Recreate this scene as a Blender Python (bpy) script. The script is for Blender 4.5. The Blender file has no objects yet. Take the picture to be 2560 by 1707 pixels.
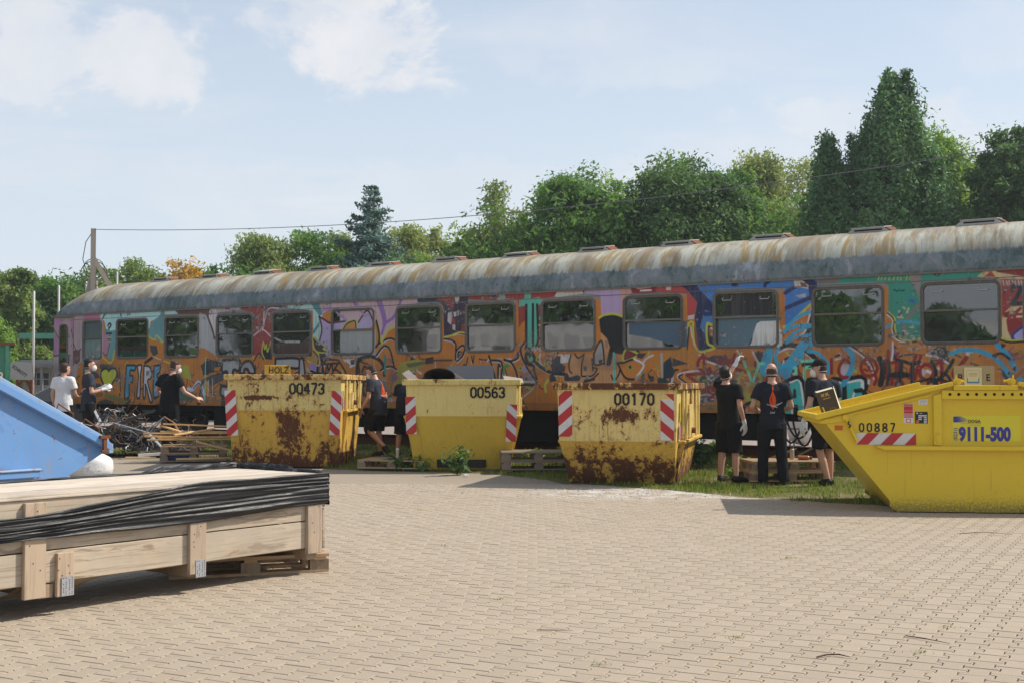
import bpy, bmesh, math, random
import numpy as np
from mathutils import Vector, Matrix, noise as mnoise
from mathutils.bvhtree import BVHTree
R=math.radians; PI=math.pi
sc=bpy.context.scene; COL=sc.collection
random.seed(7); rng=np.random.default_rng(7)

# ---------------------------------------------------------------- camera, sky, sun, exposure
cd=bpy.data.cameras.new('camera'); cam=bpy.data.objects.new('camera',cd); COL.objects.link(cam)
cam.location=(0,0,1.46); cam.rotation_euler=(R(90+1.9),0,0)
cd.sensor_width=36.0; cd.lens=36.0*3150/2560; cd.clip_start=0.1; cd.clip_end=3000
sc.camera=cam
SUN_EL=46.0; SUN_AZ=77.0            # azimuth clockwise from +Y
SUN_STRENGTH=5.0; SKY_STRENGTH=0.148; EXPOSURE=0.0; HAZE_DENSITY=.0007
sc.view_settings.view_transform='Standard'; sc.view_settings.look='None'
sc.view_settings.exposure=EXPOSURE; sc.view_settings.gamma=1.0; sc.view_settings.use_curve_mapping=False
sd=bpy.data.lights.new('sun','SUN'); sd.energy=SUN_STRENGTH; sd.angle=R(0.53); sd.color=(1.0,0.94,0.84)
so=bpy.data.objects.new('sun',sd); COL.objects.link(so)
sdir=Vector((math.sin(R(SUN_AZ))*math.cos(R(SUN_EL)),math.cos(R(SUN_AZ))*math.cos(R(SUN_EL)),math.sin(R(SUN_EL))))
so.rotation_euler=sdir.to_track_quat('Z','Y').to_euler(); so.location=sdir*60

# ---------------------------------------------------------------- node helpers
class NT:
    def __init__(s,tree): s.t=tree; s.n=tree.nodes; s.l=tree.links
    def node(s,typ,**kw):
        nd=s.n.new(typ)
        for k,v in kw.items(): setattr(nd,k,v)
        return nd
    def put(s,sock,v):
        if v is None: return
        if hasattr(v,'is_linked') or isinstance(v,bpy.types.NodeSocket): s.l.new(v,sock)
        else:
            if isinstance(v,(tuple,list)) and len(v)==3 and sock.type=='RGBA': v=(*v,1)
            sock.default_value=v
    def math(s,op,a,b=None,c=None,clamp=False):
        nd=s.node('ShaderNodeMath',operation=op,use_clamp=clamp); s.put(nd.inputs[0],a)
        if b is not None: s.put(nd.inputs[1],b)
        if c is not None: s.put(nd.inputs[2],c)
        return nd.outputs[0]
    def vmath(s,op,a,b=None):
        nd=s.node('ShaderNodeVectorMath',operation=op); s.put(nd.inputs[0],a)
        if b is not None: s.put(nd.inputs[1],b)
        return nd.outputs['Value'] if op in('DOT_PRODUCT','LENGTH','DISTANCE') else nd.outputs[0]
    def noise(s,vec,scale,detail=4,rough=.55,dist=0,col=False):
        nd=s.node('ShaderNodeTexNoise'); s.put(nd.inputs['Vector'],vec); s.put(nd.inputs['Scale'],scale)
        nd.inputs['Detail'].default_value=detail; nd.inputs['Roughness'].default_value=rough; nd.inputs['Distortion'].default_value=dist
        return nd.outputs['Color' if col else 'Fac']
    def vor(s,vec,scale,feature='F1'):
        nd=s.node('ShaderNodeTexVoronoi',feature=feature); s.put(nd.inputs['Vector'],vec); s.put(nd.inputs['Scale'],scale); return nd.outputs['Distance']
    def mix(s,f,a,b,mode='MIX'):
        nd=s.node('ShaderNodeMix',data_type='RGBA',blend_type=mode); s.put(nd.inputs[0],f); s.put(nd.inputs[6],a); s.put(nd.inputs[7],b); return nd.outputs[2]
    def ss(s,x,lo,hi,a=0.,b=1.):
        nd=s.node('ShaderNodeMapRange',interpolation_type='SMOOTHSTEP'); s.put(nd.inputs[0],x); s.put(nd.inputs[1],lo); s.put(nd.inputs[2],hi); s.put(nd.inputs[3],a); s.put(nd.inputs[4],b); return nd.outputs[0]
    def ramp(s,f,stops):
        nd=s.node('ShaderNodeValToRGB'); el=nd.color_ramp.elements
        while len(el)<len(stops): el.new(.5)
        for e,(p,c) in zip(el,stops): e.position=p; e.color=(*c,1)
        s.put(nd.inputs[0],f); return nd.outputs[0]
    def scale(s,vec,sc_,loc=(0,0,0)):
        nd=s.node('ShaderNodeMapping'); s.put(nd.inputs[0],vec); nd.inputs['Scale'].default_value=sc_; nd.inputs['Location'].default_value=loc; return nd.outputs[0]
    def sep(s,vec):
        nd=s.node('ShaderNodeSeparateXYZ'); s.put(nd.inputs[0],vec); return nd.outputs
    def bump(s,h,strength=.3,dist=.01):
        nd=s.node('ShaderNodeBump'); s.put(nd.inputs['Height'],h); nd.inputs['Strength'].default_value=strength; nd.inputs['Distance'].default_value=dist; return nd.outputs[0]

def newmat(name,rough=.6,spec=.4,metal=0.):
    m=bpy.data.materials.new(name); m.use_nodes=True; t=NT(m.node_tree)
    b=t.n['Principled BSDF']; b.inputs['Roughness'].default_value=rough; b.inputs['Specular IOR Level'].default_value=spec; b.inputs['Metallic'].default_value=metal
    tc=t.node('ShaderNodeTexCoord'); t.obj=tc.outputs['Object']; t.uv=tc.outputs['UV']
    t.pos=t.node('ShaderNodeNewGeometry').outputs['Position']; t.rand=t.node('ShaderNodeObjectInfo').outputs['Random']
    return m,t,b
def plain(name,col,rough=.6,spec=.35,var=.25,scale=6.,metal=0.,bump=0.,stretch=(1,1,1)):
    """a colour with mottling, wear and per-object variation"""
    m,t,b=newmat(name,rough,spec,metal)
    v=t.scale(t.obj,stretch)
    n=t.noise(v,scale,5,.6); n2=t.noise(v,scale*7,3,.6)
    k=t.math('ADD',t.math('MULTIPLY',n,var*1.4),t.math('MULTIPLY',n2,var*.6))
    k=t.math('ADD',k,1-var); k=t.math('ADD',k,t.math('MULTIPLY',t.math('SUBTRACT',t.rand,.5),var*.5))
    c=t.mix(1.0,col,k,'MULTIPLY'); t.put(b.inputs['Base Color'],c)
    if bump: t.put(b.inputs['Normal'],t.bump(n2,bump,.004))
    return m

# ---------------------------------------------------------------- sky: hazy summer blue with soft white cloud
w=bpy.data.worlds.new('World'); sc.world=w; w.use_nodes=True
t=NT(w.node_tree); bg=t.n['Background']
sky=t.node('ShaderNodeTexSky',sky_type='NISHITA'); sky.sun_disc=False
sky.sun_elevation=R(SUN_EL); sky.sun_rotation=R(SUN_AZ); sky.altitude=80; sky.air_density=1.0; sky.dust_density=1.2; sky.ozone_density=1.0
dirv=t.node('ShaderNodeTexCoord').outputs['Generated']
x,y,z=t.sep(dirv)
# clouds lie on a flat layer: project the direction on it
zz=t.math('ADD',t.math('MAXIMUM',z,0.0),0.16)
cx_=t.math('DIVIDE',x,zz); cy_=t.math('DIVIDE',y,zz)
cmb=t.node('ShaderNodeCombineXYZ'); t.put(cmb.inputs[0],cx_); t.put(cmb.inputs[1],cy_); cv=cmb.outputs[0]
n1=t.noise(t.scale(cv,(.7,1.6,1)),1.3,8,.6,.4); n2=t.noise(cv,0.45,3,.5)
dens=t.math('ADD',t.math('MULTIPLY',n1,.75),t.math('MULTIPLY',n2,.35))
# the cumulus seen in this direction of the sky, each at its own bearing and height, broken up by the same noise
wob=t.noise(t.scale(dirv,(1,1,1.5)),10.,10,.66,.25)
blobs=None
for (bx,bz,rx,rz,a) in ((-.125,.275,.085,.052,1.),(-.16,.30,.06,.04,.7),(-.285,.262,.055,.042,.8),(-.385,.27,.05,.05,.7),(.30,.205,.10,.03,.5),(.42,.175,.10,.03,.6),(.12,.16,.10,.02,.3),(.10,.25,.08,.018,.3),(.0,.265,.03,.02,.25),(-.22,.14,.12,.035,.3),(-.05,.15,.14,.03,.3),(.4,.26,.05,.02,.3),(-.36,.18,.05,.02,.25)):
    dx=t.math('DIVIDE',t.math('SUBTRACT',t.math('DIVIDE',x,t.math('MAXIMUM',y,.05)),bx),rx); dz=t.math('DIVIDE',t.math('SUBTRACT',t.math('DIVIDE',z,t.math('MAXIMUM',y,.05)),bz),rz)
    d=t.math('SQRT',t.math('ADD',t.math('MULTIPLY',dx,dx),t.math('MULTIPLY',dz,dz)))
    d=t.math('ADD',d,t.math('MULTIPLY',t.math('SUBTRACT',wob,.5),4.2))
    bl=t.ss(d,1.05,.45,0.,a); blobs=bl if blobs is None else t.math('MAXIMUM',blobs,bl)
gen=t.ss(dens,.50,.70,0.,.55)
cl=t.math('MAXIMUM',gen,blobs); cl=t.math('MULTIPLY',cl,t.ss(z,-.01,.10))
haze=t.ss(z,.55,-.02,.28,.92)
zen=t.math('MULTIPLY',sky.outputs[0],1.0) if False else sky.outputs[0]
c=t.mix(haze,zen,(5.05,5.6,6.2)); shade=t.noise(dirv,16.,4,.6)
c=t.mix(t.math('MULTIPLY',cl,.85),c,t.mix(t.ss(shade,.3,.7),(5.35,5.5,5.85),(6.25,6.15,6.15)))
t.put(bg.inputs['Color'],c); bg.inputs['Strength'].default_value=SKY_STRENGTH

# ---------------------------------------------------------------- mesh and object helpers
class MB:
    def __init__(s): s.v=[]; s.f=[]; s.mi=[]; s.uv=None
    def add(s,verts,faces,mi=0):
        o=len(s.v); s.v+= [tuple(p) for p in verts]; s.f+=[tuple(i+o for i in f) for f in faces]; s.mi+=[mi]*len(faces); return s
    def box(s,lo,hi,mi=0,M=None):
        x0,y0,z0=lo; x1,y1,z1=hi
        v=[Vector(p) for p in((x0,y0,z0),(x1,y0,z0),(x1,y1,z0),(x0,y1,z0),(x0,y0,z1),(x1,y0,z1),(x1,y1,z1),(x0,y1,z1))]
        if M is not None: v=[M@p for p in v]
        return s.add(v,[(0,3,2,1),(4,5,6,7),(0,1,5,4),(1,2,6,5),(2,3,7,6),(3,0,4,7)],mi)
    def bar(s,a,b,wd,ht,mi=0,up=(0,0,1)):
        a=Vector(a); b=Vector(b); d=(b-a); L=d.length; d.normalize(); u=Vector(up); sx=d.cross(u)
        if sx.length<1e-4: sx=d.cross(Vector((1,0,0)))
        sx.normalize(); u=sx.cross(d)
        M=Matrix((( d.x,sx.x,u.x,a.x),(d.y,sx.y,u.y,a.y),(d.z,sx.z,u.z,a.z),(0,0,0,1)))
        return s.box((0,-wd/2,-ht/2),(L,wd/2,ht/2),mi,M)
    def tube(s,pts,r,n=8,mi=0,cap=True):
        pts=[Vector(p) for p in pts]; k=len(pts); rr=r if isinstance(r,(list,tuple)) else [r]*k
        d0=(pts[1]-pts[0]).normalized(); up=Vector((0,0,1)) if abs(d0.z)<.9 else Vector((1,0,0)); sx=d0.cross(up).normalized(); rings=[]
        for i in range(k):
            d=(pts[min(i+1,k-1)]-pts[max(i-1,0)]).normalized(); sx=(sx-d*sx.dot(d)).normalized(); u=sx.cross(d)
            rings+=[pts[i]+(sx*math.cos(2*PI*j/n)+u*math.sin(2*PI*j/n))*rr[i] for j in range(n)]
        f=[(i*n+j,i*n+(j+1)%n,(i+1)*n+(j+1)%n,(i+1)*n+j) for i in range(k-1) for j in range(n)]
        if cap: f+=[tuple(range(n-1,-1,-1)),tuple((k-1)*n+j for j in range(n))]
        return s.add(rings,f,mi)
    def rings(s,rs,mi=0,cap=True):
        n=len(rs[0]); k=len(rs); v=[p for r in rs for p in r]
        f=[(i*n+j,i*n+(j+1)%n,(i+1)*n+(j+1)%n,(i+1)*n+j) for i in range(k-1) for j in range(n)]
        if cap: f+=[tuple(range(n-1,-1,-1)),tuple((k-1)*n+j for j in range(n))]
        return s.add(v,f,mi)
    def prism(s,poly,axis,a,b,mi=0):
        """polygon in the two other axes, extruded along axis from a to b"""
        def P(u,w,c): return {'x':(c,u,w),'y':(u,c,w),'z':(u,w,c)}[axis]
        n=len(poly); v=[P(u,w,a) for u,w in poly]+[P(u,w,b) for u,w in poly]
        f=[tuple(range(n)),tuple(range(2*n-1,n-1,-1))]+[(i,i+n,(i+1)%n+n,(i+1)%n) for i in range(n)]
        return s.add(v,f,mi)
    def mesh(s,name,mats,smooth=False,fix=True):
        me=bpy.data.meshes.new(name); me.from_pydata(s.v,[],s.f)
        for m in (mats if isinstance(mats,(list,tuple)) else [mats]): me.materials.append(m)
        me.polygons.foreach_set('material_index',s.mi)
        if fix:
            bm=bmesh.new(); bm.from_mesh(me); bmesh.ops.recalc_face_normals(bm,faces=bm.faces); bm.to_mesh(me); bm.free()
        if smooth: me.polygons.foreach_set('use_smooth',[True]*len(me.polygons))
        me.update(); return me
    def build(s,name,mats,parent=None,smooth=False,fix=True,**kw):
        return link(name,s.mesh(name,mats,smooth,fix),parent,**kw)
def link(name,data,parent=None,loc=None,rot=None,**props):
    o=bpy.data.objects.new(name,data); COL.objects.link(o)
    if parent is not None: o.parent=parent
    if loc is not None: o.location=loc
    if rot is not None: o.rotation_euler=rot
    for k,v in props.items(): o[k]=v
    return o
def thing(name,label,cat,loc=(0,0,0),rz=0.,group=None):
    o=link(name,None,None,loc,(0,0,rz)); o.empty_display_size=.2; return tag(o,label,cat,group)
def tag(o,label,cat,group=None):
    o['label']=label; o['category']=cat
    if group: o['group']=group
    return o
def kids(o): return [c for c in bpy.data.objects if c.parent==o]
def copy_tree(o,parent=None):
    c=o.copy(); COL.objects.link(c)
    if parent is not None: c.parent=parent
    for ch in o.children: copy_tree(ch,c)
    return c
def bevel(o,w=.006,seg=1):
    md=o.modifiers.new('bevel','BEVEL'); md.width=w; md.segments=seg; md.limit_method='ANGLE'; md.angle_limit=R(40); return o
def text_obj(name,body,size,mat,parent,loc,rot,bold=0.,width=1.,align='LEFT',depth=.0015):
    cu=bpy.data.curves.new(name,'FONT'); cu.body=body; cu.size=size; cu.offset=bold; cu.extrude=depth; cu.align_x=align; cu.resolution_u=3
    tmp=bpy.data.objects.new('tmp_text',cu); COL.objects.link(tmp)
    me=bpy.data.meshes.new_from_object(tmp.evaluated_get(bpy.context.evaluated_depsgraph_get())); bpy.data.objects.remove(tmp); bpy.data.curves.remove(cu)
    me.name=name; me.materials.clear(); me.materials.append(mat)
    o=link(name,me,parent,loc,rot); o.scale=(width,1,1); return o
def lin1(c): return c/12.92 if c<=.04045 else ((c+.055)/1.055)**2.4
def lin(r,g,b): return tuple(lin1(c/255) for c in (r,g,b))

# ---------------------------------------------------------------- the railway line's frame: local x along the coach, y away from the camera, z up
PHI=R(34.707); TD=Vector((math.cos(PHI),-math.sin(PHI),0)); TN=Vector((-math.sin(PHI),-math.cos(PHI),0)); TP=Vector((7.192,20.2,0))
def dn(x,y): return (x-TP.x)*TN.x+(y-TP.y)*TN.y
def sstep(a,b,x):
    t=min(1,max(0,(x-a)/(b-a))); return t*t*(3-2*t)
def gz(x,y):
    d=dn(x,y); return .07*(1-sstep(2.3,4.0,d))+.04*(1-sstep(1.0,2.6,d))

# graffiti, and tones laid over a few panes, traced in the coach side's own metres: kind, red, green, blue, stroke width in mm, then x,z pairs in cm
GRAF=[
[0,152,128,133,0,-2392,339,-2159,332,-2157,213,-2182,199,-2220,196,-2248,200,-2258,194,-2288,90,-2387,89],
[0,154,108,140,0,-2371,316,-2328,315,-2341,297,-2371,291],
[0,154,108,140,0,-2374,283,-2335,248,-2335,221,-2373,219],
[0,154,108,140,0,-2300,314,-2286,313,-2287,263,-2302,292],
[0,165,138,144,0,-2373,215,-2291,219,-2290,174,-2362,164,-2375,175],
[1,92,50,60,35,-2371,314,-2370,291,-2335,250],
[1,92,50,60,35,-2373,218,-2359,220,-2335,221],
[1,92,50,60,35,-2375,175,-2363,162,-2334,172],
[1,92,50,60,35,-2295,287,-2287,263,-2271,234],
[1,92,50,60,35,-2249,236,-2263,230],
[1,92,50,60,35,-2283,327,-2280,194],
[0,85,51,55,0,-2279,231,-2271,236,-2259,232,-2251,236,-2253,204,-2264,198,-2276,198],
[0,122,63,74,0,-2271,218,-2262,220,-2260,208,-2269,206],
[0,160,95,115,0,-2238,326,-2172,324,-2175,308,-2238,309],
[0,85,125,130,0,-2152,286,-2103,283,-2072,231,-2103,232,-2111,224,-2125,201,-2142,219,-2133,244,-2152,272],
[0,85,125,130,0,-1981,280,-1961,302,-1936,313,-1923,328,-1919,248,-1932,248,-1955,254,-1971,257,-1978,264],
[0,150,185,185,0,-2172,324,-2153,326,-2056,329,-1933,328,-1937,313,-1956,304,-1973,299,-1977,282,-1984,280,-2106,281,-2134,280,-2148,286,-2154,306,-2168,312],
[0,111,136,144,0,-2066,329,-2056,329,-2047,318,-2065,315],
[1,47,85,96,50,-2092,329,-2087,316],
[1,47,79,88,50,-2150,325,-2161,312],
[0,150,185,185,0,-1922,325,-1879,328,-1873,315,-1919,315],
[0,54,95,120,0,-1885,329,-1874,329,-1871,317,-1876,317],
[0,85,55,47,0,-1874,329,-1759,330,-1757,329,-1762,305,-1767,303,-1776,311,-1792,314,-1792,312,-1871,314],
[0,150,105,128,0,-2158,272,-2132,268,-2135,236,-2144,218,-2158,225],
[1,92,50,60,30,-2132,268,-2133,244,-2144,218,-2158,225],
[1,31,32,35,50,-2139,293,-2134,299,-2127,295,-2130,290,-2135,287,-2135,283],
[1,31,32,35,50,-2145,273,-2125,273],
[0,138,138,112,0,-2143,266,-2126,264,-2129,250,-2140,252],
[1,31,32,35,20,-2141,260,-2127,259],
[1,31,32,35,20,-2141,256,-2127,255],
[0,150,150,152,0,-1792,315,-1776,311,-1762,303,-1751,279,-1739,256,-1734,212,-1775,230,-1791,232,-1794,227,-1795,312],
[0,176,168,172,0,-1757,329,-1704,329,-1696,317,-1730,313,-1736,256,-1743,260,-1751,279,-1761,305],
[0,165,150,155,0,-1738,327,-1704,329,-1685,317,-1733,315],
[0,150,48,58,0,-1707,320,-1699,329,-1688,319],
[1,85,55,47,60,-1765,305,-1751,279,-1740,253],
[0,130,45,44,0,-1654,329,-1571,331,-1529,317,-1552,307,-1549,242,-1562,219,-1577,212,-1590,216,-1607,211,-1612,213,-1611,309,-1654,318],
[0,170,154,160,0,-1687,326,-1654,329,-1652,318,-1685,318],
[0,85,56,74,0,-1571,331,-1507,330,-1504,319,-1558,315,-1575,283,-1573,324],
[1,187,170,170,30,-1572,326,-1578,271],
[1,187,170,170,30,-1526,317,-1561,315,-1578,271],
[1,187,170,170,30,-1610,255,-1579,269,-1550,252],
[0,150,180,175,0,-1510,330,-1430,332,-1404,330,-1390,300,-1399,241,-1419,253,-1419,308,-1504,318],
[0,65,117,122,0,-1430,332,-1404,330,-1390,299,-1399,295,-1418,314],
[1,65,117,122,70,-1393,285,-1418,259],
[0,65,117,122,0,-1461,330,-1450,331,-1449,320,-1460,320],
[0,165,140,145,0,-1405,334,-1275,332,-1117,337,-1118,314,-1171,309,-1173,265,-1177,265,-1199,258,-1214,238,-1218,233,-1225,262,-1231,282,-1234,308,-1258,314,-1302,314,-1303,315,-1362,312,-1390,300],
[0,150,135,165,0,-1396,292,-1365,279,-1324,282,-1332,263,-1362,255,-1363,206,-1380,201,-1399,239,-1392,266],
[0,150,165,160,0,-1397,294,-1392,266,-1394,241,-1404,248],
[1,75,35,55,45,-1401,294,-1385,287,-1365,279,-1324,282],
[1,75,35,55,45,-1400,294,-1392,266,-1399,239],
[0,65,35,45,0,-1408,214,-1380,213,-1366,199,-1399,201],
[1,143,112,160,50,-1392,306,-1367,312],
[1,143,112,160,50,-1367,329,-1367,310],
[1,143,112,160,50,-1308,332,-1286,317],
[1,125,90,145,70,-1236,337,-1216,295,-1211,270,-1216,252],
[1,125,90,145,70,-1221,326,-1207,284,-1208,270],
[1,125,90,145,70,-1161,327,-1180,290,-1203,276],
[1,125,90,145,70,-1302,331,-1292,316],
[2,165,140,145,0,-1340,315,-1234,312,-1233,262,-1340,261],
[2,138,138,136,0,-1340,264,-1233,264,-1233,202,-1340,204],
[2,150,135,165,0,-1288,277,-1260,303,-1239,274,-1246,264,-1338,264,-1340,281,-1302,284],
[2,150,135,165,0,-1361,278,-1324,282,-1332,262,-1361,262],
[2,165,111,58,0,-1334,263,-1324,276,-1308,282,-1293,282,-1292,264,-1301,262],
[3,75,35,55,40,-1286,278,-1260,303,-1240,275],
[3,75,35,55,40,-1361,279,-1324,282],
[3,143,112,160,50,-1356,306,-1321,284],
[3,143,112,160,50,-1282,307,-1269,293],
[3,160,160,56,30,-1335,264,-1324,276,-1308,283,-1292,283,-1289,276,-1290,263],
[3,31,32,35,30,-1330,264,-1321,275,-1308,280,-1295,281,-1292,263],
[2,165,111,58,0,-1255,264,-1242,272,-1233,280,-1233,262],
[0,40,38,62,0,-1119,333,-1068,333,-1061,315,-1108,315,-1118,316],
[0,48,42,58,0,-1068,333,-982,333,-986,303,-988,246,-1007,249,-1029,244,-1047,241,-1049,305,-1061,315],
[0,130,45,42,0,-1071,334,-1021,330,-1022,315,-1025,296,-1045,315,-1061,317],
[0,125,42,42,0,-987,329,-903,334,-913,312,-982,316],
[0,40,38,62,0,-930,315,-911,330,-915,313],
[0,111,133,133,0,-912,312,-903,333,-894,332,-890,311],
[0,176,160,152,0,-1021,326,-1007,326,-1008,318,-1013,308,-1018,315],
[0,165,156,160,0,-1037,291,-1027,293,-1025,282,-1029,266,-1038,273],
[0,165,156,160,0,-1023,292,-1009,293,-1008,285,-1021,282],
[0,165,156,160,0,-1025,266,-1018,266,-1018,254,-1025,257],
[0,122,48,46,0,-1027,279,-1018,279,-1017,266,-1026,266],
[0,122,48,46,0,-1001,266,-992,269,-994,253,-1001,250],
[0,130,45,44,0,-894,329,-873,330,-760,334,-774,314,-792,313,-857,310,-894,316,-890,312],
[0,122,50,48,0,-861,314,-844,315,-843,270,-852,265,-859,255],
[0,122,50,48,0,-812,300,-798,304,-796,259,-811,259],
[0,165,160,155,0,-760,335,-714,337,-705,318,-767,313,-774,315],
[0,180,130,79,0,-751,328,-716,329,-707,320,-752,321],
[0,85,48,44,0,-716,337,-709,337,-705,319,-708,318],
[0,150,130,165,0,-707,329,-628,329,-623,301,-628,274,-668,269,-670,313,-705,318],
[0,165,125,115,0,-629,329,-606,331,-602,317,-614,303,-612,269,-628,274,-623,299],
[0,115,35,42,0,-605,331,-530,332,-529,330,-530,317,-550,313,-600,313,-603,319],
[1,200,180,180,30,-590,323,-562,324],
[1,200,180,180,30,-583,318,-561,318],
[0,150,60,58,0,-550,332,-518,331,-512,332,-488,318,-466,292,-473,267,-486,264,-487,308,-550,314],
[0,180,160,155,0,-529,330,-518,330,-520,316,-530,317],
[0,55,105,165,0,-478,331,-274,336,-239,325,-244,285,-290,248,-298,243,-298,311,-426,315,-428,236,-438,250,-447,251,-448,222,-463,237,-462,293],
[0,60,105,155,0,-450,290,-428,278,-428,243,-438,250,-447,251,-448,229,-460,244,-456,265],
[0,35,41,74,0,-517,333,-474,331,-456,309,-428,282,-428,270,-450,278,-456,264,-461,246,-447,229,-446,219,-431,211,-448,205,-463,204,-464,208,-472,265,-466,292,-488,316],
[0,35,41,74,0,-402,331,-387,334,-386,317,-398,318],
[1,35,41,74,140,-328,338,-327,331,-330,326],
[1,35,41,74,60,-329,328,-335,316],
[0,35,41,74,0,-276,338,-267,336,-239,318,-240,290,-245,285,-253,288,-254,308,-264,323,-276,327],
[1,38,48,88,70,-297,302,-279,312],
[1,38,48,88,70,-295,276,-252,292],
[1,38,48,88,80,-450,270,-428,271],
[0,165,155,150,0,-281,324,-267,323,-254,313,-256,307,-270,311,-280,311],
[0,100,69,62,0,-271,320,-259,317,-257,310,-267,312],
[0,141,143,156,0,-278,297,-259,300,-259,293,-273,293],
[0,130,50,51,0,-486,260,-473,260,-469,237,-464,207,-473,222,-477,254,-484,252],
[0,170,160,160,0,-485,268,-472,270,-473,262,-485,261],
[0,100,96,95,0,-244,328,-195,331,-202,315,-237,315],
[0,45,120,105,0,-195,332,-84,333,-61,332,14,334,47,330,27,315,40,310,-59,312,-62,220,-60,222,-70,216,-87,215,-100,219,-107,234,-107,252,-117,262,-116,306,-124,314,-202,315],
[0,120,110,108,0,-82,334,-62,333,-63,310,-65,276,-68,291,-73,300,-81,317],
[1,107,102,96,60,-67,273,-78,260,-87,249],
[1,107,102,96,50,-92,245,-86,217],
[0,60,30,25,0,-30,324,-32,320,-35,318,-39,319,-42,322,-42,326,-39,329,-35,329,-32,327],
[1,143,154,74,20,-132,322,-133,317],
[1,143,154,74,20,-127,321,-128,317],
[1,143,154,74,20,-121,320,-122,317],
[1,143,154,74,20,-114,320,-115,316],
[1,143,154,74,20,-106,320,-108,316],
[1,143,154,74,20,-100,320,-101,316],
[1,143,154,74,20,-95,319,-96,315],
[1,143,154,74,20,-85,321,-86,315],
[1,143,154,74,20,-80,320,-81,315],
[1,160,154,112,30,-99,264,-94,254],
[1,160,154,112,30,-101,254,-93,253],
[1,160,154,112,30,-83,268,-86,261],
[1,160,154,112,30,-92,270,-89,268],
[1,160,154,112,30,-81,237,-76,237],
[1,160,154,112,30,-93,231,-90,231],
[1,64,48,122,30,-95,262,-99,257],
[1,48,80,160,50,-80,281,-75,279],
[1,31,32,35,20,-107,299,-105,299],
[1,31,32,35,20,-103,297,-101,297],
[1,31,32,35,20,-99,299,-98,298],
[1,31,32,35,20,-95,298,-93,297],
[1,31,32,35,20,-91,298,-90,298],
[0,180,154,112,0,27,315,46,333,50,331,57,320,99,311,99,307,63,310],
[0,122,44,42,0,51,329,100,327,99,311,57,321],
[0,138,52,48,0,37,314,48,323,55,313],
[0,130,50,48,0,64,309,99,307,98,212,76,212,64,218],
[0,176,154,116,0,64,247,67,256,79,267,77,256,70,245,73,225,77,216,77,212,62,217],
[0,110,42,42,0,66,256,76,259,73,248,66,249],
[0,120,42,42,0,70,243,82,248,94,238,80,226,72,227],
[0,144,135,180,0,98,236,82,224,81,216,84,213,98,212],
[1,48,56,110,40,98,236,82,224,79,217,82,213],
[0,31,58,53,0,59,241,63,241,63,218,59,218],
[1,28,40,50,60,80,291,83,298,89,298,92,293,89,285,80,271],
[1,28,40,50,60,79,270,94,270],
[0,185,166,126,0,78,265,95,266,95,248,78,248],
[1,130,45,44,50,80,251,91,262],
[1,130,45,44,40,83,256,83,249],
[1,130,45,44,40,93,253,83,253],
[1,176,154,154,20,66,307,67,301],
[1,176,154,154,20,71,306,72,301],
[1,176,154,154,20,75,306,76,301],
[1,176,154,154,20,80,306,81,302],
[1,176,154,154,20,84,305,85,299],
[1,176,154,154,20,89,305,90,299],
[1,176,154,154,20,93,305,94,299],
[1,176,154,154,20,98,304,99,299],
[0,55,58,60,0,-2166,197,-2132,194,-2111,181,-2163,180,-2173,191],
[0,55,58,60,0,-2213,182,-2182,174,-2166,162,-2206,157],
[0,55,58,60,0,-2206,148,-2169,146,-2156,134,-2196,126],
[0,55,58,60,0,-2174,100,-2146,106,-2116,101,-2109,92,-2180,92],
[0,55,58,60,0,-1975,241,-1949,239,-1943,220,-1960,213,-1972,226],
[0,55,58,60,0,-1789,190,-1760,199,-1759,166,-1778,168],
[1,35,32,30,80,-1992,198,-1964,211],
[1,160,154,144,30,-1963,213,-1934,205],
[1,138,90,40,100,-1908,197,-1891,153],
[1,110,106,58,120,-2143,116,-2101,109,-2070,99],
[1,122,80,32,100,-2193,114,-2162,118],
[1,58,60,58,50,-2093,185,-2086,128],
[1,110,106,58,50,-2212,128,-2203,124],
[1,160,160,56,35,-2159,213,-2125,199,-2111,232],
[1,160,160,56,35,-1979,264,-1969,257,-1955,254,-1952,265,-1935,254,-1932,248,-1925,248],
[1,160,160,56,40,-1921,202,-1903,196],
[0,55,135,170,0,-2229,193,-2212,193,-2218,164,-2210,109,-2234,109,-2235,193],
[1,22,38,47,50,-2229,193,-2212,193,-2218,164,-2210,109,-2234,109,-2235,193,-2229,193],
[0,165,165,50,0,-2134,178,-2141,184,-2152,184,-2161,180,-2166,174,-2165,162,-2156,146,-2141,126,-2116,150,-2104,163,-2101,175,-2108,184,-2120,185,-2129,182],
[1,22,38,47,55,-2134,178,-2141,184,-2152,184,-2161,180,-2166,174,-2165,162,-2156,146,-2141,126,-2116,150,-2104,163,-2101,175,-2108,184,-2120,185,-2129,182,-2134,178],
[0,55,135,170,0,-2064,192,-2030,191,-2033,179,-2048,180,-2050,166,-2040,166,-2040,149,-2052,149,-2053,113,-2070,113],
[1,22,38,47,50,-2064,192,-2030,191,-2033,179,-2048,180,-2050,166,-2040,166,-2040,149,-2052,149,-2053,113,-2070,113,-2064,192],
[0,176,170,180,0,-2023,191,-2006,191,-2010,163,-2011,114,-2023,114,-2017,163],
[1,22,38,47,45,-2023,191,-2006,191,-2010,163,-2011,114,-2023,114,-2017,163,-2023,191],
[0,176,170,180,0,-1996,191,-1977,188,-1967,175,-1971,159,-1982,151,-1964,106,-1972,101,-1987,138,-1991,142,-1991,114,-1998,114],
[1,22,38,47,45,-1996,191,-1977,188,-1967,175,-1971,159,-1982,151,-1964,106,-1972,101,-1987,138,-1991,142,-1991,114,-1998,114,-1996,191],
[0,160,106,48,0,-1986,177,-1979,175,-1979,171,-1986,168],
[1,22,38,47,20,-1986,177,-1979,175,-1979,171,-1986,168,-1986,177],
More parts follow.
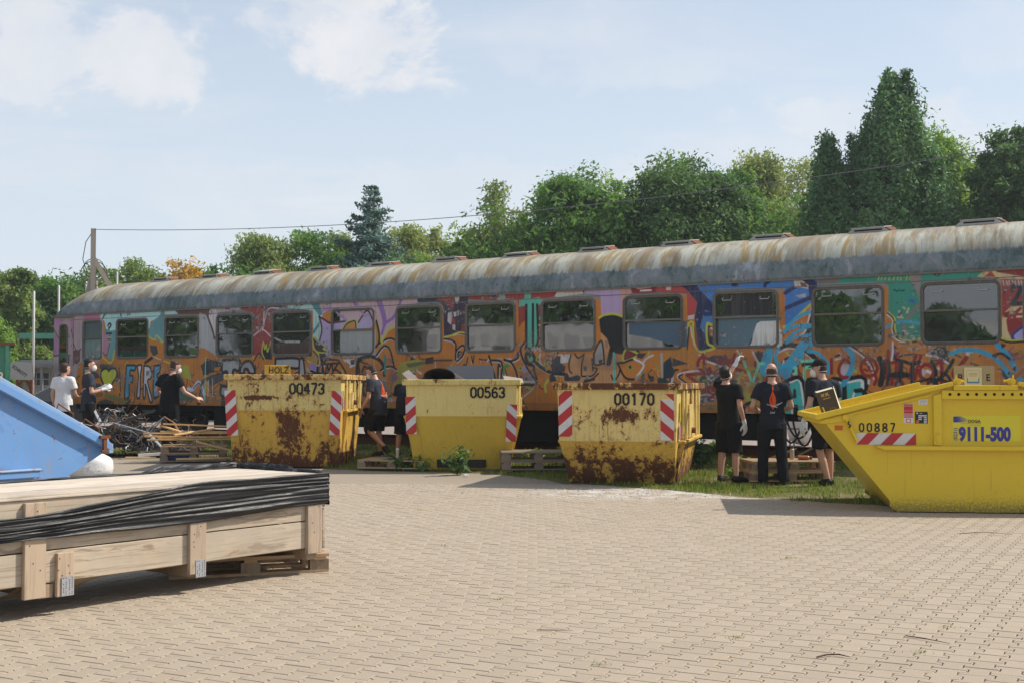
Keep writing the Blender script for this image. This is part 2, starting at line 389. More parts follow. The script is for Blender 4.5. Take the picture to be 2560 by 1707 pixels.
[0,55,135,170,0,-1958,190,-1935,190,-1939,172,-1945,172,-1945,161,-1939,161,-1942,150,-1948,150,-1947,127,-1936,126,-1939,116,-1960,115],
[1,22,38,47,50,-1958,190,-1935,190,-1939,172,-1945,172,-1945,161,-1939,161,-1942,150,-1948,150,-1947,127,-1936,126,-1939,116,-1960,115,-1958,190],
[0,48,86,74,0,-1885,155,-1852,161,-1841,135,-1813,124,-1797,111,-1835,103,-1871,107],
[0,138,138,56,0,-1875,191,-1833,191,-1819,153,-1846,161],
[1,170,170,192,90,-1832,133,-1816,132,-1802,146,-1792,148,-1783,135,-1774,120],
[1,58,60,72,30,-1813,134,-1801,144,-1792,146,-1781,129],
[0,44,48,54,0,-1785,189,-1766,206,-1716,196,-1715,176,-1755,171,-1779,165],
[0,55,60,68,0,-1784,154,-1750,167,-1697,172,-1699,158,-1736,145,-1749,136,-1766,156,-1790,136],
[0,44,48,54,0,-1715,116,-1675,112,-1675,89,-1717,89],
[0,160,100,40,0,-1742,184,-1718,187,-1722,177,-1739,176],
[1,176,168,160,20,-1760,154,-1762,114],
[1,176,168,160,20,-1746,158,-1746,114],
[1,90,170,159,28,-1771,208,-1773,100],
[0,136,136,140,0,-1713,201,-1656,201,-1657,176,-1676,175,-1676,118,-1715,118,-1715,140,-1696,141,-1696,173,-1713,174],
[1,31,32,35,70,-1713,201,-1656,201,-1657,176,-1676,175,-1676,118,-1715,118,-1715,140,-1696,141,-1696,173,-1713,174,-1713,201],
[0,136,136,140,0,-1653,170,-1650,184,-1638,196,-1622,198,-1610,190,-1603,170,-1620,170,-1627,179,-1638,179,-1640,170],
[1,31,32,35,70,-1653,170,-1650,184,-1638,196,-1622,198,-1610,190,-1603,170,-1620,170,-1627,179,-1638,179,-1640,170,-1653,170],
[0,136,136,140,0,-1536,203,-1464,202,-1464,181,-1503,181,-1503,157,-1536,157],
[1,31,32,35,60,-1536,203,-1464,202,-1464,181,-1503,181,-1503,157,-1536,157,-1536,203],
[0,136,136,140,0,-1460,201,-1449,201,-1443,154,-1460,154],
[1,31,32,35,50,-1460,201,-1449,201,-1443,154,-1460,154,-1460,201],
[1,31,32,35,60,-1450,201,-1389,198],
[1,31,32,35,60,-1389,198,-1390,165],
[0,38,36,40,0,-1420,252,-1406,241,-1380,227,-1388,223,-1373,216,-1399,215,-1415,224],
[1,160,160,56,30,-1420,252,-1406,241,-1380,227,-1388,223,-1373,216,-1399,215,-1415,224,-1420,252],
[0,38,36,40,0,-1572,202,-1579,221,-1570,232,-1553,235,-1546,201],
[1,160,160,56,30,-1571,202,-1580,219,-1576,241,-1571,225,-1566,235,-1562,219,-1553,239,-1547,242],
[1,160,160,56,30,-1610,211,-1605,198],
[1,31,32,35,40,-1607,198,-1590,216,-1574,202],
[0,150,112,60,0,-1417,217,-1406,213,-1401,198,-1403,188,-1427,195,-1446,200],
[1,160,160,56,30,-1415,224,-1401,208,-1402,186,-1436,197],
[1,31,32,35,30,-1418,219,-1403,205,-1404,189],
[0,122,106,144,0,-1436,181,-1424,193,-1399,184,-1394,171,-1427,171],
[1,160,160,56,25,-1436,181,-1431,171],
[0,150,96,44,0,-1362,167,-1350,179,-1332,169],
[1,31,32,35,45,-1389,188,-1378,198,-1362,199,-1343,197,-1334,189],
[1,31,32,35,45,-1389,189,-1337,191],
[1,31,32,35,45,-1380,169,-1375,189,-1371,175,-1362,189,-1357,175,-1343,190],
[1,31,32,35,45,-1362,165,-1352,177,-1335,169],
[1,31,32,35,45,-1335,190,-1319,169],
[1,31,32,35,45,-1392,195,-1385,171],
[0,180,174,176,0,-1328,199,-1294,200,-1292,185,-1307,180,-1321,190],
[0,52,55,60,0,-1307,197,-1294,199,-1294,187,-1305,187],
[0,160,100,40,0,-1321,195,-1307,187,-1312,177,-1323,180],
[1,31,32,35,75,-1288,163,-1286,191,-1275,201,-1246,204,-1224,197,-1211,182,-1209,164],
[1,31,32,35,75,-1281,171,-1284,191,-1275,198],
[1,31,32,35,50,-1272,171,-1266,183,-1258,179],
[1,31,32,35,50,-1288,163,-1268,164],
[1,31,32,35,50,-1277,146,-1248,155],
[1,31,32,35,50,-1268,140,-1261,163,-1248,155],
[1,31,32,35,50,-1272,135,-1261,120,-1252,140],
[1,31,32,35,50,-1248,146,-1250,120],
[1,31,32,35,50,-1270,149,-1268,120],
[1,180,168,176,45,-1223,230,-1202,238,-1187,240,-1171,233],
[1,31,32,35,45,-1223,231,-1203,240,-1188,241,-1172,234],
[1,180,168,176,45,-1231,204,-1215,220,-1204,225,-1191,213,-1181,179],
[1,31,32,35,45,-1232,206,-1216,222,-1205,226,-1192,215,-1181,180],
[1,180,168,176,45,-1046,236,-1028,233,-1017,225,-1015,210],
[1,31,32,35,45,-1047,238,-1029,235,-1017,227,-1016,212],
[1,180,168,176,45,-1016,194,-1014,211,-1001,222,-992,218,-999,201,-1012,190],
[1,31,32,35,45,-1017,195,-1015,212,-1001,223,-993,219,-999,203,-1013,192],
[1,180,168,176,45,-1011,198,-1010,208,-1006,210],
[1,31,32,35,45,-1011,200,-1010,209,-1006,211],
[1,180,168,176,45,-1219,173,-1204,179,-1187,181,-1174,174],
[1,31,32,35,45,-1220,174,-1205,181,-1188,182,-1175,176],
[1,180,168,176,45,-1042,242,-1026,245,-1007,248,-989,244],
[1,31,32,35,45,-1043,243,-1027,247,-1007,249,-990,245],
[1,160,160,56,40,-1231,282,-1225,262,-1217,234,-1214,238,-1199,258,-1177,267],
[1,31,32,35,50,-1232,280,-1224,252,-1225,234,-1233,224],
[1,160,160,56,35,-1047,241,-1029,244,-1007,250,-990,248],
[1,47,111,104,60,-1207,205,-1207,168],
[0,136,134,48,0,-1171,182,-1160,190,-1146,192,-1123,197,-1100,194,-1088,188,-1108,182,-1137,169,-1154,156,-1171,159],
[0,136,134,48,0,-1179,151,-1152,161,-1149,133,-1183,133],
[0,90,90,52,0,-1150,188,-1096,193,-1092,188,-1141,179],
[0,38,39,42,0,-1096,199,-1074,202,-1075,188,-1096,186],
[1,60,48,44,40,-1073,194,-1027,194],
[1,64,192,176,20,-976,199,-976,188],
[1,31,32,35,30,-976,202,-974,190],
[1,31,32,35,30,-970,202,-972,188],
[1,180,168,176,45,-931,200,-923,179,-916,154],
[1,31,32,35,45,-932,202,-924,180,-916,155],
[1,180,168,176,45,-924,192,-901,186,-902,154],
[1,31,32,35,45,-925,193,-901,188,-902,155],
[1,180,168,176,45,-909,154,-907,182,-903,179],
[1,31,32,35,45,-910,155,-908,183,-904,180],
[1,60,120,50,45,-894,155,-895,174,-883,182],
[0,138,127,128,0,-913,199,-899,198,-899,195,-913,195],
[0,160,160,164,0,-892,197,-877,196,-875,192,-890,193],
[0,75,150,135,0,-845,329,-830,328,-830,312,-810,315,-798,301,-813,299,-813,229,-822,215,-841,215,-842,299,-859,297,-857,310,-845,314],
[0,75,150,135,0,-812,275,-798,280,-798,276,-811,269],
[1,31,32,35,60,-841,300,-841,215],
[1,31,32,35,55,-825,301,-825,216],
[1,31,32,35,55,-815,300,-813,231,-823,215],
[1,31,32,35,60,-842,215,-823,214],
[0,75,150,135,0,-839,201,-823,202,-823,192,-833,190],
[1,31,32,35,75,-831,207,-839,206,-842,197,-837,186,-826,184,-821,195,-827,205],
[0,31,32,35,0,-837,206,-831,209,-830,199,-834,195],
[1,180,168,176,45,-843,227,-854,214,-849,195,-835,169,-815,147],
[1,31,32,35,45,-843,228,-854,215,-850,197,-835,171,-815,148],
[1,31,32,35,50,-824,186,-821,169,-816,153],
[1,180,168,176,70,-821,187,-804,176,-780,166,-750,163],
[1,31,32,35,70,-821,189,-804,177,-781,167,-751,164],
[1,180,168,176,45,-821,214,-795,223],
[1,31,32,35,45,-821,215,-795,225],
[1,31,32,35,40,-812,234,-795,232],
[1,180,168,176,45,-894,193,-877,189,-860,195,-860,205],
[1,31,32,35,45,-894,194,-878,191,-861,197,-861,206],
[1,180,168,176,45,-894,192,-877,186,-868,174,-860,156],
[1,31,32,35,45,-894,193,-878,188,-868,175,-861,157],
[1,60,120,50,50,-894,173,-893,181,-883,182],
[1,160,160,56,30,-811,260,-795,258],
[0,150,150,60,0,-849,176,-852,171,-858,171,-861,176,-858,181,-852,181],
[0,47,95,69,0,-852,176,-854,174,-856,174,-858,176,-856,179,-854,179],
[0,150,150,60,0,-788,189,-791,184,-796,184,-799,189,-796,194,-791,193],
[0,47,95,69,0,-791,189,-792,186,-795,186,-796,189,-795,191,-792,191],
[0,150,150,60,0,-768,156,-770,152,-776,152,-778,156,-776,161,-770,161],
[0,47,95,69,0,-770,156,-772,154,-774,154,-776,156,-774,159,-772,159],
[0,150,150,60,0,-808,193,-811,188,-816,189,-819,193,-816,198,-811,198],
[0,47,95,69,0,-811,193,-812,191,-815,191,-816,193,-815,196,-812,196],
[0,150,128,160,0,-852,178,-844,183,-839,169,-848,165],
[0,132,114,124,0,-848,163,-830,165,-821,142,-844,139],
[0,48,50,60,0,-844,157,-839,159,-837,148,-842,148],
[1,160,160,56,50,-841,140,-828,134],
[1,160,160,56,50,-795,130,-797,143,-790,152],
[0,165,120,80,0,-737,202,-685,202,-653,205,-646,203,-621,198,-620,190,-631,185,-622,168,-620,142,-753,142,-744,170,-740,191],
[0,165,120,80,0,-669,243,-656,229,-650,212,-653,203,-670,203],
[0,130,101,90,0,-661,227,-655,226,-653,212,-660,215],
[0,180,176,180,0,-767,202,-737,202,-742,187,-763,185],
[0,44,48,60,0,-785,185,-769,200,-760,200,-761,187,-749,179,-751,169,-779,167],
[0,180,174,176,0,-761,194,-749,195,-749,190,-760,185],
[0,42,46,60,0,-753,166,-744,166,-740,158,-721,163,-714,158,-718,151,-751,151],
[0,48,50,60,0,-786,163,-776,164,-769,151,-786,149],
[1,31,32,35,32,-728,203,-720,195,-709,201],
[1,31,32,35,32,-707,202,-712,183,-713,161],
[1,31,32,35,32,-689,193,-687,171],
[1,31,32,35,32,-711,160,-689,161,-678,173,-683,176],
[1,31,32,35,32,-706,152,-689,155,-675,165],
[1,31,32,35,32,-708,148,-684,154],
[1,31,32,35,32,-737,201,-741,187,-740,172,-735,166],
[1,31,32,35,32,-647,162,-641,152,-631,162,-628,177,-635,184],
[0,31,32,35,0,-689,179,-684,178,-686,170,-689,171],
[0,63,74,84,0,-709,180,-701,179,-701,171,-708,171],
[0,128,112,124,0,-661,184,-651,184,-648,178,-658,177],
[0,60,64,72,0,-658,184,-653,183,-655,178],
[0,138,132,134,0,-685,203,-673,224,-666,222,-662,186,-665,184,-683,182],
[1,31,32,35,35,-685,203,-673,224,-666,222,-662,186,-665,184,-683,182,-685,203],
[0,31,32,35,0,-675,190,-665,192,-667,186,-673,184],
[0,28,29,32,0,-673,269,-663,274,-643,276,-619,272,-611,265,-611,210,-623,201,-640,203,-648,212,-656,231,-670,243],
[1,160,160,56,40,-673,270,-661,275,-638,276,-612,267],
[1,28,29,32,100,-646,210,-652,185],
[0,105,40,47,0,-621,200,-613,210,-590,202,-591,197,-618,188],
[1,160,160,56,35,-621,200,-613,210,-590,202,-591,197,-618,188,-621,200],
[0,48,50,58,0,-590,202,-571,202,-580,192,-592,195],
[0,168,104,42,0,-633,185,-620,185,-597,191,-577,180,-594,156,-617,158],
[1,31,32,35,40,-633,185,-620,185,-597,191,-577,180,-594,156,-617,158,-633,185],
[1,180,176,180,40,-597,192,-577,180,-594,156],
[0,132,124,56,0,-599,176,-602,170,-609,170,-613,176,-609,182,-602,182],
[0,31,32,35,0,-603,177,-604,174,-607,174,-609,177,-607,180,-604,180],
[0,132,124,56,0,-544,176,-546,172,-549,172,-551,176,-549,179,-546,179],
[1,70,160,150,45,-641,203,-640,146],
[0,38,48,58,0,-569,168,-564,161,-555,159,-556,151,-563,148,-568,158],
[0,138,132,116,0,-597,158,-582,165,-594,149],
[0,44,58,68,0,-547,156,-534,162,-534,146,-544,148],
[0,79,79,58,0,-581,165,-574,165,-577,148,-584,151],
[0,168,100,42,0,-301,242,-290,247,-246,284,-258,246,-264,231,-290,220,-301,219],
[0,31,32,35,0,-248,280,-243,283,-243,228,-264,231,-255,256],
[1,192,168,164,30,-248,280,-257,248,-265,231,-290,221],
[1,160,160,56,40,-301,243,-290,248,-246,285],
[1,160,160,56,35,-245,285,-245,228,-240,228],
[0,43,43,54,0,-446,249,-438,248,-422,239,-423,214,-431,212,-446,220],
[0,168,104,42,0,-443,245,-423,236,-423,227,-440,230],
[1,200,168,164,30,-439,245,-424,237],
[1,160,160,56,40,-488,209,-484,252,-475,256,-475,243,-472,218,-463,204,-448,205,-431,211,-446,219,-447,251,-439,251,-422,240],
[1,31,32,35,30,-483,247,-487,208],
[1,176,160,160,20,-480,249,-477,231,-472,214],
[0,54,54,60,0,-517,193,-484,182,-517,177],
[0,36,48,56,0,-541,180,-520,196,-517,177,-511,168,-517,157,-535,154],
[0,143,138,128,0,-542,202,-536,202,-536,154,-541,157],
[0,64,60,70,0,-451,190,-434,197,-417,196,-402,184,-410,168,-433,159,-442,162,-422,175,-424,180],
[0,138,134,138,0,-439,158,-424,164,-422,154,-436,153],
[0,106,106,106,0,-481,169,-463,170,-463,164,-480,164],
[0,42,58,48,0,-463,154,-457,161,-442,158,-434,151,-442,143,-460,143],
[0,122,122,58,0,-457,153,-445,154,-443,146,-456,146],
[0,38,50,58,0,-549,153,-535,157,-522,149,-527,140,-547,140],
[0,31,32,35,0,-386,203,-383,203,-383,186,-386,186],
[1,184,170,170,30,-459,189,-422,177,-423,169,-439,161],
[1,184,170,170,30,-485,143,-506,157,-499,165,-461,170],
[1,31,32,35,30,-483,144,-504,157,-497,163],
[1,184,170,170,30,-451,162,-439,151],
[1,192,176,176,30,-388,204,-384,197,-384,182],
[1,176,176,96,20,-379,201,-383,193],
[0,44,44,50,0,-356,201,-334,201,-338,177,-347,181],
[1,192,168,170,40,-358,201,-354,192,-339,165,-331,155],
[1,180,168,176,85,-310,203,-294,209,-273,208,-260,200,-240,185],
[1,31,32,35,85,-311,206,-296,212,-275,210,-261,203,-242,188],
[0,40,42,46,0,-269,184,-246,183,-247,175,-268,175],
[1,125,29,28,60,-455,196,-464,187,-465,175,-454,169,-442,173],
[1,125,29,28,60,-455,198,-451,162],
[1,125,29,28,60,-460,193,-449,192],
[1,125,29,28,55,-488,162,-421,164,-420,144],
[1,125,29,28,55,-488,162,-462,144],
[1,125,29,28,80,-401,186,-408,180,-404,172,-395,175,-395,182,-402,186],
[1,125,29,28,70,-428,188,-407,179],
[1,125,29,28,60,-393,197,-398,184],
[1,125,29,28,50,-412,196,-405,183],
[1,125,29,28,60,-397,183,-376,184],
[1,125,29,28,60,-419,165,-406,175],
[1,125,29,28,60,-395,174,-373,166],
[1,125,29,28,60,-354,183,-353,148],
[1,125,29,28,55,-350,165,-334,165,-333,146],
[1,125,29,28,50,-304,156,-288,162,-285,148],
[1,125,29,28,50,-274,169,-272,148],
[1,45,140,175,60,-295,243,-281,254,-267,263,-241,270],
[1,45,140,175,60,-300,235,-284,242,-267,245,-245,245],
[1,45,140,175,50,-297,219,-281,232,-265,239,-245,245],
[1,45,140,175,50,-296,216,-274,226,-245,228],
[1,45,140,175,90,-244,235,-264,212],
[1,45,140,175,170,-264,212,-279,193,-290,178,-297,162],
[1,45,140,175,100,-246,220,-264,212,-275,196],
[1,45,140,175,60,-246,214,-259,208,-271,199],
[1,45,140,175,170,-329,199,-336,178,-337,167],
[1,45,140,175,80,-324,205,-331,201,-337,191],
[1,45,140,175,60,-310,207,-316,194,-313,182,-303,175],
[1,45,140,175,130,-310,168,-296,176,-287,180],
[1,45,140,175,100,-287,176,-271,188,-269,198],
[1,100,180,150,50,-376,185,-367,166,-359,146],
[1,100,180,150,50,-359,146,-347,181],
[1,100,180,150,50,-347,181,-338,181],
[1,100,180,150,50,-269,184,-246,185],
[1,100,180,150,50,-282,173,-279,171,-278,144],
[1,100,180,150,50,-278,173,-282,173],
[1,100,180,150,50,-263,144,-262,172,-247,173],
[1,140,136,60,60,-378,165,-386,156,-385,142,-381,133,-369,122,-351,114],
[1,140,136,60,60,-355,144,-365,145,-371,137,-369,128,-357,120],
[1,140,136,60,60,-348,163,-343,155,-345,149],
[1,140,136,60,60,-369,172,-357,172],
[1,140,136,60,60,-370,116,-357,114,-352,103],
[0,120,112,106,0,-465,130,-431,129,-429,114,-439,111,-461,113],
[0,108,58,54,0,-462,142,-428,142,-427,131,-459,130],
[1,60,58,62,25,-465,126,-450,130,-430,126],
[1,154,143,146,25,-463,123,-450,126,-431,123],
[1,60,58,62,25,-461,121,-450,123,-433,120],
[1,154,143,146,25,-460,118,-450,119,-434,118],
[1,60,58,62,25,-458,115,-450,115,-435,115],
[1,125,29,28,60,-485,139,-458,140,-425,139],
[1,125,29,28,50,-460,137,-452,132,-424,135],
[1,125,29,28,50,-431,128,-458,108],
[1,125,29,28,50,-357,130,-352,142],
[1,125,29,28,50,-399,134,-388,130],
[0,38,38,47,0,-392,117,-378,103,-372,94,-394,93],
[1,31,32,35,60,-378,100,-372,109,-361,112,-354,104,-350,97],
[0,59,58,60,0,-409,152,-399,154,-386,151,-392,142],
[0,111,101,96,0,-396,154,-386,128,-391,128],
[0,95,106,64,0,-450,100,-440,107,-434,98],
[1,95,106,64,50,-466,103,-463,97],
[0,150,60,36,0,-271,149,-252,151,-252,95,-262,94],
[0,150,60,36,0,-160,137,-147,122,-156,110,-164,100,-170,97],
[1,18,20,22,150,-289,149,-271,149,-263,95,-273,94,-276,110,-285,110,-287,94,-299,94,-289,149],
[0,55,155,150,0,-289,149,-271,149,-263,95,-273,94,-276,110,-285,110,-287,94,-299,94],
[1,196,212,212,25,-290,148,-271,148,-263,94],
[0,28,26,28,0,-283,138,-279,136,-278,121,-285,121],
[1,196,212,212,30,-270,147,-263,96],
[1,196,212,212,30,-286,110,-286,95],
[1,18,20,22,150,-254,149,-240,149,-235,142,-239,130,-232,95,-242,95,-246,117,-247,95,-257,95,-254,149],
[0,55,155,150,0,-254,149,-240,149,-235,142,-239,130,-232,95,-242,95,-246,117,-247,95,-257,95],
[1,196,212,212,25,-254,148,-240,149,-235,142],
[0,28,26,28,0,-249,139,-245,139,-245,130,-250,128],
[1,196,212,212,30,-250,139,-250,124],
[1,18,20,22,150,-211,150,-198,148,-191,138,-198,125,-191,116,-188,101,-197,94,-213,94,-211,150],
[0,55,155,150,0,-211,150,-198,148,-191,138,-198,125,-191,116,-188,101,-197,94,-213,94],
[1,196,212,212,25,-211,149,-198,147,-191,137],
[1,196,212,212,30,-196,125,-190,116,-188,100],
[1,18,20,22,150,-189,149,-163,153,-160,139,-177,137,-176,130,-163,131,-160,119,-177,117,-175,108,-157,110,-156,95,-187,94,-189,149],
[0,55,155,150,0,-189,149,-163,153,-160,139,-177,137,-176,130,-163,131,-160,119,-177,117,-175,108,-157,110,-156,95,-187,94],
[1,196,212,212,25,-189,148,-163,152,-160,138],
[1,196,212,212,30,-187,148,-165,151,-163,141],
[1,196,212,212,30,-176,130,-177,122,-161,119],
[1,50,135,160,50,-120,238,-107,244,-91,247,-64,243],
[1,160,160,56,45,-117,262,-107,251,-107,234,-99,219,-87,215,-70,216,-59,222],
[1,31,32,35,30,-118,261,-109,251,-109,234,-101,218,-87,213,-70,214],
[1,192,176,176,20,-119,259,-110,249,-111,233,-104,218,-87,212],
[0,44,44,50,0,-109,211,-102,203,-108,203],
[0,44,44,50,0,-110,198,-105,193,-79,195,-54,193,-44,203,-23,204,-17,178,-31,188,-53,192,-72,193,-91,191,-112,184],
[1,192,176,180,30,-112,184,-110,199,-110,213],
[1,192,176,180,30,-55,192,-36,188,-18,177],
[1,192,176,180,25,-44,203,-48,197,-54,193],
[0,176,164,172,0,-211,187,-199,190,-203,198,-198,197,-198,187,-208,185],
[0,44,44,58,0,-211,192,-200,197,-198,193,-207,190],
[0,168,156,164,0,-199,179,-186,179,-179,170,-193,160,-201,161],
[0,168,156,164,0,-152,189,-139,188,-135,180,-145,187],
[0,176,164,172,0,-68,178,-60,179,-60,168,-68,166],
[0,168,156,160,0,-64,167,-53,169,-47,166,-48,161,-55,164,-60,156,-65,159],
[0,200,192,196,0,-55,169,-47,166,-48,162,-55,164],
[0,180,168,172,0,-153,153,-148,153,-149,145,-153,145],
[0,143,143,74,0,-177,174,-170,173,-170,164,-177,164],
[0,44,60,68,0,-175,173,-172,173,-171,168],
[1,31,32,35,50,-180,208,-162,194,-149,181,-143,166,-140,153],
[1,192,168,170,30,-182,206,-163,193,-151,180,-144,166,-141,153],
[1,47,135,168,90,-188,205,-180,197,-178,188,-181,170,-194,145],
[1,45,140,175,60,-256,201,-241,199,-227,187,-220,176,-221,164],
[1,125,29,28,55,-136,172,-138,166,-142,161,-147,159,-154,159,-159,161,-163,167,-164,173,-163,179,-159,184,-153,187,-147,186,-141,184,-138,178,-136,172],
[1,125,29,28,30,-161,167,-157,170,-154,167,-149,170,-147,167,-141,168],
[1,125,29,28,50,-156,179,-155,178],
[1,125,29,28,50,-151,174,-150,173],
[1,125,29,28,55,-140,161,-138,153,-141,145],
[1,125,29,28,55,-184,181,-191,187,-200,177,-202,164,-195,156,-187,157],
[1,125,29,28,55,-215,187,-215,164],
[1,125,29,28,60,-117,200,-121,158],
[1,125,29,28,60,-101,197,-106,156],
[1,125,29,28,55,-123,180,-98,181],
[1,125,29,28,60,-125,155,-111,160,-98,161,-78,158],
[1,125,29,28,50,-71,192,-79,173,-84,155],
[1,125,29,28,55,-64,191,-72,162,-74,153],
[1,125,29,28,60,-48,174,-38,178,-31,184,-31,148],
[1,125,29,28,70,8,187,-12,160],
[1,125,29,28,60,-12,160,8,165],
[1,125,29,28,60,-112,145,-111,155,-101,155,-94,145],
[1,125,29,28,60,-43,164,-45,159,-48,155,-52,152,-58,152,-62,155,-65,159,-66,165,-65,170,-62,174,-57,177,-52,176,-48,174,-44,170,-43,164],
[1,31,32,35,100,-132,187,-127,175,-127,162,-131,145],
[1,31,32,35,55,-118,184,-116,166,-120,145],
[1,31,32,35,55,-104,185,-91,182,-78,178,-66,182],
[1,31,32,35,60,-77,178,-79,145],
[1,31,32,35,50,-95,180,-96,166],
[1,31,32,35,55,-47,183,-40,166,-42,149],
[1,31,32,35,55,-12,184,-25,163,-43,146],
[1,31,32,35,45,-31,163,-22,159,-17,151],
[1,31,32,35,45,-77,146,-53,153,-36,153,-20,148],
[1,31,32,35,50,-116,160,-98,157,-80,160],
[1,31,32,35,40,-97,157,-99,145],
[1,31,32,35,50,-7,145,11,153],
[0,31,32,35,0,-83,162,-86,159,-94,158,-104,158,-112,160,-115,162,-112,164,-104,166,-94,166,-86,164],
[1,47,135,168,70,-16,194,1,199,26,198,49,188,63,175,74,159],
[1,47,135,168,80,56,206,70,192,81,173,89,152],
[1,31,32,35,40,50,190,62,193,75,184],
[0,44,44,50,0,61,210,70,206,63,200],
[0,74,48,38,0,51,192,55,193,55,186,52,186],
[1,160,160,56,45,60,217,76,212,98,213],
[1,31,32,35,30,60,214,76,210,98,211],
[0,138,128,64,0,19,192,18,189,15,189,13,192,15,195,18,195],
[0,51,53,44,0,17,192,17,191,16,191,15,192,16,193,17,193],
[0,138,128,64,0,90,198,89,195,86,195,85,198,86,201,89,201],
[0,51,53,44,0,89,198,88,197,87,197,87,198,87,199,88,199],
[0,138,128,64,0,93,196,92,193,89,193,88,196,89,199,92,199],
[0,51,53,44,0,92,196,91,195,90,195,90,196,90,197,91,197],
[1,125,29,28,60,7,186,-12,158,8,161],
[1,140,130,64,60,-7,156,1,172,8,172],
[0,48,44,52,0,78,169,84,175,83,164],
[1,58,36,32,50,98,171,76,156],
[0,47,135,168,0,77,162,76,159,74,157,71,158,69,161,69,164,71,166,74,167,76,165],
[0,31,68,80,0,76,162,75,160,74,159,72,160,71,161,71,163,72,165,74,165,75,164],
[2,18,20,22,0,-415,307,-323,307,-320,290,-323,273,-320,265,-411,266,-422,269,-414,277,-415,295],
[2,180,180,180,0,-360,227,-357,243,-351,252,-338,257,-309,255,-307,240,-304,236,-303,212,-310,209,-331,211,-367,211,-361,221],
[2,70,96,111,0,-426,262,-304,260,-304,255,-351,254,-361,227,-369,211,-426,211],
[2,60,80,100,0,-610,260,-530,259,-487,259,-487,211,-503,214,-542,223,-564,230,-610,237],
[2,58,38,34,0,-1545,238,-1463,235,-1422,257,-1422,207,-1545,210],  # brown tone over one lower pane, pale band next
[2,150,145,140,0,-1545,249,-1530,242,-1508,238,-1463,237,-1461,242,-1496,243,-1518,243,-1543,252],
[2,95,112,112,0,-2244,308,-2164,306,-2163,207,-2245,206],
[2,58,74,76,0,-2241,306,-2165,304,-2166,260,-2241,259],
[2,131,128,127,0,-2195,232,-2164,255,-2164,231]]
# ================================================================ GROUND
m,t,b=newmat('base_ground',.95,.1)
n=t.noise(t.pos,.35,6,.6); t.put(b.inputs['Base Color'],t.ramp(n,[(.3,(.10,.085,.055)),(.6,(.17,.15,.11)),(.8,(.08,.10,.04))])); MAT_BASE=m
mb=MB().add([(-400,-200,-.06),(400,-200,-.06),(400,900,-.06),(-400,900,-.06)],[(0,1,2,3)])
g=mb.build('ground',MAT_BASE); g['kind']='structure'

# paving bed: sandy joints near the camera, and the same stones seen from too far to tell apart beyond
m,t,b=newmat('paving_bed',.95,.15)
fine=t.noise(t.pos,60,3,.6); big=t.noise(t.pos,.5,5,.6)
joint=t.mix(fine,(.06,.045,.03),(.115,.09,.06))
x,y,z=t.sep(t.pos)
stone=t.mix(big,(.285,.235,.175),(.36,.305,.24)); stone=t.mix(t.math('MULTIPLY',t.ss(t.noise(t.pos,3.1,5,.65),.5,.75),.35),stone,(.22,.18,.14))
far=t.ss(t.math('ADD',y,t.math('MULTIPLY',big,1.5)),17.4,18.6)
# faint joint lines carried on where single stones are too small to see
rot=t.node('ShaderNodeMapping'); t.put(rot.inputs[0],t.pos); rot.inputs['Rotation'].default_value=(0,0,R(28.5))
rx,ry,rz_=t.sep(rot.outputs[0])
jl=t.math('MAXIMUM',t.ss(t.math('ABSOLUTE',t.math('SUBTRACT',t.math('FRACT',t.math('DIVIDE',ry,.181)),.5)),.44,.5),t.ss(t.math('ABSOLUTE',t.math('SUBTRACT',t.math('FRACT',t.math('DIVIDE',rx,.142)),.5)),.43,.5))
stone=t.mix(t.math('MULTIPLY',jl,.45),stone,(.14,.11,.08))
t.put(b.inputs['Base Color'],t.mix(far,joint,stone)); MAT_BED=m
mb=MB().add([(-60,-30,-.012),(45,-30,-.012),(45,60,-.012),(-60,60,-.012)],[(0,1,2,3)])
paving=mb.build('paving',MAT_BED); paving['kind']='structure'

# interlocking double-T stones
def edge_d(x): return float(np.interp(x,(-8,-5.3,-3.2,-2.4,-1.6,-.8,.0,.7,2.2,3.5,6),(4.0,4.0,4.6,4.45,4.15,4.0,4.35,4.95,5.3,5.8,5.85)))
UP,VP=.142,.181; A0=R(28.5); U=Vector((math.cos(A0),-math.sin(A0),0)); V=Vector((math.sin(A0),math.cos(A0),0))
m,t,b=newmat('paver_stone',.9,.2)
fine=t.noise(t.pos,170,3,.7); mid=t.noise(t.pos,9,5,.65); big=t.noise(t.pos,.33,4,.6)
at=t.node('ShaderNodeAttribute',attribute_name='tone'); v=t.math('ADD',at.outputs['Fac'],t.math('MULTIPLY',t.math('SUBTRACT',t.rand,.5),.12))
base=t.mix(t.math('ADD',t.math('MULTIPLY',mid,.5),t.math('MULTIPLY',big,.5)),(.305,.243,.175),(.40,.328,.245))
base=t.mix(1.,base,t.math('ADD',.97,v),'MULTIPLY'); base=t.mix(t.ss(fine,.35,.75,0.,.45),base,(.53,.455,.365)); base=t.mix(t.ss(fine,.36,.22,0.,.5),base,(.2,.155,.11))
stain=t.ss(t.noise(t.pos,1.3,6,.7,.4),.60,.74); base=t.mix(t.math('MULTIPLY',stain,.4),base,(.235,.175,.115))
och=t.ss(t.noise(t.pos,2.1,3,.5),.66,.76); base=t.mix(t.math('MULTIPLY',och,.3),base,(.47,.31,.15))
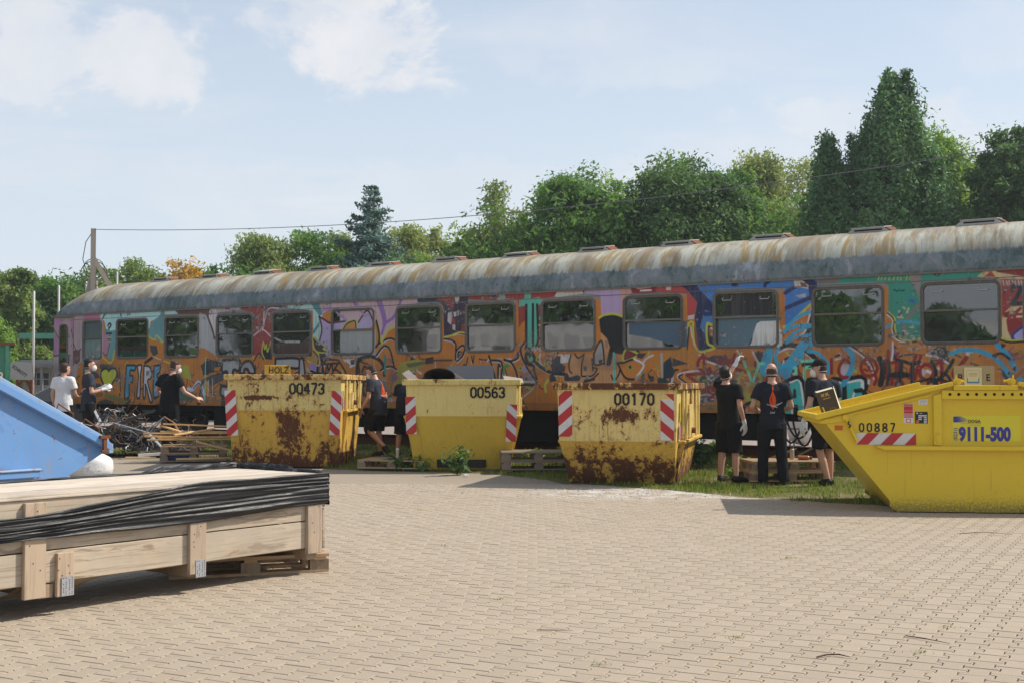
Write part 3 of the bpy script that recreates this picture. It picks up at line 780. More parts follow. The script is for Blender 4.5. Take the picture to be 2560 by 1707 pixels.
# chalk and plaster trodden into the paving by the old skips
px_,py_,pz_=t.sep(t.pos)
dx=t.math('DIVIDE',t.math('SUBTRACT',px_,1.9),2.3); dy=t.math('DIVIDE',t.math('SUBTRACT',py_,16.9),1.3)
dd=t.math('SQRT',t.math('ADD',t.math('MULTIPLY',dx,dx),t.math('MULTIPLY',dy,dy)))
ch=t.math('MULTIPLY',t.ss(dd,1.1,.2),t.ss(t.noise(t.pos,3.3,6,.7),.42,.62)); base=t.mix(t.math('MULTIPLY',ch,.8),base,(.62,.60,.57))
t.put(b.inputs['Base Color'],base); t.put(b.inputs['Normal'],t.bump(fine,.35,.003)); MAT_PAVER=m
def paver_outline(inset):
    hw,hv,amp=UP/2-inset,VP/2-inset*.72,.0185
    a1,a2=.054,.032
    r=[(hw+amp,-hv),(hw+amp,-a1),(hw-amp,-a2),(hw-amp,a2),(hw+amp,a1),(hw+amp,hv)]
    return r+[(-x,y) for x,y in reversed(r)]
def paver_geo(j=.0036,ch=.0042):
    o=paver_outline(j); i=paver_outline(j+ch); n=len(o)
    v=[(x,y,0) for x,y in i]+[(x,y,-.004) for x,y in o]+[(x,y,-.014) for x,y in o]
    # top: three convex quads and the body
    f=[(0,1,10,11),(1,2,9,10),(2,3,8,9),(3,4,7,8),(4,5,6,7)]
    f+=[(k,k+n,(k+1)%n+n,(k+1)%n) for k in range(n)]
    f+=[(k+n,k+2*n,(k+1)%n+2*n,(k+1)%n+n) for k in range(n)]
    return v,f
pv,pf=paver_geo()
pvx=[U*x+V*y+Vector((0,0,z)) for x,y,z in pv]
me1=MB().add(pvx,pf).mesh('paver',MAT_PAVER)
cells=[]
for i in range(-175,175):
    for j in range(-20,150):
        c=U*(i*UP)+V*((j+(.5 if i%2 else 0))*VP)
        if c.y<4.6 or c.y>18.4: continue
        if abs(c.x)>c.y*.46+1.6: continue
        d=dn(c.x,c.y)
        if d<edge_d(c.x)-.12: continue
        cells.append(c)
cells.sort(key=lambda c:(c.x**2+(c.y)**2)**.5 if c.y>5.6 and abs(c.x)<c.y*.42 else 99)
for k,c in enumerate(cells[:300]):
    o=link('paver',me1,paving,(c.x,c.y,rng.normal(0,.0007)),(rng.normal(0,.003),rng.normal(0,.003),rng.normal(0,.008)))
mb=MB(); tone=[]
base_v=np.array([tuple(p) for p in pvx]); 
for c in cells[300:]:
    a,b2=rng.normal(0,.003,2); zc=rng.normal(0,.0007); r=rng.normal(0,.008); co,sn=math.cos(r),math.sin(r)
    vv=base_v.copy(); vv[:,2]+=zc+vv[:,0]*a+vv[:,1]*b2
    xx=vv[:,0]*co-vv[:,1]*sn; yy=vv[:,0]*sn+vv[:,1]*co; vv[:,0]=xx+c.x; vv[:,1]=yy+c.y
    o=len(mb.v); mb.v+=[tuple(p) for p in vv.tolist()]; mb.f+=[tuple(q+o for q in f) for f in pf]; mb.mi+=[0]*len(pf)
    tone+=[rng.uniform(-.06,.06)]*len(pf)
me=mb.mesh('pavers',MAT_PAVER,fix=False); at=me.attributes.new('tone','FLOAT','FACE'); at.data.foreach_set('value',tone)
o=link('pavers',me,paving); o['kind']='stuff'

# verge: a low bank of earth and grass between the paving and the railway line
m,t,b=newmat('verge_soil',.95,.1)
n1=t.noise(t.pos,1.1,6,.65); n2=t.noise(t.pos,14,4,.6); nn=t.math('ADD',t.math('MULTIPLY',n1,.7),t.math('MULTIPLY',n2,.3))
t.put(b.inputs['Base Color'],t.ramp(nn,[(.3,(.06,.075,.02)),(.46,(.11,.115,.035)),(.56,(.19,.155,.09)),(.7,(.27,.22,.15))])); t.put(b.inputs['Normal'],t.bump(n2,.6,.03)); MAT_SOIL=m
mb=MB(); nx,ny=150,44; S0,S1=-27.0,6.0
for i in range(nx+1):
    s=S0+(S1-S0)*i/nx
    for j in range(ny+1):
        w0=TP+TD*s; k=j/ny
        e=edge_d((w0+TN*5.0).x)+.07*mnoise.noise((s*.9,3.1,0))+.06*mnoise.noise((s*4,1.1,0))
        d=-.35+.25*mnoise.noise((s*.8,9,0))+(e+.35)*k
        p=w0+TN*d; z=gz(p.x,p.y)+.02*mnoise.noise((p.x*1.7,p.y*1.7,0))
        if j==ny: z=-.02
        elif j==ny-1: z=min(z,.012)
        if j==0: z=.09
        mb.v.append((p.x,p.y,max(z,.004) if j<ny else z))
for i in range(nx):
    for j in range(ny):
        a=i*(ny+1)+j; mb.f.append((a,a+ny+1,a+ny+2,a+1)); mb.mi.append(0)
verge=mb.build('verge',MAT_SOIL,smooth=True); verge['kind']='structure'
# yard beyond the line, and the strip under the coach
m,t,b=newmat('yard_asphalt',.95,.15)
n1=t.noise(t.pos,.6,6,.65); n2=t.noise(t.pos,25,4,.6)
c=t.mix(n1,(.25,.205,.18),(.36,.30,.265)); c=t.mix(t.ss(n2,.6,.8,0,.5),c,(.15,.13,.11)); t.put(b.inputs['Base Color'],c); MAT_YARD=m
a=TP+TD*-120+TN*.2; b_=TP+TD*60+TN*.2; c_=TP+TD*60-TN*45; d_=TP+TD*-120-TN*45
o=MB().add([(p.x,p.y,.10) for p in (a,b_,c_,d_)],[(0,1,2,3)]).build('yard',MAT_YARD); o['kind']='structure'

# grass blades
m,t,b=newmat('grass_blade',.7,.25)
at=t.node('ShaderNodeAttribute',attribute_name='tone').outputs['Fac']
c=t.ramp(at,[(0.,(.09,.15,.016)),(.45,(.20,.27,.034)),(.75,(.34,.34,.07)),(1.,(.44,.37,.16))]); t.put(b.inputs['Base Color'],c)
tr=t.node('ShaderNodeBsdfTranslucent'); t.put(tr.inputs[0],c); mx=t.node('ShaderNodeMixShader'); mx.inputs[0].default_value=.45
t.l.new(b.outputs[0],mx.inputs[1]); t.l.new(tr.outputs[0],mx.inputs[2]); t.l.new(mx.outputs[0],t.n['Material Output'].inputs[0]); MAT_GRASS=m
vs=[];fs=[];tone=[]
def blade(x,y,z,h,lean,az,w,tn):
    dx,dy=math.cos(az),math.sin(az); px,py=-dy*w,dx*w; o=len(vs)
    vs.extend([(x-px,y-py,z),(x+px,y+py,z),(x+dx*lean*.4-px*.6,y+dy*lean*.4-py*.6,z+h*.6),(x+dx*lean*.4+px*.6,y+dy*lean*.4+py*.6,z+h*.6),(x+dx*lean,y+dy*lean,z+h)])
    fs.extend([(o,o+1,o+3,o+2),(o+2,o+3,o+4)]); tone.extend([tn,tn])
cnt=0
while cnt<64000:
    s=random.uniform(-20,3); d=random.uniform(-.3,6.0); p=TP+TD*s+TN*d
    if d>edge_d(p.x)-.03+.10*mnoise.noise((s*2.9,3.1,0)): continue
    cl=mnoise.noise((p.x*.9,p.y*.9,2.))+.5*mnoise.noise((p.x*3.1,p.y*3.1,7.))
    bare=.55-.35*sstep(3.2,5.2,d)
    if cl<-.25+bare*.75*random.random()-(.1 if d>3.8 else 0): continue
    cnt+=1
    h=random.uniform(.03,.085)*(1+.5*max(0,cl)); 
    blade(p.x,p.y,gz(p.x,p.y)-.005,h,random.uniform(0,.05),random.uniform(0,6.28),random.uniform(.003,.007),min(1,max(0,random.gauss(.42-.25*cl,.22))))
# tufts that grow out of the joints
for (x,y) in ((-1.05,14.6),(3.6,13.2),(2.3,10.6),(2.6,7.6),(.35,9.1),(-.1,8.6),(1.3,7.3),(.45,6.6),(2.2,6.9),(2.9,6.6),(-.6,11.4),(2.0,8.4),(1.0,9.8),(.9,8.9),(-.9,7.6)):
    for k in range(26): blade(x+random.gauss(0,.035),y+random.gauss(0,.03),-.008,random.uniform(.008,.03),random.uniform(0,.03),random.uniform(0,6.28),.003,min(1,max(0,random.gauss(.55,.2))))
me=bpy.data.meshes.new('grass'); me.from_pydata(vs,[],fs); me.materials.append(MAT_GRASS)
at=me.attributes.new('tone','FLOAT','FACE'); at.data.foreach_set('value',tone)
link('grass',me)['kind']='stuff'
# ================================================================ THE OLD RAILWAY COACH
GX0,GX1,GZ0,GZ1=-23.9,2.9,.90,3.34
def smooth_line(p,n=7):
    p=np.array(p,float)
    if len(p)<3: return p
    q=np.vstack([2*p[0]-p[1],p,2*p[-1]-p[-2]]); out=[]
    for i in range(1,len(q)-2):
        for k in range(n):
            u=k/n; a,b_,c_,d_=q[i-1],q[i],q[i+1],q[i+2]
            out.append(.5*((2*b_)+(-a+c_)*u+(2*a-5*b_+4*c_-d_)*u*u+(-a+3*b_-3*c_+d_)*u**3))
    out.append(p[-1]); return np.array(out)
def vnoise(h,w_,cy,cx,seed,octs=4,rough=.5):
    r=np.random.default_rng(seed); out=np.zeros((h,w_)); amp=1;tot=0
    for o in range(octs):
        gy,gx=max(2,int(h/cy)+2),max(2,int(w_/cx)+2); g=r.random((gy,gx))
        yy=np.linspace(0,gy-1.001,h); xx=np.linspace(0,gx-1.001,w_); y0=yy.astype(int); x0=xx.astype(int); fy=(yy-y0)[:,None]; fx=(xx-x0)[None]
        fy=fy*fy*(3-2*fy); fx=fx*fx*(3-2*fx)
        v=(g[y0][:,x0]*(1-fy)+g[y0+1][:,x0]*fy)*(1-fx)+(g[y0][:,x0+1]*(1-fy)+g[y0+1][:,x0+1]*fy)*fx
        out+=v*amp; tot+=amp; amp*=rough; cy=max(1,cy/2); cx=max(1,cx/2)
    return out/tot
def paint_coach(name):
    D=230; Wp=int((GX1-GX0)*D); Hp=int((GZ1-GZ0)*D)
    img=np.zeros((Hp,Wp,3),np.float32); al=np.zeros((Hp,Wp),np.float32)
    zz=GZ0+(np.arange(Hp)+.5)/D
    img[:]=lin(165,102,40); n=vnoise(Hp,Wp,90,140,1,5)
    img*=(.72+.56*n)[...,None]
    img=img*(1-.35*np.clip((n-.55)*4,0,1)[...,None])+np.array(lin(111,98,48))*(.35*np.clip((n-.55)*4,0,1)[...,None])
    up=np.clip((zz-3.0)/.12,0,1)[:,None,None]; img=img*(1-up)+np.array(lin(109,118,121))*up
    def poly(pts,c,glass):
        P=np.array(pts)*D; x0=max(0,int(P[:,0].min())-1); x1=min(Wp,int(P[:,0].max())+2); y0=max(0,int(P[:,1].min())-1); y1=min(Hp,int(P[:,1].max())+2)
        if x1<=x0 or y1<=y0: return
        X=np.arange(x0,x1)[None]+.5; Y=np.arange(y0,y1)[:,None]+.5; ins=np.zeros((y1-y0,x1-x0),bool)
        for i in range(len(P)):
            xa,ya=P[i]; xb,yb=P[(i+1)%len(P)]
            if ya==yb: continue
            ins^=((ya>Y)!=(yb>Y))&(X<(xb-xa)*(Y-ya)/(yb-ya)+xa)
        v=(.86+.28*n[y0:y1,x0:x1])[...,None]*c
        img[y0:y1,x0:x1]=np.where(ins[...,None],v,img[y0:y1,x0:x1]); 
        if glass: al[y0:y1,x0:x1]=np.where(ins,1,al[y0:y1,x0:x1])
        
    def line(pts,c,wd,glass):
        P=smooth_line(pts)*D; r=wd*D/2
        for i in range(len(P)-1):
            a,b_=P[i],P[i+1]; x0=max(0,int(min(a[0],b_[0])-r)-2); x1=min(Wp,int(max(a[0],b_[0])+r)+3); y0=max(0,int(min(a[1],b_[1])-r)-2); y1=min(Hp,int(max(a[1],b_[1])+r)+3)
            if x1<=x0 or y1<=y0: continue
            X=np.arange(x0,x1)[None]+.5-a[0]; Y=np.arange(y0,y1)[:,None]+.5-a[1]; d=b_-a; L=max(1e-6,d@d); u=np.clip((X*d[0]+Y*d[1])/L,0,1)
            k=np.clip(r+.7-np.hypot(X-u*d[0],Y-u*d[1]),0,1)[...,None]
            img[y0:y1,x0:x1]=img[y0:y1,x0:x1]*(1-k)+c*k
            if glass: al[y0:y1,x0:x1]=np.maximum(al[y0:y1,x0:x1],k[...,0])
    # years of older tags under the big pieces, too many to follow one by one
    rg=np.random.default_rng(31); pal=[lin(*c) for c in ((31,32,35),(31,32,35),(60,50,60),(170,160,160),(150,145,60),(90,60,40),(110,80,110),(125,60,30),(70,90,90),(190,120,50),(45,50,60))]
    for k in range(420):
        s0=rg.uniform(.3,GX1-GX0-.2); z0=rg.uniform(.08,1.15); a=rg.uniform(0,6.28); cu=rg.normal(0,1.6); L=rg.uniform(.08,.34); q=[(s0,z0)]
        for i in range(4): a+=cu*.35+rg.normal(0,.25); q.append((q[-1][0]+math.cos(a)*L*.35,min(1.2,max(.04,q[-1][1]+math.sin(a)*L*.35))))
        c=np.array(pal[rg.integers(len(pal))])
        if k%5==0: poly(q,c,False)
        else: line(q,c,rg.uniform(.012,.045),False)
    for op in GRAF:
        k=op[0]; c=np.array([lin1(v/255) for v in op[1:4]]); wd=op[4]/1000; q=op[5:]
        pts=[(q[i]/100-GX0,q[i+1]/100-GZ0) for i in range(0,len(q),2)]
        (poly(pts,c,k==2) if k in (0,2) else line(pts,c,wd,k==3))
    gb=np.clip((vnoise(Hp,Wp,120,200,44,5,.6)-.50)*6,0,1)[...,None]*np.clip((2.2-zz)/.3,0,1)[:,None,None]*.38; img=img*(1-gb)+np.array(lin(84,66,58))*gb
    # wear: flaked spots, scratches, run-down dirt under the sills and a greasy lower edge
    n2=vnoise(Hp,Wp,26,30,5,5,.62); n3=vnoise(Hp,Wp,160,420,6,3); n4=vnoise(Hp,Wp,150,6,8,3,.6); n5=vnoise(Hp,Wp,7,10,9,3,.6)
    chip=np.clip((n2*.72+n3*.42-.735)*26,0,1)[...,None]; chipc=np.where((n5>.5)[...,None],np.array(lin(143,138,134)),np.array(lin(48,51,60)))
    img=img*(1-chip*.8)+chipc*chip*.8
    sp=np.clip((n5*.8+n3*.3-.80)*30,0,1)[...,None]; img=img*(1-sp*.6)+np.array(lin(163,154,146))*sp*.6
    run=np.clip((n4-.52)*5,0,1)*np.clip(.35+.8*(n3-.4),0,1); img*=(1-.33*run)[...,None]
    low=np.clip((1.12-zz)/.2,0,1)[:,None]; img*=(1-.35*low*(.4+n3))[...,None]
    al=np.clip(al+.10*np.clip((n3*.6+n2*.4-.42)*5,0,1),0,1)
    lum=(img@np.array([.3,.59,.11]))[...,None]; img=lum+(img-lum)*.98; gr=np.clip((n3*.6+n4*.55-.56)*5,0,1)[...,None]*.22; img=img*(1-gr)+np.array(lin(112,106,98))*gr
    # bare glass keeps only a film of grey dust
    xs=GX0+(np.arange(Wp)+.5)/D; g0=np.zeros((Hp,Wp),bool)
    for s_ in [-1.858*k for k in range(12)]+[-22.03,1.30]: g0|=((np.abs(xs-s_)<(.57 if s_>-21 and s_!=1.30 else .35))[None]&((zz>2.13)&(zz<3.05))[:,None])
    img=np.where((g0&(al<.5))[...,None],np.array([.16,.155,.14]),img)
    img=np.clip(img*GAIN,0,.82)
    h2,w2=Hp//2,Wp//2; f=lambda A:A[:h2*2,:w2*2].reshape(h2,2,w2,2,*A.shape[2:]).mean((1,3))
    img=f(img); al=f(al); im=bpy.data.images.new(name,w2,h2,alpha=True,float_buffer=True); im.colorspace_settings.name='Non-Color'; im.alpha_mode='CHANNEL_PACKED'
    im.pixels.foreach_set(np.dstack([img,al]).astype(np.float32).ravel()); im.update(); im.pack(); return im
GAIN=1.68
IMG=paint_coach('coach_paint')

m,t,b=newmat('painted_coach_side',.55,.3)
tx=t.node('ShaderNodeTexImage',image=IMG,interpolation='Cubic',extension='EXTEND'); t.l.new(t.uv,tx.inputs[0])
fn=t.noise(t.obj,45,3,.6); wv=t.noise(t.scale(t.obj,(1.6,1,.5)),1.5,2,.5)
t.put(b.inputs['Base Color'],t.mix(1.,tx.outputs[0],t.math('ADD',.86,t.math('MULTIPLY',fn,.28)),'MULTIPLY'))
t.put(b.inputs['Roughness'],t.math('ADD',.42,t.math('MULTIPLY',fn,.3))); bp=t.bump(wv,.5,.02); t.put(b.inputs['Normal'],bp); MAT_SIDE=m
m,t,b=newmat('coach_glass',.04,.9)
tx=t.node('ShaderNodeTexImage',image=IMG,interpolation='Cubic',extension='EXTEND'); t.l.new(t.uv,tx.inputs[0])
dn_=t.noise(t.obj,2.2,5,.65)
b.inputs['Base Color'].default_value=(.012,.014,.014,1); b.inputs['IOR'].default_value=1.85; t.put(b.inputs['Roughness'],t.ss(dn_,.45,.75,.015,.10))
wv=t.noise(t.obj,1.3,2,.5); t.put(b.inputs['Normal'],t.bump(wv,.08,.03))
pt=t.node('ShaderNodeBsdfPrincipled'); t.put(pt.inputs['Base Color'],tx.outputs[0]); pt.inputs['Roughness'].default_value=.5
mx=t.node('ShaderNodeMixShader'); t.put(mx.inputs[0],tx.outputs[1]); t.l.new(b.outputs[0],mx.inputs[1]); t.l.new(pt.outputs[0],mx.inputs[2]); t.l.new(mx.outputs[0],t.n['Material Output'].inputs[0]); MAT_PANE=m
# roof: lichen, rust and water streaks running down a pale skin, a slate-coloured band above the gutter
m,t,b=newmat('coach_roof',.75,.25)
u,v,_=t.sep(t.uv); x,q,z=t.sep(t.obj)
cs=t.node('ShaderNodeCombineXYZ'); t.put(cs.inputs[0],t.math('ADD',u,t.math('MULTIPLY',v,.12))); t.put(cs.inputs[1],v); sv=cs.outputs[0]
s1=t.noise(t.scale(sv,(2.3,.5,1)),1.6,6,.6,.2); s2=t.noise(t.scale(sv,(9,.8,1)),1.5,5,.65,.3); s3=t.noise(t.scale(sv,(.55,.25,1)),1.2,3,.5); s4=t.noise(t.scale(sv,(24,1.6,1)),1.3,3,.6)
f=t.math('ADD',t.math('MULTIPLY',s1,.55),t.math('ADD',t.math('MULTIPLY',s2,.3),t.math('MULTIPLY',s3,.15)))
c=t.ramp(f,[(.34,(.16,.125,.09)),(.41,(.26,.215,.155)),(.46,(.39,.355,.27)),(.52,(.52,.52,.44)),(.60,(.44,.42,.33))])
oc=t.math('MULTIPLY',t.ss(t.noise(t.scale(sv,(4.2,.5,1),(4,0,0)),1.5,5,.6,.4),.50,.60),t.ss(s3,.35,.52)); c=t.mix(t.math('MULTIPLY',oc,.8),c,(.36,.23,.06))
br=t.ss(t.noise(t.scale(sv,(1.1,.35,1),(9,2,0)),1.4,6,.62),.47,.60); c=t.mix(t.math('MULTIPLY',br,.62),c,(.23,.18,.125))
c=t.mix(t.math('MULTIPLY',t.ss(s4,.55,.72),.35),c,(.12,.10,.085))
crest=t.ss(v,.85,1.4); c=t.mix(t.math('MULTIPLY',crest,.55),c,(.20,.155,.11))
bc=t.ramp(t.math('ADD',t.math('MULTIPLY',s3,.5),t.math('MULTIPLY',t.noise(t.scale(sv,(3.0,1.6,1),(3,1,0)),1.7,6,.7,.5),.5)),[(.37,(.035,.06,.06)),(.43,(.09,.135,.14)),(.50,(.165,.21,.225)),(.57,(.245,.25,.28)),(.63,(.38,.43,.45))])
bc=t.mix(t.ss(t.noise(t.scale(sv,(7,5,1),(1,5,0)),1.2,5,.7),.60,.68),bc,(.055,.06,.06)); bc=t.mix(t.ss(t.noise(t.scale(sv,(8,14,1),(6,5,0)),1.4,5,.7),.62,.7),bc,(.36,.44,.48))
be=t.math('ADD',v,t.math('MULTIPLY',t.math('SUBTRACT',s2,.5),.22)); band=t.ss(be,.34,.41); drip=t.math('MULTIPLY',t.ss(s2,.52,.66),t.ss(v,.25,.6))
c=t.mix(t.math('MULTIPLY',t.math('SUBTRACT',1.,band),.92),c,bc); c=t.mix(t.math('MULTIPLY',t.ss(v,.0,.07,1.,0.),t.ss(s2,.35,.6)),c,(.09,.075,.065))
t.put(b.inputs['Base Color'],c); t.put(b.inputs['Normal'],t.bump(s1,.25,.02)); MAT_ROOF=m
MAT_FRAME=plain('window_frame_weathered',(.185,.165,.145),.6,.3,.6,14); MAT_UNDER=plain('underframe_black',(.016,.015,.014),.8,.2,.4,5); MAT_WHEEL=plain('wheel_dark_steel',(.06,.045,.035),.6,.4,.4,8)
MAT_VENT=plain('vent_grey',(.50,.49,.46),.6,.3,.35,7); MAT_DARK=plain('dark_slot',(.012,.012,.012),.8,.2); MAT_RUBBER=plain('black_rubber_hose',(.015,.015,.015),.5,.4)
MAT_RUST=plain('rusted_steel',(.16,.065,.03),.85,.2,.5,9); MAT_ENDW=plain('coach_end_paint',(.20,.20,.19),.6,.3,.4,3)

coach=thing('railway_coach','long derelict railway coach covered in colourful graffiti behind the skips','railway coach',TP,-PHI)
UVM=lambda s,z:((s-GX0)/(GX1-GX0),(z-GZ0)/(GZ1-GZ0))
def uvplane(name,quads,parent,mat,q=0.):
    mb=MB()
    for (s0,s1,z0,z1) in quads: mb.add([(s0,q,z0),(s1,q,z0),(s1,q,z1),(s0,q,z1)],[(0,1,2,3)])
    me=mb.mesh(name,mat,fix=False); uv=me.uv_layers.new(name='UVMap')
    for l in me.loops:
        c=me.vertices[l.vertex_index].co; uv.data[l.index].uv=UVM(c.x,c.z)
    return link(name,me,parent)
ZB,ZG=.934,3.25; W0,W1=2.125,3.055; SL,SR=-22.83,2.02; SE0,SE1=-23.72,2.90
wins=[(-1.858*k,.588) for k in range(11,-1,-1)]; wins=[(s if abs(s)>.01 else 0,h) for s,h in wins]; toil=[(-22.03,.36),(1.30,.30)]
allw=sorted(wins+toil)
quads=[(SL,SR,ZB,W0),(SL,SR,W1,ZG)]; p=SL
for s,hw in allw: quads.append((p,s-hw,W0,W1)); p=s+hw
quads.append((p,SR,W0,W1))
body=uvplane('body_side',quads,coach,MAT_SIDE)
# rest of the body shell: far side, ends, floor and window reveals
mb=MB(); mb.add([(SE0,2.8,ZB),(SE1,2.8,ZB),(SE1,2.8,ZG),(SE0,2.8,ZG)],[(0,1,2,3)])
for e in (SE0,SE1): mb.add([(e,.08,ZB),(e,2.8,ZB),(e,2.8,ZG),(e,.08,ZG)],[(0,1,2,3)])
mb.add([(SE0,.08,ZB),(SE1,.08,ZB),(SE1,2.8,ZB),(SE0,2.8,ZB)],[(0,1,2,3)])
mb.add([(SL,0,ZB),(SR,0,ZB),(SR,.1,ZB+.001),(SL,.1,ZB+.001)],[(0,1,2,3)])
for e in (SL,SR): mb.add([(e,0,ZB),(e,.12,ZB),(e,.12,ZG),(e,0,ZG)],[(0,1,2,3)])
mb.build('body_shell',MAT_ENDW,coach)
def rrect(s,hw,z0,z1,r,q,n=5):
    out=[]
    for cx_,cz_,a0 in ((s+hw-r,z0+r,-90),(s+hw-r,z1-r,0),(s-hw+r,z1-r,90),(s-hw+r,z0+r,180)):
        for k in range(n+1):
            a=R(a0+90*k/n); out.append((cx_+r*math.cos(a),q,cz_+r*math.sin(a)))
    return out
def window(s,hw,halfbar=True):
    mb=MB()
    # two nested beads with a groove, then the rounded reveal going in
    prof=[(.046,.002),(.044,-.012),(.034,-.016),(.027,-.006),(.021,-.006),(.014,-.016),(.002,-.015),(-.008,-.004),(-.010,.045)]
    rs=[rrect(s,hw+o,W0-o,W1+o,max(.02,.085+o),q) for o,q in prof]
    mb.rings(rs,cap=False)
    f=mb.build('window',MAT_FRAME,coach,smooth=False)
    zm=2.632
    MB().box((s-hw-.02,-.014,zm-.016),(s+hw+.02,.03,zm+.016)).build('cross_bar',MAT_FRAME,f)
    for z0,z1,q in ((W0-.02,zm,.034),(zm,W1+.02,.022)): uvplane('pane',[(s-hw-.02,s+hw+.02,z0,z1)],f,MAT_PANE,q)
    if hw>.5:
        for dx in (-.36,.36): MB().tube([(s+dx-.085,.022,W1-.075),(s+dx-.08,-.004,W1-.115),(s+dx+.08,-.004,W1-.115),(s+dx+.085,.022,W1-.075)],.008,6).build('handle',MAT_VENT,f)
    return f
for s,hw in allw: window(s,hw)
# end doors
for s0,s1 in ((SE0,SL),(SR,SE1)):
    dr=uvplane('door',[(s0+.02,s1-.02,ZB,3.2)],coach,MAT_SIDE,.035)
    c=(s0+s1)/2
    mb=MB(); mb.rings([rrect(c,.15+o,1.75-o,3.0+o,.09+o,q) for o,q in ((.03,.036),(.03,.015),(0,.012),(-.01,.03))],cap=False); fr=mb.build('window_frame',MAT_FRAME,dr)
    MB().add(rrect(c,.15,1.75,3.0,.09,.030),[tuple(range(24))]).build('pane',MAT_PANE,dr)
    MB().tube([(s1-.13,.03,1.5),(s1-.13,-.03,1.5),(s1-.13,-.03,2.2),(s1-.13,.03,2.2)],.014,6).build('handle',MAT_WHEEL,dr)
    MB().box((s0+.0,-.02,3.2),(s1+.02,.03,3.245)).build('door_header',MAT_FRAME,coach)
for z0,z1,qq in ((3.235,3.262,-.028),(3.118,3.130,-.007),(1.058,1.068,-.006)): MB().box((SE0 if z0>3.2 else SL,qq,z0),(SE1 if z0>3.2 else SR,.02,z1)).build('rain_gutter' if z0>3.2 else 'body_seam',MAT_FRAME,coach)
mb=MB(); s=SL
for k in range(13): mb.box((-21.2+1.858*k-.004,-.003,ZB),(-21.2+1.858*k+.004,.01,W0-.09))
mb.build('panel_seam',MAT_FRAME,coach)
# coach number plate and running lettering of the type left on the lower side
MAT_BLACKP=plain('black_print',(.012,.012,.014),.6,.3)
# roof
half=[(-.012,3.25),(.0,3.36),(.03,3.47),(.085,3.58),(.17,3.70),(.30,3.83),(.48,3.945),(.72,4.045),(1.02,4.115),(1.4,4.14)]
arc=[0]
for a,c in zip(half,half[1:]): arc.append(arc[-1]+math.hypot(c[0]-a[0],c[1]-a[1]))
prof=half+[(2.8-q,z) for q,z in reversed(half[:-1])]; av=arc+[arc[-1]*2-a for a in reversed(arc[:-1])]
ss_=[]; 
for k in range(9): ss_.append((SE0-.02+1.75*(k/8)**1.5,1-(1-k/8)**2.4))
ss_+= [(s,1.) for s in np.linspace(-21.4,.9,24)]
for k in range(7,-1,-1): ss_.append((SE1+.02-1.75*(k/8)**1.5,1-(1-k/8)**2.4))
mb=MB(); uvs=[]
for s,k in ss_:
    kk=.14+.86*k; pin=.10*(1-k)
    for (q,z),a in zip(prof,av): mb.v.append((s,q+pin*(1-q/1.4),3.25+(z-3.25)*kk)); uvs.append((s,a))
n=len(prof)
for i in range(len(ss_)-1):
    for j in range(n-1): mb.f.append((i*n+j,(i+1)*n+j,(i+1)*n+j+1,i*n+j+1)); mb.mi.append(0)
for base in (0,(len(ss_)-1)*n): mb.f.append(tuple(base+j for j in range(n))); mb.mi.append(0)
me=mb.mesh('roof',MAT_ROOF,smooth=True); uv=me.uv_layers.new(name='UVMap')
for l in me.loops: uv.data[l.index].uv=uvs[l.vertex_index]
roof=link('roof',me,coach)
# roof ventilators, one above every compartment
vb=MB(); vb.prism([(-.42,0),(-.27,.105),(.27,.105),(.42,0)],'y',-.16,.16); vm=vb.mesh('roof_vent',MAT_VENT)
vl=MB().box((-.30,-.19,.098),(.30,.19,.114)).mesh('vent_lid',MAT_VENT); vs_=MB().box((-.25,-.166,.05),(.25,-.155,.075)).box((-.25,.155,.05),(.25,.166,.075)).mesh('vent_slot',MAT_DARK); vr=MB().bar((.30,0,.095),(.44,0,.005),.3,.02).mesh('vent_strap',MAT_RUST)
for k in range(13):
    o=link('roof_vent',vm,coach,(1.93-1.875*k,1.15,4.10),(R(6+rng.normal(0,1.5)),0,rng.normal(0,.03)))
    for nm,me in (('vent_lid',vl),('vent_slot',vs_),('vent_strap',vr)): link(nm,me,o)
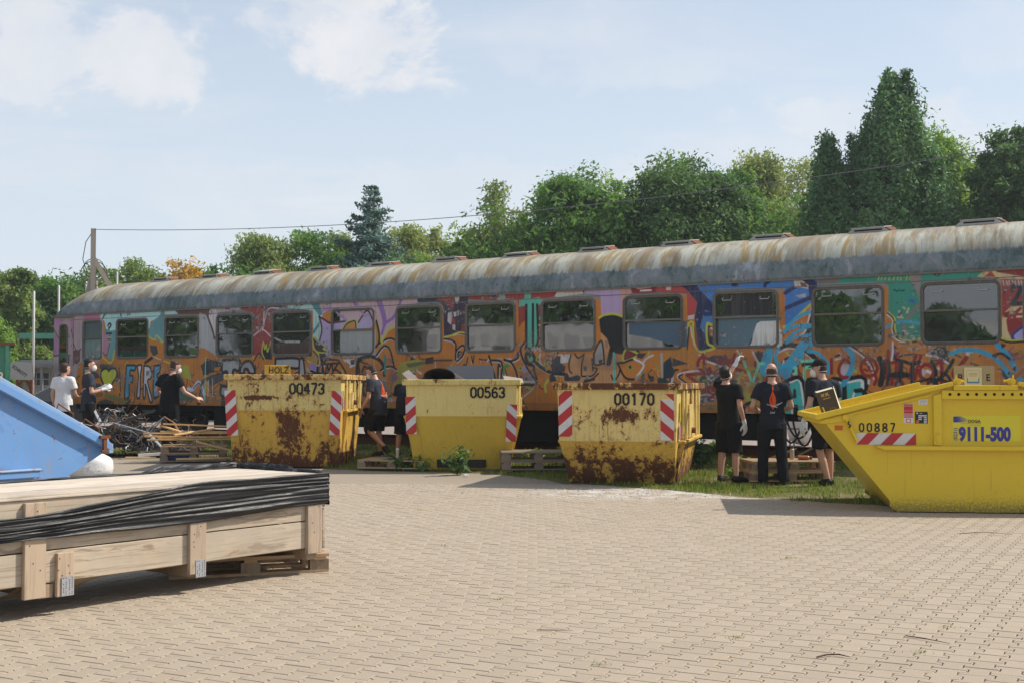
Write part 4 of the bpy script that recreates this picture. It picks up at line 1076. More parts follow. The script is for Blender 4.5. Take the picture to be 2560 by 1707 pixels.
# underframe, boxes, bogies
MB().box((-22.9,.18,.80),(2.1,2.62,.932)).build('underframe',MAT_UNDER,coach)
def box_part(name,s0,s1,z0,q0=.16,q1=1.2,mat=MAT_UNDER):
    o=MB().box((s0,q0,z0),(s1,q1,.93)).build(name,mat,coach); bevel(o,.02); return o
box_part('equipment_box',-7.35,-3.55,.45); box_part('equipment_box',-17.6,-14.9,.40); box_part('battery_box',-11.9,-10.9,.36); box_part('equipment_box',-13.9,-12.7,.5,.3,1.4); box_part('equipment_box',-10.2,-7.55,.28,.3,1.5)
def bogie(c):
    bg_=link('bogie',None,coach,(c,0,0)); bg_.empty_display_size=.2
    for sx in (-1.25,1.25):
        for q in (.62,2.08):
            mb=MB(); mb.tube([(sx,q,.60),(sx,q+.10,.60)],.47,28); wh=mb.build('wheel',MAT_WHEEL,bg_)
            MB().tube([(sx,q-.05,.60),(sx,q-.01,.60)],.14,14).build('axle_box',MAT_UNDER,wh)
        MB().tube([(sx,.5,.60),(sx,2.3,.60)],.07,10).build('axle',MAT_UNDER,bg_)
        for q in (.5,2.3):
            pts=[(sx+.32+.07*math.cos(a*1.1),q+.07*math.sin(a*1.1),.55+a*.0105) for a in range(26)]; MB().tube(pts,.016,5).build('spring',MAT_WHEEL,bg_)
            pts=[(sx-.32+.07*math.cos(a*1.1),q+.07*math.sin(a*1.1),.55+a*.0105) for a in range(26)]; MB().tube(pts,.016,5).build('spring',MAT_WHEEL,bg_)
    for q in (.44,2.26): MB().prism([(-1.75,.68),(-1.75,.80),(-.7,.80),(-.5,.66),(.5,.66),(.7,.80),(1.75,.80),(1.75,.68),(.85,.66),(.6,.5),(-.6,.5),(-.85,.66)],'y',q,q+.1).build('side_frame',MAT_UNDER,bg_)
    MB().box((-.25,.6,.55),(.25,2.2,.78)).build('bolster',MAT_UNDER,bg_)
bogie(-20.1); bogie(-1.0)
for k,(s0,s1,dp) in enumerate(((-3.15,-2.7,.5),(-3.05,-2.55,.42),(-2.95,-2.5,.55),(-10.4,-10.0,.3),(-5.9,-5.5,.46),(-21.9,-21.5,.32))):
    q=.12+.05*k%.2; MB().tube([(s0+(s1-s0)*i/10,q,.93-dp*math.sin(PI*i/10)**.7) for i in range(11)],.018,7).build('brake_hose',MAT_RUBBER,coach)
MB().tube([(-22.8,.2,.72),(-14,.2,.70)],.02,6).build('brake_pipe',MAT_UNDER,coach); MB().tube([(-2.8,.16,.86),(-1.7,.16,.86)],.035,8).build('step_rail',MAT_VENT,coach)
# track
MAT_SLEEPER=plain('old_sleeper',(.09,.07,.055),.9,.1,.4,5)
track=thing('railway_track','rusty railway track under the graffiti coach','railway track',TP,-PHI)
for q in (.66,2.10):
    MB().box((-34,q,.10),(8,q+.14,.115)).box((-34,q+.055,.11),(8,q+.085,.22)).box((-34,q+.035,.215),(8,q+.105,.26)).build('rail',MAT_RUST,track)
sm=MB().box((-.12,.2,.085),(.12,2.6,.108)).mesh('sleeper',MAT_SLEEPER)
for k in range(64): link('sleeper',sm,track,(-33.5+.65*k,0,0))
# ================================================================ SKIPS
def rusty(name,col,col2,thr,low,seed,streak=.5,mid=None,zm=None,pale=None):
    """faded yellow enamel over rust, skylight on the upright upper wall painted in: chips, runs below them, a rotten lower edge"""
    m,t,b=newmat(name,.55,.35)
    x,y,z=t.sep(t.obj); v=t.scale(t.obj,(1,1,1),(seed*3.7,seed*1.3,0))
    n1=t.noise(v,3.0,9,.74,.6); n2=t.noise(v,15.,7,.75,.9); n3=t.noise(t.scale(v,(6,6,.55)),3.2,5,.65); n4=t.noise(v,.9,3,.5)
    nv=t.noise(t.scale(v,(1,1,.28)),7.5,5,.7,.3)
    f=t.math('ADD',t.math('ADD',t.math('MULTIPLY',n1,.42),t.math('MULTIPLY',n2,.30)),t.math('MULTIPLY',nv,.28))
    f=t.math('ADD',f,t.math('MULTIPLY',t.ss(z,low[0],low[1],1.,0.),low[2]))
    for q in (mid or []):
        zx=t.math('MULTIPLY',t.ss(z,q[0]-q[1],q[0],0.,1.),t.ss(z,q[0],q[0]+q[1],1.,0.)); xx=t.math('MULTIPLY',t.ss(x,q[3]-q[4],q[3]),t.ss(x,q[3]+q[4],q[3]))
        f=t.math('ADD',f,t.math('MULTIPLY',t.math('MULTIPLY',zx,xx),q[2]))
    rust=t.ss(f,thr,thr+.014); halo=t.ss(f,thr-.045,thr+.008)
    base=t.mix(n4,col,col2)
    if zm: base=t.mix(t.ss(z,zm-.004,zm+.004),base,t.mix(n4,pale,tuple(c*1.12 for c in pale)))  # upper wall coloured paler, as skylight falls on it
    base=t.mix(t.math('MULTIPLY',t.ss(n3,.5,.72),streak*.6),base,(.40,.22,.06)); base=t.mix(t.math('MULTIPLY',halo,.6),base,(.40,.17,.045))
    fin=t.noise(v,40,4,.7); base=t.mix(t.math('MULTIPLY',t.ss(fin,.63,.72),.5),base,(.2,.1,.04))
    scr=t.noise(t.scale(v,(3,3,3)),2.2,4,.5,3.5); base=t.mix(t.math('MULTIPLY',t.math('MULTIPLY',t.ss(t.math('ABSOLUTE',t.math('SUBTRACT',scr,.5)),.010,.003),t.ss(n4,.42,.55)),streak*.9),base,(.12,.05,.025))
    dp=t.noise(t.scale(v,(26,26,1.1)),1.5,4,.65); base=t.mix(t.math('MULTIPLY',t.math('MULTIPLY',t.ss(dp,.58,.68),t.ss(n1,.44,.56)),streak*.9),base,(.20,.085,.03))
    rc=t.mix(n2,(.045,.02,.012),(.16,.058,.02)); rc=t.mix(t.ss(n3,.5,.7,0,.6),rc,(.22,.095,.035))
    t.put(b.inputs['Base Color'],t.mix(rust,base,rc)); t.put(b.inputs['Roughness'],t.math('ADD',.42,t.math('MULTIPLY',rust,.45)))
    h=t.math('ADD',t.math('MULTIPLY',rust,-.5),t.math('MULTIPLY',fin,.25)); b2=t.node('ShaderNodeBump'); t.put(b2.inputs['Height'],t.noise(v,1.7,3,.55)); b2.inputs['Strength'].default_value=.55; b2.inputs['Distance'].default_value=.06
    b3=t.node('ShaderNodeBump'); t.put(b3.inputs['Height'],h); b3.inputs['Strength'].default_value=.5; b3.inputs['Distance'].default_value=.006; t.put(b3.inputs['Normal'],b2.outputs[0]); t.put(b.inputs['Normal'],b3.outputs[0]); return m
MAT_DIGIT=plain('stencil_black',(.03,.03,.025),.7,.2,.5,40)
m,t,b=newmat('board_white',.45,.4); n=t.noise(t.obj,9,6,.65); n2=t.noise(t.obj,40,4,.6)
c=t.mix(t.ss(n,.5,.72,0,.5),(.66,.63,.60),(.42,.38,.33)); t.put(b.inputs['Base Color'],t.mix(t.ss(n,.68,.72),c,(.13,.06,.03))); MAT_BWHITE=m
m,t,b=newmat('board_red',.4,.45); n=t.noise(t.obj,9,6,.65)
c=t.mix(t.ss(n,.5,.75,0,.4),(.48,.02,.022),(.36,.06,.05)); t.put(b.inputs['Base Color'],t.mix(t.ss(n,.68,.72),c,(.13,.06,.03))); MAT_BRED=m
def clip_poly(p,axis,val,keep_less):
    out=[]
    for i in range(len(p)):
        a,b_=p[i],p[(i+1)%len(p)]; ia=(a[axis]<=val)==keep_less; ib=(b_[axis]<=val)==keep_less
        if ia: out.append(a)
        if ia!=ib:
            k=(val-a[axis])/(b_[axis]-a[axis]); out.append((a[0]+(b_[0]-a[0])*k,a[1]+(b_[1]-a[1])*k))
    return out
def hazard_board(parent,w_,h_,M,step=.21,sw=.105,slope=1.0,flip=False,ph=0.):
    """white plate with red diagonal stripes; lies in x,z with its face towards -y, placed by matrix M"""
    mb=MB().box((0,-.004,0),(w_,.004,h_),0,M); pl=mb.build('hazard_board',MAT_BWHITE,parent)
    mb=MB(); k=-12
    horiz=w_>h_
    while k<40:
        c=k*step+ph
        if horiz: q=[(c,0),(c+sw,0),(c+sw+h_*slope,h_),(c+h_*slope,h_)]
        else: q=[(0,c),(w_,c+w_*slope),(w_,c+sw+w_*slope),(0,c+sw)]
        if flip: q=[(w_-a,b_) for a,b_ in q][::-1]
        for ax,val,less in ((0,0,False),(0,w_,True),(1,0,False),(1,h_,True)):
            q=clip_poly(q,ax,val,less)
            if len(q)<3: break
        if len(q)>=3: mb.add([M@Vector((a,-.0058,b_)) for a,b_ in q],[tuple(range(len(q)))])
        k+=1
    mb.build('red_stripe',MAT_BRED,pl,fix=False); return pl
SEG={'0':[[(0,.42),(0,.8),(.25,1)],[(.25+.12,1),(.62,.8),(.62,.42)],[(.62,.36),(.62,.2),(.37,0)],[(.25,0),(0,.2),(0,.36)]],
'1':[[(.12,.8),(.34,1),(.34,.52)],[(.34,.46),(.34,0)]],'7':[[(0,1),(.6,1)],[(.6,.93),(.2,0)]],
'4':[[(.42,1),(0,.35),(.36,.3)],[(.47,1),(.47,.36)],[(.47,.28),(.47,0)],[(.52,.31),(.66,.31)]],
'3':[[(0,.82),(.08,.95),(.27,1)],[(.37,1),(.6,.85),(.55,.6),(.3,.52)],[(.3,.48),(.6,.4),(.6,.14),(.37,0)],[(.27,0),(.06,.06),(0,.2)]],
'5':[[(.58,1),(.06,1),(.04,.58)],[(.06,.56),(.4,.62),(.6,.42)],[(.6,.36),(.6,.16),(.36,0)],[(.27,0),(.06,.05),(0,.18)]],
'6':[[(.58,.84),(.36,1)],[(.27,1),(.03,.75),(0,.42)],[(0,.36),(.04,.14),(.27,0)],[(.36,0),(.6,.12),(.6,.36)],[(.6,.42),(.4,.56),(.06,.48)]],
'8':[[(.27,1),(.04,.88),(.04,.64),(.27,.53)],[(.36,1),(.58,.88),(.58,.64),(.36,.53)],[(.27,.47),(0,.36),(0,.13),(.27,0)],[(.36,.47),(.62,.36),(.62,.13),(.36,0)]]}
def stencil(parent,txt,M,h_,adv,lw):
    mb=MB()
    for i,ch in enumerate(txt):
        for st in SEG[ch]:
            p=[Vector((a*h_*.78+i*adv,0,b_*h_)) for a,b_ in st]
            for a,b_ in zip(p,p[1:]):
                d=(b_-a).normalized(); nrm=Vector((-d.z,0,d.x))*lw/2; a2=a-d*lw*.22; b2=b_+d*lw*.22
                y=Vector((0,-.0035-.0001*(i%2),0)); mb.add([M@(q+y) for q in (a2-nrm,b2-nrm,b2+nrm,a2+nrm)],[(0,1,2,3)])
    return mb.build('lettering',MAT_DIGIT,parent,fix=False)
def rusty_skip(label,loc,rz,W,Wb,H,L,zm,mat,number,boards,numpos,slopeb=.45,rim=None,frame=False,edge=None):
    """end-on view: local x across, y along its length away from the camera, z up"""
    sk=thing('skip',label,'skip',loc,rz,'rusty yellow skips in a row along the verge')
    hm=W/2-(W-Wb)/2*.25; hb=Wb/2; th=.03
    def ring(z,inn=0.):
        k=z/H
        if z>=zm: f=(H-z)/(H-zm); hw=W/2+(hm-W/2)*f; y0=.0+.02*f; y1=L-.3*f
        else: f=(zm-z)/zm; hw=hm+(hb-hm)*f; y0=.02+slopeb*f; y1=L-.3-.5*f
        return [(-hw+inn,y0+inn,z),(hw-inn,y0+inn,z),(hw-inn,y1-inn,z),(-hw+inn,y1-inn,z)]
    mb=MB(); zs=[.015,zm*.5,zm-.004,zm+.004,(zm+H)/2,H]
    mb.rings([ring(z) for z in zs]+[ring(H,th),ring(zm,th),ring(.05,th)],cap=True)
    hull=mb.build('hull',mat,sk,fix=True)
    rm=rim or mat
    o,hh=.055,.095
    mb=MB(); hw=W/2
    mb.box((-hw-o,-o,H-hh),(hw+o,0.012,H)).box((-hw-o,L-.012,H-hh),(hw+o,L+o,H)).box((-hw-o,.013,H-hh-.001),(-hw+.012,L-.013,H+.001)).box((hw-.012,.013,H-hh-.001),(hw+o,L-.013,H+.001))
    r=mb.build('rim',rm,sk); bevel(r,.012,2)
    # weld seam where the upright part meets the raked part
    a=ring(zm)
    mb=MB().bar((a[0][0],a[0][1]-.004,zm),(a[1][0],a[1][1]-.004,zm),.014,.012); mb.build('weld_seam',mat,sk)
    if frame:   # doubled end plate with upright edges
        zt=H-hh-.26; pl=[]
        for sx in (-1,1):
            lo=ring(.05); hi=ring(zm); 
            p0=Vector((sx*(hb-.16),lo[0][1]-.012,.05)); p1=Vector((sx*(hm-.17),hi[0][1]-.012,zm)); MB().bar(p0,p1,.02,.02,0,(0,1,0)).build('edge_rib',mat,sk)
    for sx in (-1,1):
        # side posts, the lifting shelf and its lug
        for yy in (.55,.95,1.75,2.35,L-.75):
            p=MB().box((min(sx*hw,sx*(hw+.035)),yy,zm+.0),(max(sx*hw,sx*(hw+.035)),yy+.10,H-hh-.002)).build('side_post',mat,sk); bevel(p,.008)
        xs=sorted((sx*(hm-.02),sx*(hw+.07)))
        o2=MB().box((xs[0],.38,zm-.05),(xs[1],L-.6,zm-.0)).build('lifting_shelf',mat,sk); bevel(o2,.01)
        xs=sorted((sx*(hw+.035),sx*(hw+.06))); MB().box((xs[0],1.05,zm+.02),(xs[1],1.65,H-.32)).build('lug_plate',mat,sk)
        MB().tube([(sx*(hw+.05),1.35,zm+.12),(sx*(hw+.12),1.35,zm+.12)],.045,12).build('lifting_pin',MAT_RUST,sk)
        # gusset under the shelf
        g=[(sx*(hm+.0),.42,zm-.05),(sx*(hw+.06),.42,zm-.05),(sx*(hb+.0),.5,.08)]
        MB().add(g+[(a_,b_+.02,c_) for a_,b_,c_ in g],[(0,1,2),(5,4,3),(0,3,4,1),(1,4,5,2),(2,5,3,0)]).build('gusset',mat,sk)
    def face(x,z):   # matrix of a plate lying on the end wall at height z, leaning with it
        if z>=zm-.02: a=0.02/(H-zm); y=.02*(H-z)/(H-zm)
        else: a=0.02/(H-zm); y=.02
        return Matrix.Translation((x,y-.010,z))
    for (x,z,bw,bh,fl,ph,lean) in boards:
        M=face(x,z)@Matrix.Rotation(lean,4,'Y'); hazard_board(sk,bw,bh,M,flip=fl,ph=ph,step=.285,sw=.15,slope=.85)
    x,z,hg,adv,lw=numpos; stencil(sk,number,Matrix.Translation((x,-.002,z)),hg,adv,lw)
    if number=='00563':
        for x0,x1 in ((-.42,-.14),(.08,.40)): MB().box((x0,slopeb*.9-.03,.06),(x1,slopeb,.19)).build('fork_pocket',MAT_DIGIT,sk)
    # small striped sticker and plate on the sunny side
    M=Matrix.Translation((W/2+.004,.18,zm+.02))@Matrix.Rotation(R(90),4,'Z'); hazard_board(sk,.2,.2,M,step=.07,sw=.035)
    MB().box((W/2,.26,H-.55),(W/2+.004,.40,H-.28)).build('maker_plate',MAT_PLATE,sk)
    return sk
MAT_PLATE=plain('small_yellow_plate',(.45,.33,.03),.5,.4,.5,50)
SK1=rusty('yellow_enamel_scratched',(.58,.36,.05),(.68,.44,.08),.552,(-.1,.65,.11),1,.9,[(.70,.55,.13,.05,.36),(1.22,.06,.13,-.45,.6)],1.0,(.66,.52,.19)); SK1R=rusty('yellow_rim_scratched',(.66,.46,.15),(.72,.52,.2),.515,(0,.1,0),2,1.)
SK2=rusty('yellow_enamel_faded',(.60,.40,.04),(.70,.49,.07),.600,(-.3,.5,.02),3,.35,None,.92,(.72,.56,.20)); SK2R=rusty('yellow_rim_faded',(.70,.54,.15),(.74,.6,.22),.57,(0,.1,0),4,1.)
SK3=rusty('yellow_enamel_rotten',(.66,.42,.06),(.72,.48,.10),.556,(.0,.80,.108),5,.9,[(1.02,.22,.105,-.1,.7),(1.0,.16,.07,.42,.3)],.64,(.70,.53,.19)); SK3R=rusty('yellow_rim_rotten',(.68,.46,.15),(.74,.54,.2),.465,(0,.1,0),6,1.)
s3=rusty_skip('most rusted yellow skip numbered 00170 with a brown rotten lower half',(1.49,17.97,0),R(-14),1.73,1.52,1.47,3.5,.64,SK3,'00170',
  [(-.845,.70,.20,.655,False,-.14,R(0)),(.625,.66,.19,.70,True,-.02,R(0))],(-.02,1.16,.155,.118,.031),.38,SK3R)
s2=rusty_skip('pale faded yellow skip numbered 00563 with rolled matting sticking out of it',(-.84,20.95,0.0),R(-1),1.86,1.62,1.53,3.4,.92,SK2,'00563',
  [(-.915,.62,.17,.62,False,-.1,R(-2)),(.735,.50,.17,.62,True,-.06,R(2))],(.16,1.23,.165,.118,.031),.25,SK2R,frame=True)
s1=rusty_skip('scratched yellow skip numbered 00473 with a HOLZ sign on its rim',(-3.92,21.7,0),R(.5),1.96,1.84,1.62,3.4,1.00,SK1,'00473',
  [(-.975,.56,.19,.78,False,-.05,R(-4)),(.775,.58,.18,.76,True,-.06,R(3))],(.10,1.285,.175,.124,.033),.25,SK1R,frame=True)
# wood sign clipped to the far rim of the first skip
MAT_SIGN=rusty('yellow_sign_plate',(.66,.40,.03),(.70,.46,.06),.545,(-1,.0,0),8,1.)
sg=thing('skip_sign','small rusty yellow sign reading HOLZ on the rim of the scratched skip','sign',(-4.30,23.1,1.60),R(-4))
o=MB().box((-.24,-.006,.015),(.24,.006,.20)).build('sign_plate',MAT_SIGN,sg); bevel(o,.012)
text_obj('lettering','HOLZ',.165,MAT_DIGIT,sg,(-.165,-.008,.05),(R(90),0,0),.002,.85)
MB().box((-.1,.006,-.02),(.1,.02,.08)).build('bracket',MAT_RUST,sg)
MAT_SOOT=plain('charred_stuff',(.02,.018,.016),.8,.2,.5,14)
mb=MB(); r_=random.Random(3)
for k in range(26):
    a=Vector((r_.uniform(-.14,.14),r_.uniform(-.1,.1),r_.uniform(-.16,.04))); d=Vector((r_.gauss(0,1),r_.gauss(0,1),r_.gauss(0,.5))).normalized()*r_.uniform(.04,.12); mb.bar(a-d,a+d,r_.uniform(.02,.06),r_.uniform(.01,.05))
o=mb.build('burnt_rubbish',MAT_SOOT); o.location=(-3.55,23.2,1.63); tag(o,'small heap of charred black rubbish showing over the rim of the scratched skip','rubbish')
# what lies in the second skip
MAT_MAT=plain('floor_matting',(.075,.068,.06),.85,.2,.4,9); MAT_MATIN=plain('matting_inside',(.02,.019,.018),.9,.1,.3,9)
def roll(label,loc,rz,tilt,L,rx,rz_,turns=1.35):
    t_=thing('rolled_matting',label,'rolled matting',loc,rz,'rolls of matting in the faded skip')
    sec=[]; n=46
    for i in range(n+1):
        a=-PI*.75+turns*2*PI*i/n; k=1-.13*i/n; sec.append((rx*k*math.cos(a),rz_*k*math.sin(a)))
    mb=MB(); V_=[]
    for yy in (0,L):
        for (x,z) in sec: V_.append((x,yy,z+ yy*tilt)); 
        for (x,z) in sec: V_.append((x*.95,yy,z*.95+yy*tilt))
    m_=n+1; F=[]
    for i in range(n):
        F+=[(i,i+1,2*m_+i+1,2*m_+i),(m_+i+1,m_+i,3*m_+i,3*m_+i+1),(i,m_+i,m_+i+1,i+1),(2*m_+i,2*m_+i+1,3*m_+i+1,3*m_+i)]
    mb.add(V_,F); mb.build('roll',MAT_MAT,t_,smooth=False); 
    MB().rings([[(x*.8,L*.5,z*.8+L*.5*tilt) for x,z in sec[:34]],[(x*.8,L*.5+.02,z*.8+L*.5*tilt) for x,z in sec[:34]]]).build('core',MAT_MATIN,t_)
    return t_
roll('big black roll of floor matting with an open end lying in the faded skip',(-1.22,21.02,1.575),R(-14),-.16,1.9,.30,.155)
roll('thin flat black roll of matting beside the big open roll',(-.36,21.4,1.50),R(-62),-.05,.8,.10,.05,1.1)
MAT_BOARD=plain('grey_board',(.21,.215,.24),.6,.3,.12,3)
o=MB().add([(-.40,0,0),(.40,0,0),(.385,.02,.34),(.30,.02,.352),(-.45,.02,.33)],[(0,1,2,3,4)]).add([(-.40,.02,0),(.40,.02,0),(.385,.04,.34),(.30,.04,.352),(-.45,.04,.33)],[(4,3,2,1,0)]).build('grey_panel',MAT_BOARD); o.location=(-.72,22.55,1.44); o.rotation_euler=(0,0,R(-4)); tag(o,'flat grey panel standing in the faded skip behind the black roll','panel')
MAT_SCRAPW=plain('weathered_offcut',(.33,.28,.24),.8,.2,.4,9)
for k,(x,y,z,a,bb,l,lb) in enumerate(((-1.72,21.5,1.56,-40,-35,.34,'short broken board poking up at the left corner of the faded skip'),(.02,21.3,1.52,15,-8,.34,'grey board corner showing at the right end of the faded skip'))):
    o=MB().box((-l/2,-.07,-.015),(l/2,.07,.015)).build('broken_board',MAT_SCRAPW); o.location=(x,y,z); o.rotation_euler=(R(35),R(-bb),R(a)); tag(o,lb,'board')

# ---------------------------------------------------------------- the clean yellow skip on the right, seen from its long side
m,t,b=newmat('fresh_yellow_enamel',.32,.5)
x,y,z=t.sep(t.obj); n=t.noise(t.obj,1.2,5,.6); gr=t.noise(t.scale(t.obj,(1,1,.8)),48,5,.8); 
c=t.mix(n,(.72,.49,.012),(.80,.56,.02)); g=t.math('MULTIPLY',t.ss(z,.30,.0),t.ss(t.math('ADD',gr,t.math('MULTIPLY',t.ss(z,.30,.0),.20)),.56,.70)); c=t.mix(t.math('MULTIPLY',g,.75),c,(.075,.068,.03))
dr=t.ss(t.noise(t.scale(t.obj,(14,14,.6)),1.6,4,.6),.6,.75); c=t.mix(t.math('MULTIPLY',dr,.38),c,(.40,.27,.03)); sc2=t.noise(t.obj,3.1,4,.5,3.); c=t.mix(t.math('MULTIPLY',t.ss(t.math('ABSOLUTE',t.math('SUBTRACT',sc2,.5)),.006,.002),t.ss(n,.5,.62,0,.5)),c,(.22,.15,.05)); t.put(b.inputs['Base Color'],c); t.put(b.inputs['Roughness'],t.math('ADD',.28,t.math('MULTIPLY',n,.2)))
t.put(b.inputs['Normal'],t.bump(t.noise(t.obj,2.3,4,.55),.35,.04)); MAT_YEL=m
MAT_YIN=plain('skip_inside_yellow',(.40,.29,.03),.6,.3,.5,5)
YS=thing('skip','clean bright yellow skip numbered 00887 with a DOGA phone number sticker','skip',(4.387,14.347,0),R(-6.8))
XC=.955   # middle of the skip along its length; everything is mirrored about it
def sym(p): return p+[(2*XC-x,z) for x,z in reversed(p)]
D2=1.76   # across
half_=[(0,.012),(-.800,1.0),(-.87,1.0),(-.872,1.075),(.604,1.44)]
prof_=sym(half_)
mb=MB(); n=len(prof_)
mb.add([(x,0,z) for x,z in prof_],[tuple(range(n))]); mb.add([(x,D2,z) for x,z in prof_],[tuple(range(n-1,-1,-1))])
inner=[(x*.0+x+(XC-x)*.03,max(z,.05)) for x,z in prof_]
mb.add([(x,.03,z) for x,z in prof_],[tuple(range(n-1,-1,-1))]); mb.add([(x,D2-.03,z) for x,z in prof_],[tuple(range(n))])
e=[0,1,2,3]
for a,b2 in ((0,1),(1,2),(2,3)): 
    for pp in (lambda i:prof_[i],lambda i:prof_[n-1-i]):
        (x0,z0),(x1,z1)=pp(a),pp(b2); mb.add([(x0,0,z0),(x1,0,z1),(x1,D2,z1),(x0,D2,z0)],[(0,1,2,3)])
mb.add([(prof_[0][0],0,.012),(prof_[-1][0],0,.012),(prof_[-1][0],D2,.012),(prof_[0][0],D2,.012)],[(0,1,2,3)])
hull=mb.build('hull',MAT_YEL,YS,fix=False)
def ypart(name,mb_,bv=.008,mat=None):
    o=mb_.build(name,mat or MAT_YEL,YS); bevel(o,bv,2) if bv else None; return o
for yy,s_ in ((0,-1),(D2,1)):
    def slab(poly,t_,name,bv=.008):
        a,b2=(yy-t_,yy+.001) if s_<0 else (yy-.001,yy+t_)
        ypart(name,MB().prism(poly,'y',a,b2),bv)
    # top channel: up the slope, along the flat, down the other slope
    slab([(-.90,1.045),(-.895,1.115),(.590,1.482),(.604,1.435)],.065,'top_rail'); slab([(2*XC-x,z) for x,z in [(-.90,1.045),(-.895,1.115),(.590,1.482),(.604,1.435)]],.065,'top_rail')
    slab([(.606,1.385),(.606,1.443),(2*XC-.606,1.443),(2*XC-.606,1.385)],.064,'top_rail')
    slab([(-.86,1.0),(-.862,1.043),(.36,1.345),(.36,1.315),(-.50,1.10),(-.52,1.055),(-.70,1.01)],.025,'edge_strip'); slab([(2*XC-x,z) for x,z in [(-.86,1.0),(-.862,1.043),(.36,1.345),(.36,1.315),(-.50,1.10),(-.52,1.055),(-.70,1.01)]],.025,'edge_strip')
    # hoist posts and the holed strip
    slab([(.385,.762),(.385,1.325),(.475,1.35),(.475,.762)],.05,'hoist_post'); slab([(2*XC-x,z) for x,z in [(.385,.762),(.385,1.325),(.475,1.35),(.475,.762)]],.05,'hoist_post')
    slab([(.478,1.284),(.478,1.384),(2*XC-.478,1.384),(2*XC-.478,1.284)],.045,'holed_strip',.006)
    # waist rail
    slab([(-.275,.755),(-.17,.708),(2*XC+.17,.708),(2*XC+.275,.755)],.085,'waist_rail')
    slab([(.02,.02),(-.1,.135),(-.1,.07),(-.0,-.0)],.004,'toe_plate',0)
MAT_HOLE=plain('dark_hole',(.02,.015,.005),.8,.2)
hm_=MB().tube([(0,-.002,0),(0,.004,0)],.017,14).mesh('drain_hole',MAT_HOLE)
for k in range(9): link('drain_hole',hm_,YS,(.566+.0966*k,-.0455,1.34))
ypart('skid',MB().box((-.055,.06,.0),(.03,.16,.14)).box((2*XC-.03,.06,.0),(2*XC+.055,.16,.14)),.006)
ypart('skid',MB().box((-.055,D2-.16,.0),(.03,D2-.06,.14)).box((2*XC-.03,D2-.16,.0),(2*XC+.055,D2-.06,.14)),.006)
ypart('cross_rim',MB().box((-.93,-.064,1.05),(-.86,D2+.064,1.112)).box((2*XC+.86,-.064,1.05),(2*XC+.93,D2+.064,1.112)),.01)
# cover lugs at the corners of the flat top, rope hooks, the locking lever
for sx in (0,1):
    f=(lambda x: x) if sx==0 else (lambda x: 2*XC-x)
    mb=MB().tube([(f(.66),-.03,1.485),(f(.66),.05,1.485)],.038,14).tube([(f(.66),-.05,1.485),(f(.66),-.03,1.485)],.022,10).tube([(f(.645),0,1.52),(f(.645),0,1.56)],.008,6).tube([(f(.68),0,1.50),(f(.74),0,1.485),(f(.745),0,1.505)],.014,7)
    mb.build('cover_lug',MAT_YEL,YS,smooth=False)
mb=MB()
for x0 in (-.60,-.46): 
    z0=1.115+(x0+.895)*.247; mb.tube([(x0,.05,z0),(x0+.01,.05,z0+.05),(x0+.19,.05,z0+.10),(x0+.20,.05,z0+.045)],.006,6)
mb.build('rope_hook',MAT_YEL,YS)
mb=MB().bar((-.80,.04,1.12),(-.83,.04,1.19),.02,.012); mb.build('rope_hook',MAT_YEL,YS)
ypart('lever',MB().bar((-.585,-.04,1.075),(-.455,-.04,.80),.03,.045,0,(0,-1,0)).tube([(-.59,-.065,1.075),(-.59,-.0,1.075)],.034,12),.004); MB().tube([(-.555,-.06,1.03),(-.56,-.075,1.0),(-.535,-.07,.985),(-.55,-.065,.96)],.011,6).build('padlock_chain',MAT_WHEEL,YS)
ypart('tie_loop',MB().tube([(.448,-.052,.90),(.42,-.06,.905),(.40,-.06,.88),(.40,-.06,.82),(.43,-.055,.80),(.465,-.052,.80)],.008,6),0)
hazard_board(YS,.662,.132,Matrix.Translation((-.466,-.006,.767)),step=.268,sw=.132,slope=.95,ph=.0)
stencil(YS,'00887',Matrix.Translation((-.425,-.001,.915)),.092,.086,.0165)
MAT_RED=plain('sticker_red',(.55,.03,.03),.4,.4,.1); MAT_WHT=plain('sticker_white',(.68,.67,.65),.45,.4,.08); MAT_BLK=plain('sticker_black',(.02,.022,.025),.4,.4,.1); MAT_ORG=plain('sticker_orange',(.62,.17,.02),.5,.3,.15); MAT_BLUE=plain('sticker_blue',(.045,.045,.27),.4,.4,.08); MAT_LEM=plain('sticker_yellow',(.74,.62,.03),.35,.45,.06); MAT_GREYT=plain('print_grey',(.30,.27,.10),.6,.3,.1)
def sheet(x0,x1,z0,z1,y,mb=None,mi=0):
    mb=mb or MB(); return mb.add([(x0,y,z0),(x1,y,z0),(x1,y,z1),(x0,y,z1)],[(0,1,2,3)],mi)
st=MB().box((.064,-.003,1.012),(.168,.001,1.24)).build('warning_sticker',MAT_WHT,YS)
mb=MB()
for z0,z1 in ((1.075,1.088),(1.093,1.101),(1.106,1.114),(1.12,1.150),(1.153,1.205),(1.209,1.222),(1.226,1.234)): sheet(.067,.165,z0,z1,-.0042,mb)
for (a,b2,c_,d_) in ((.088,.143,1.019,1.026),(.088,.143,1.055,1.063),(.088,.096,1.026,1.055),(.135,.143,1.026,1.055)): sheet(a,b2,c_,d_,-.0042,mb)
mb.build('red_print',MAT_RED,st,fix=False)
pl_=MB().box((.189,-.006,1.006),(.329,.001,1.142)); pl_=pl_.build('type_plate',MAT_BLK,YS); bevel(pl_,.004)
mb=MB(); sheet(.192,.326,1.0075,1.0095,-.0072,mb)
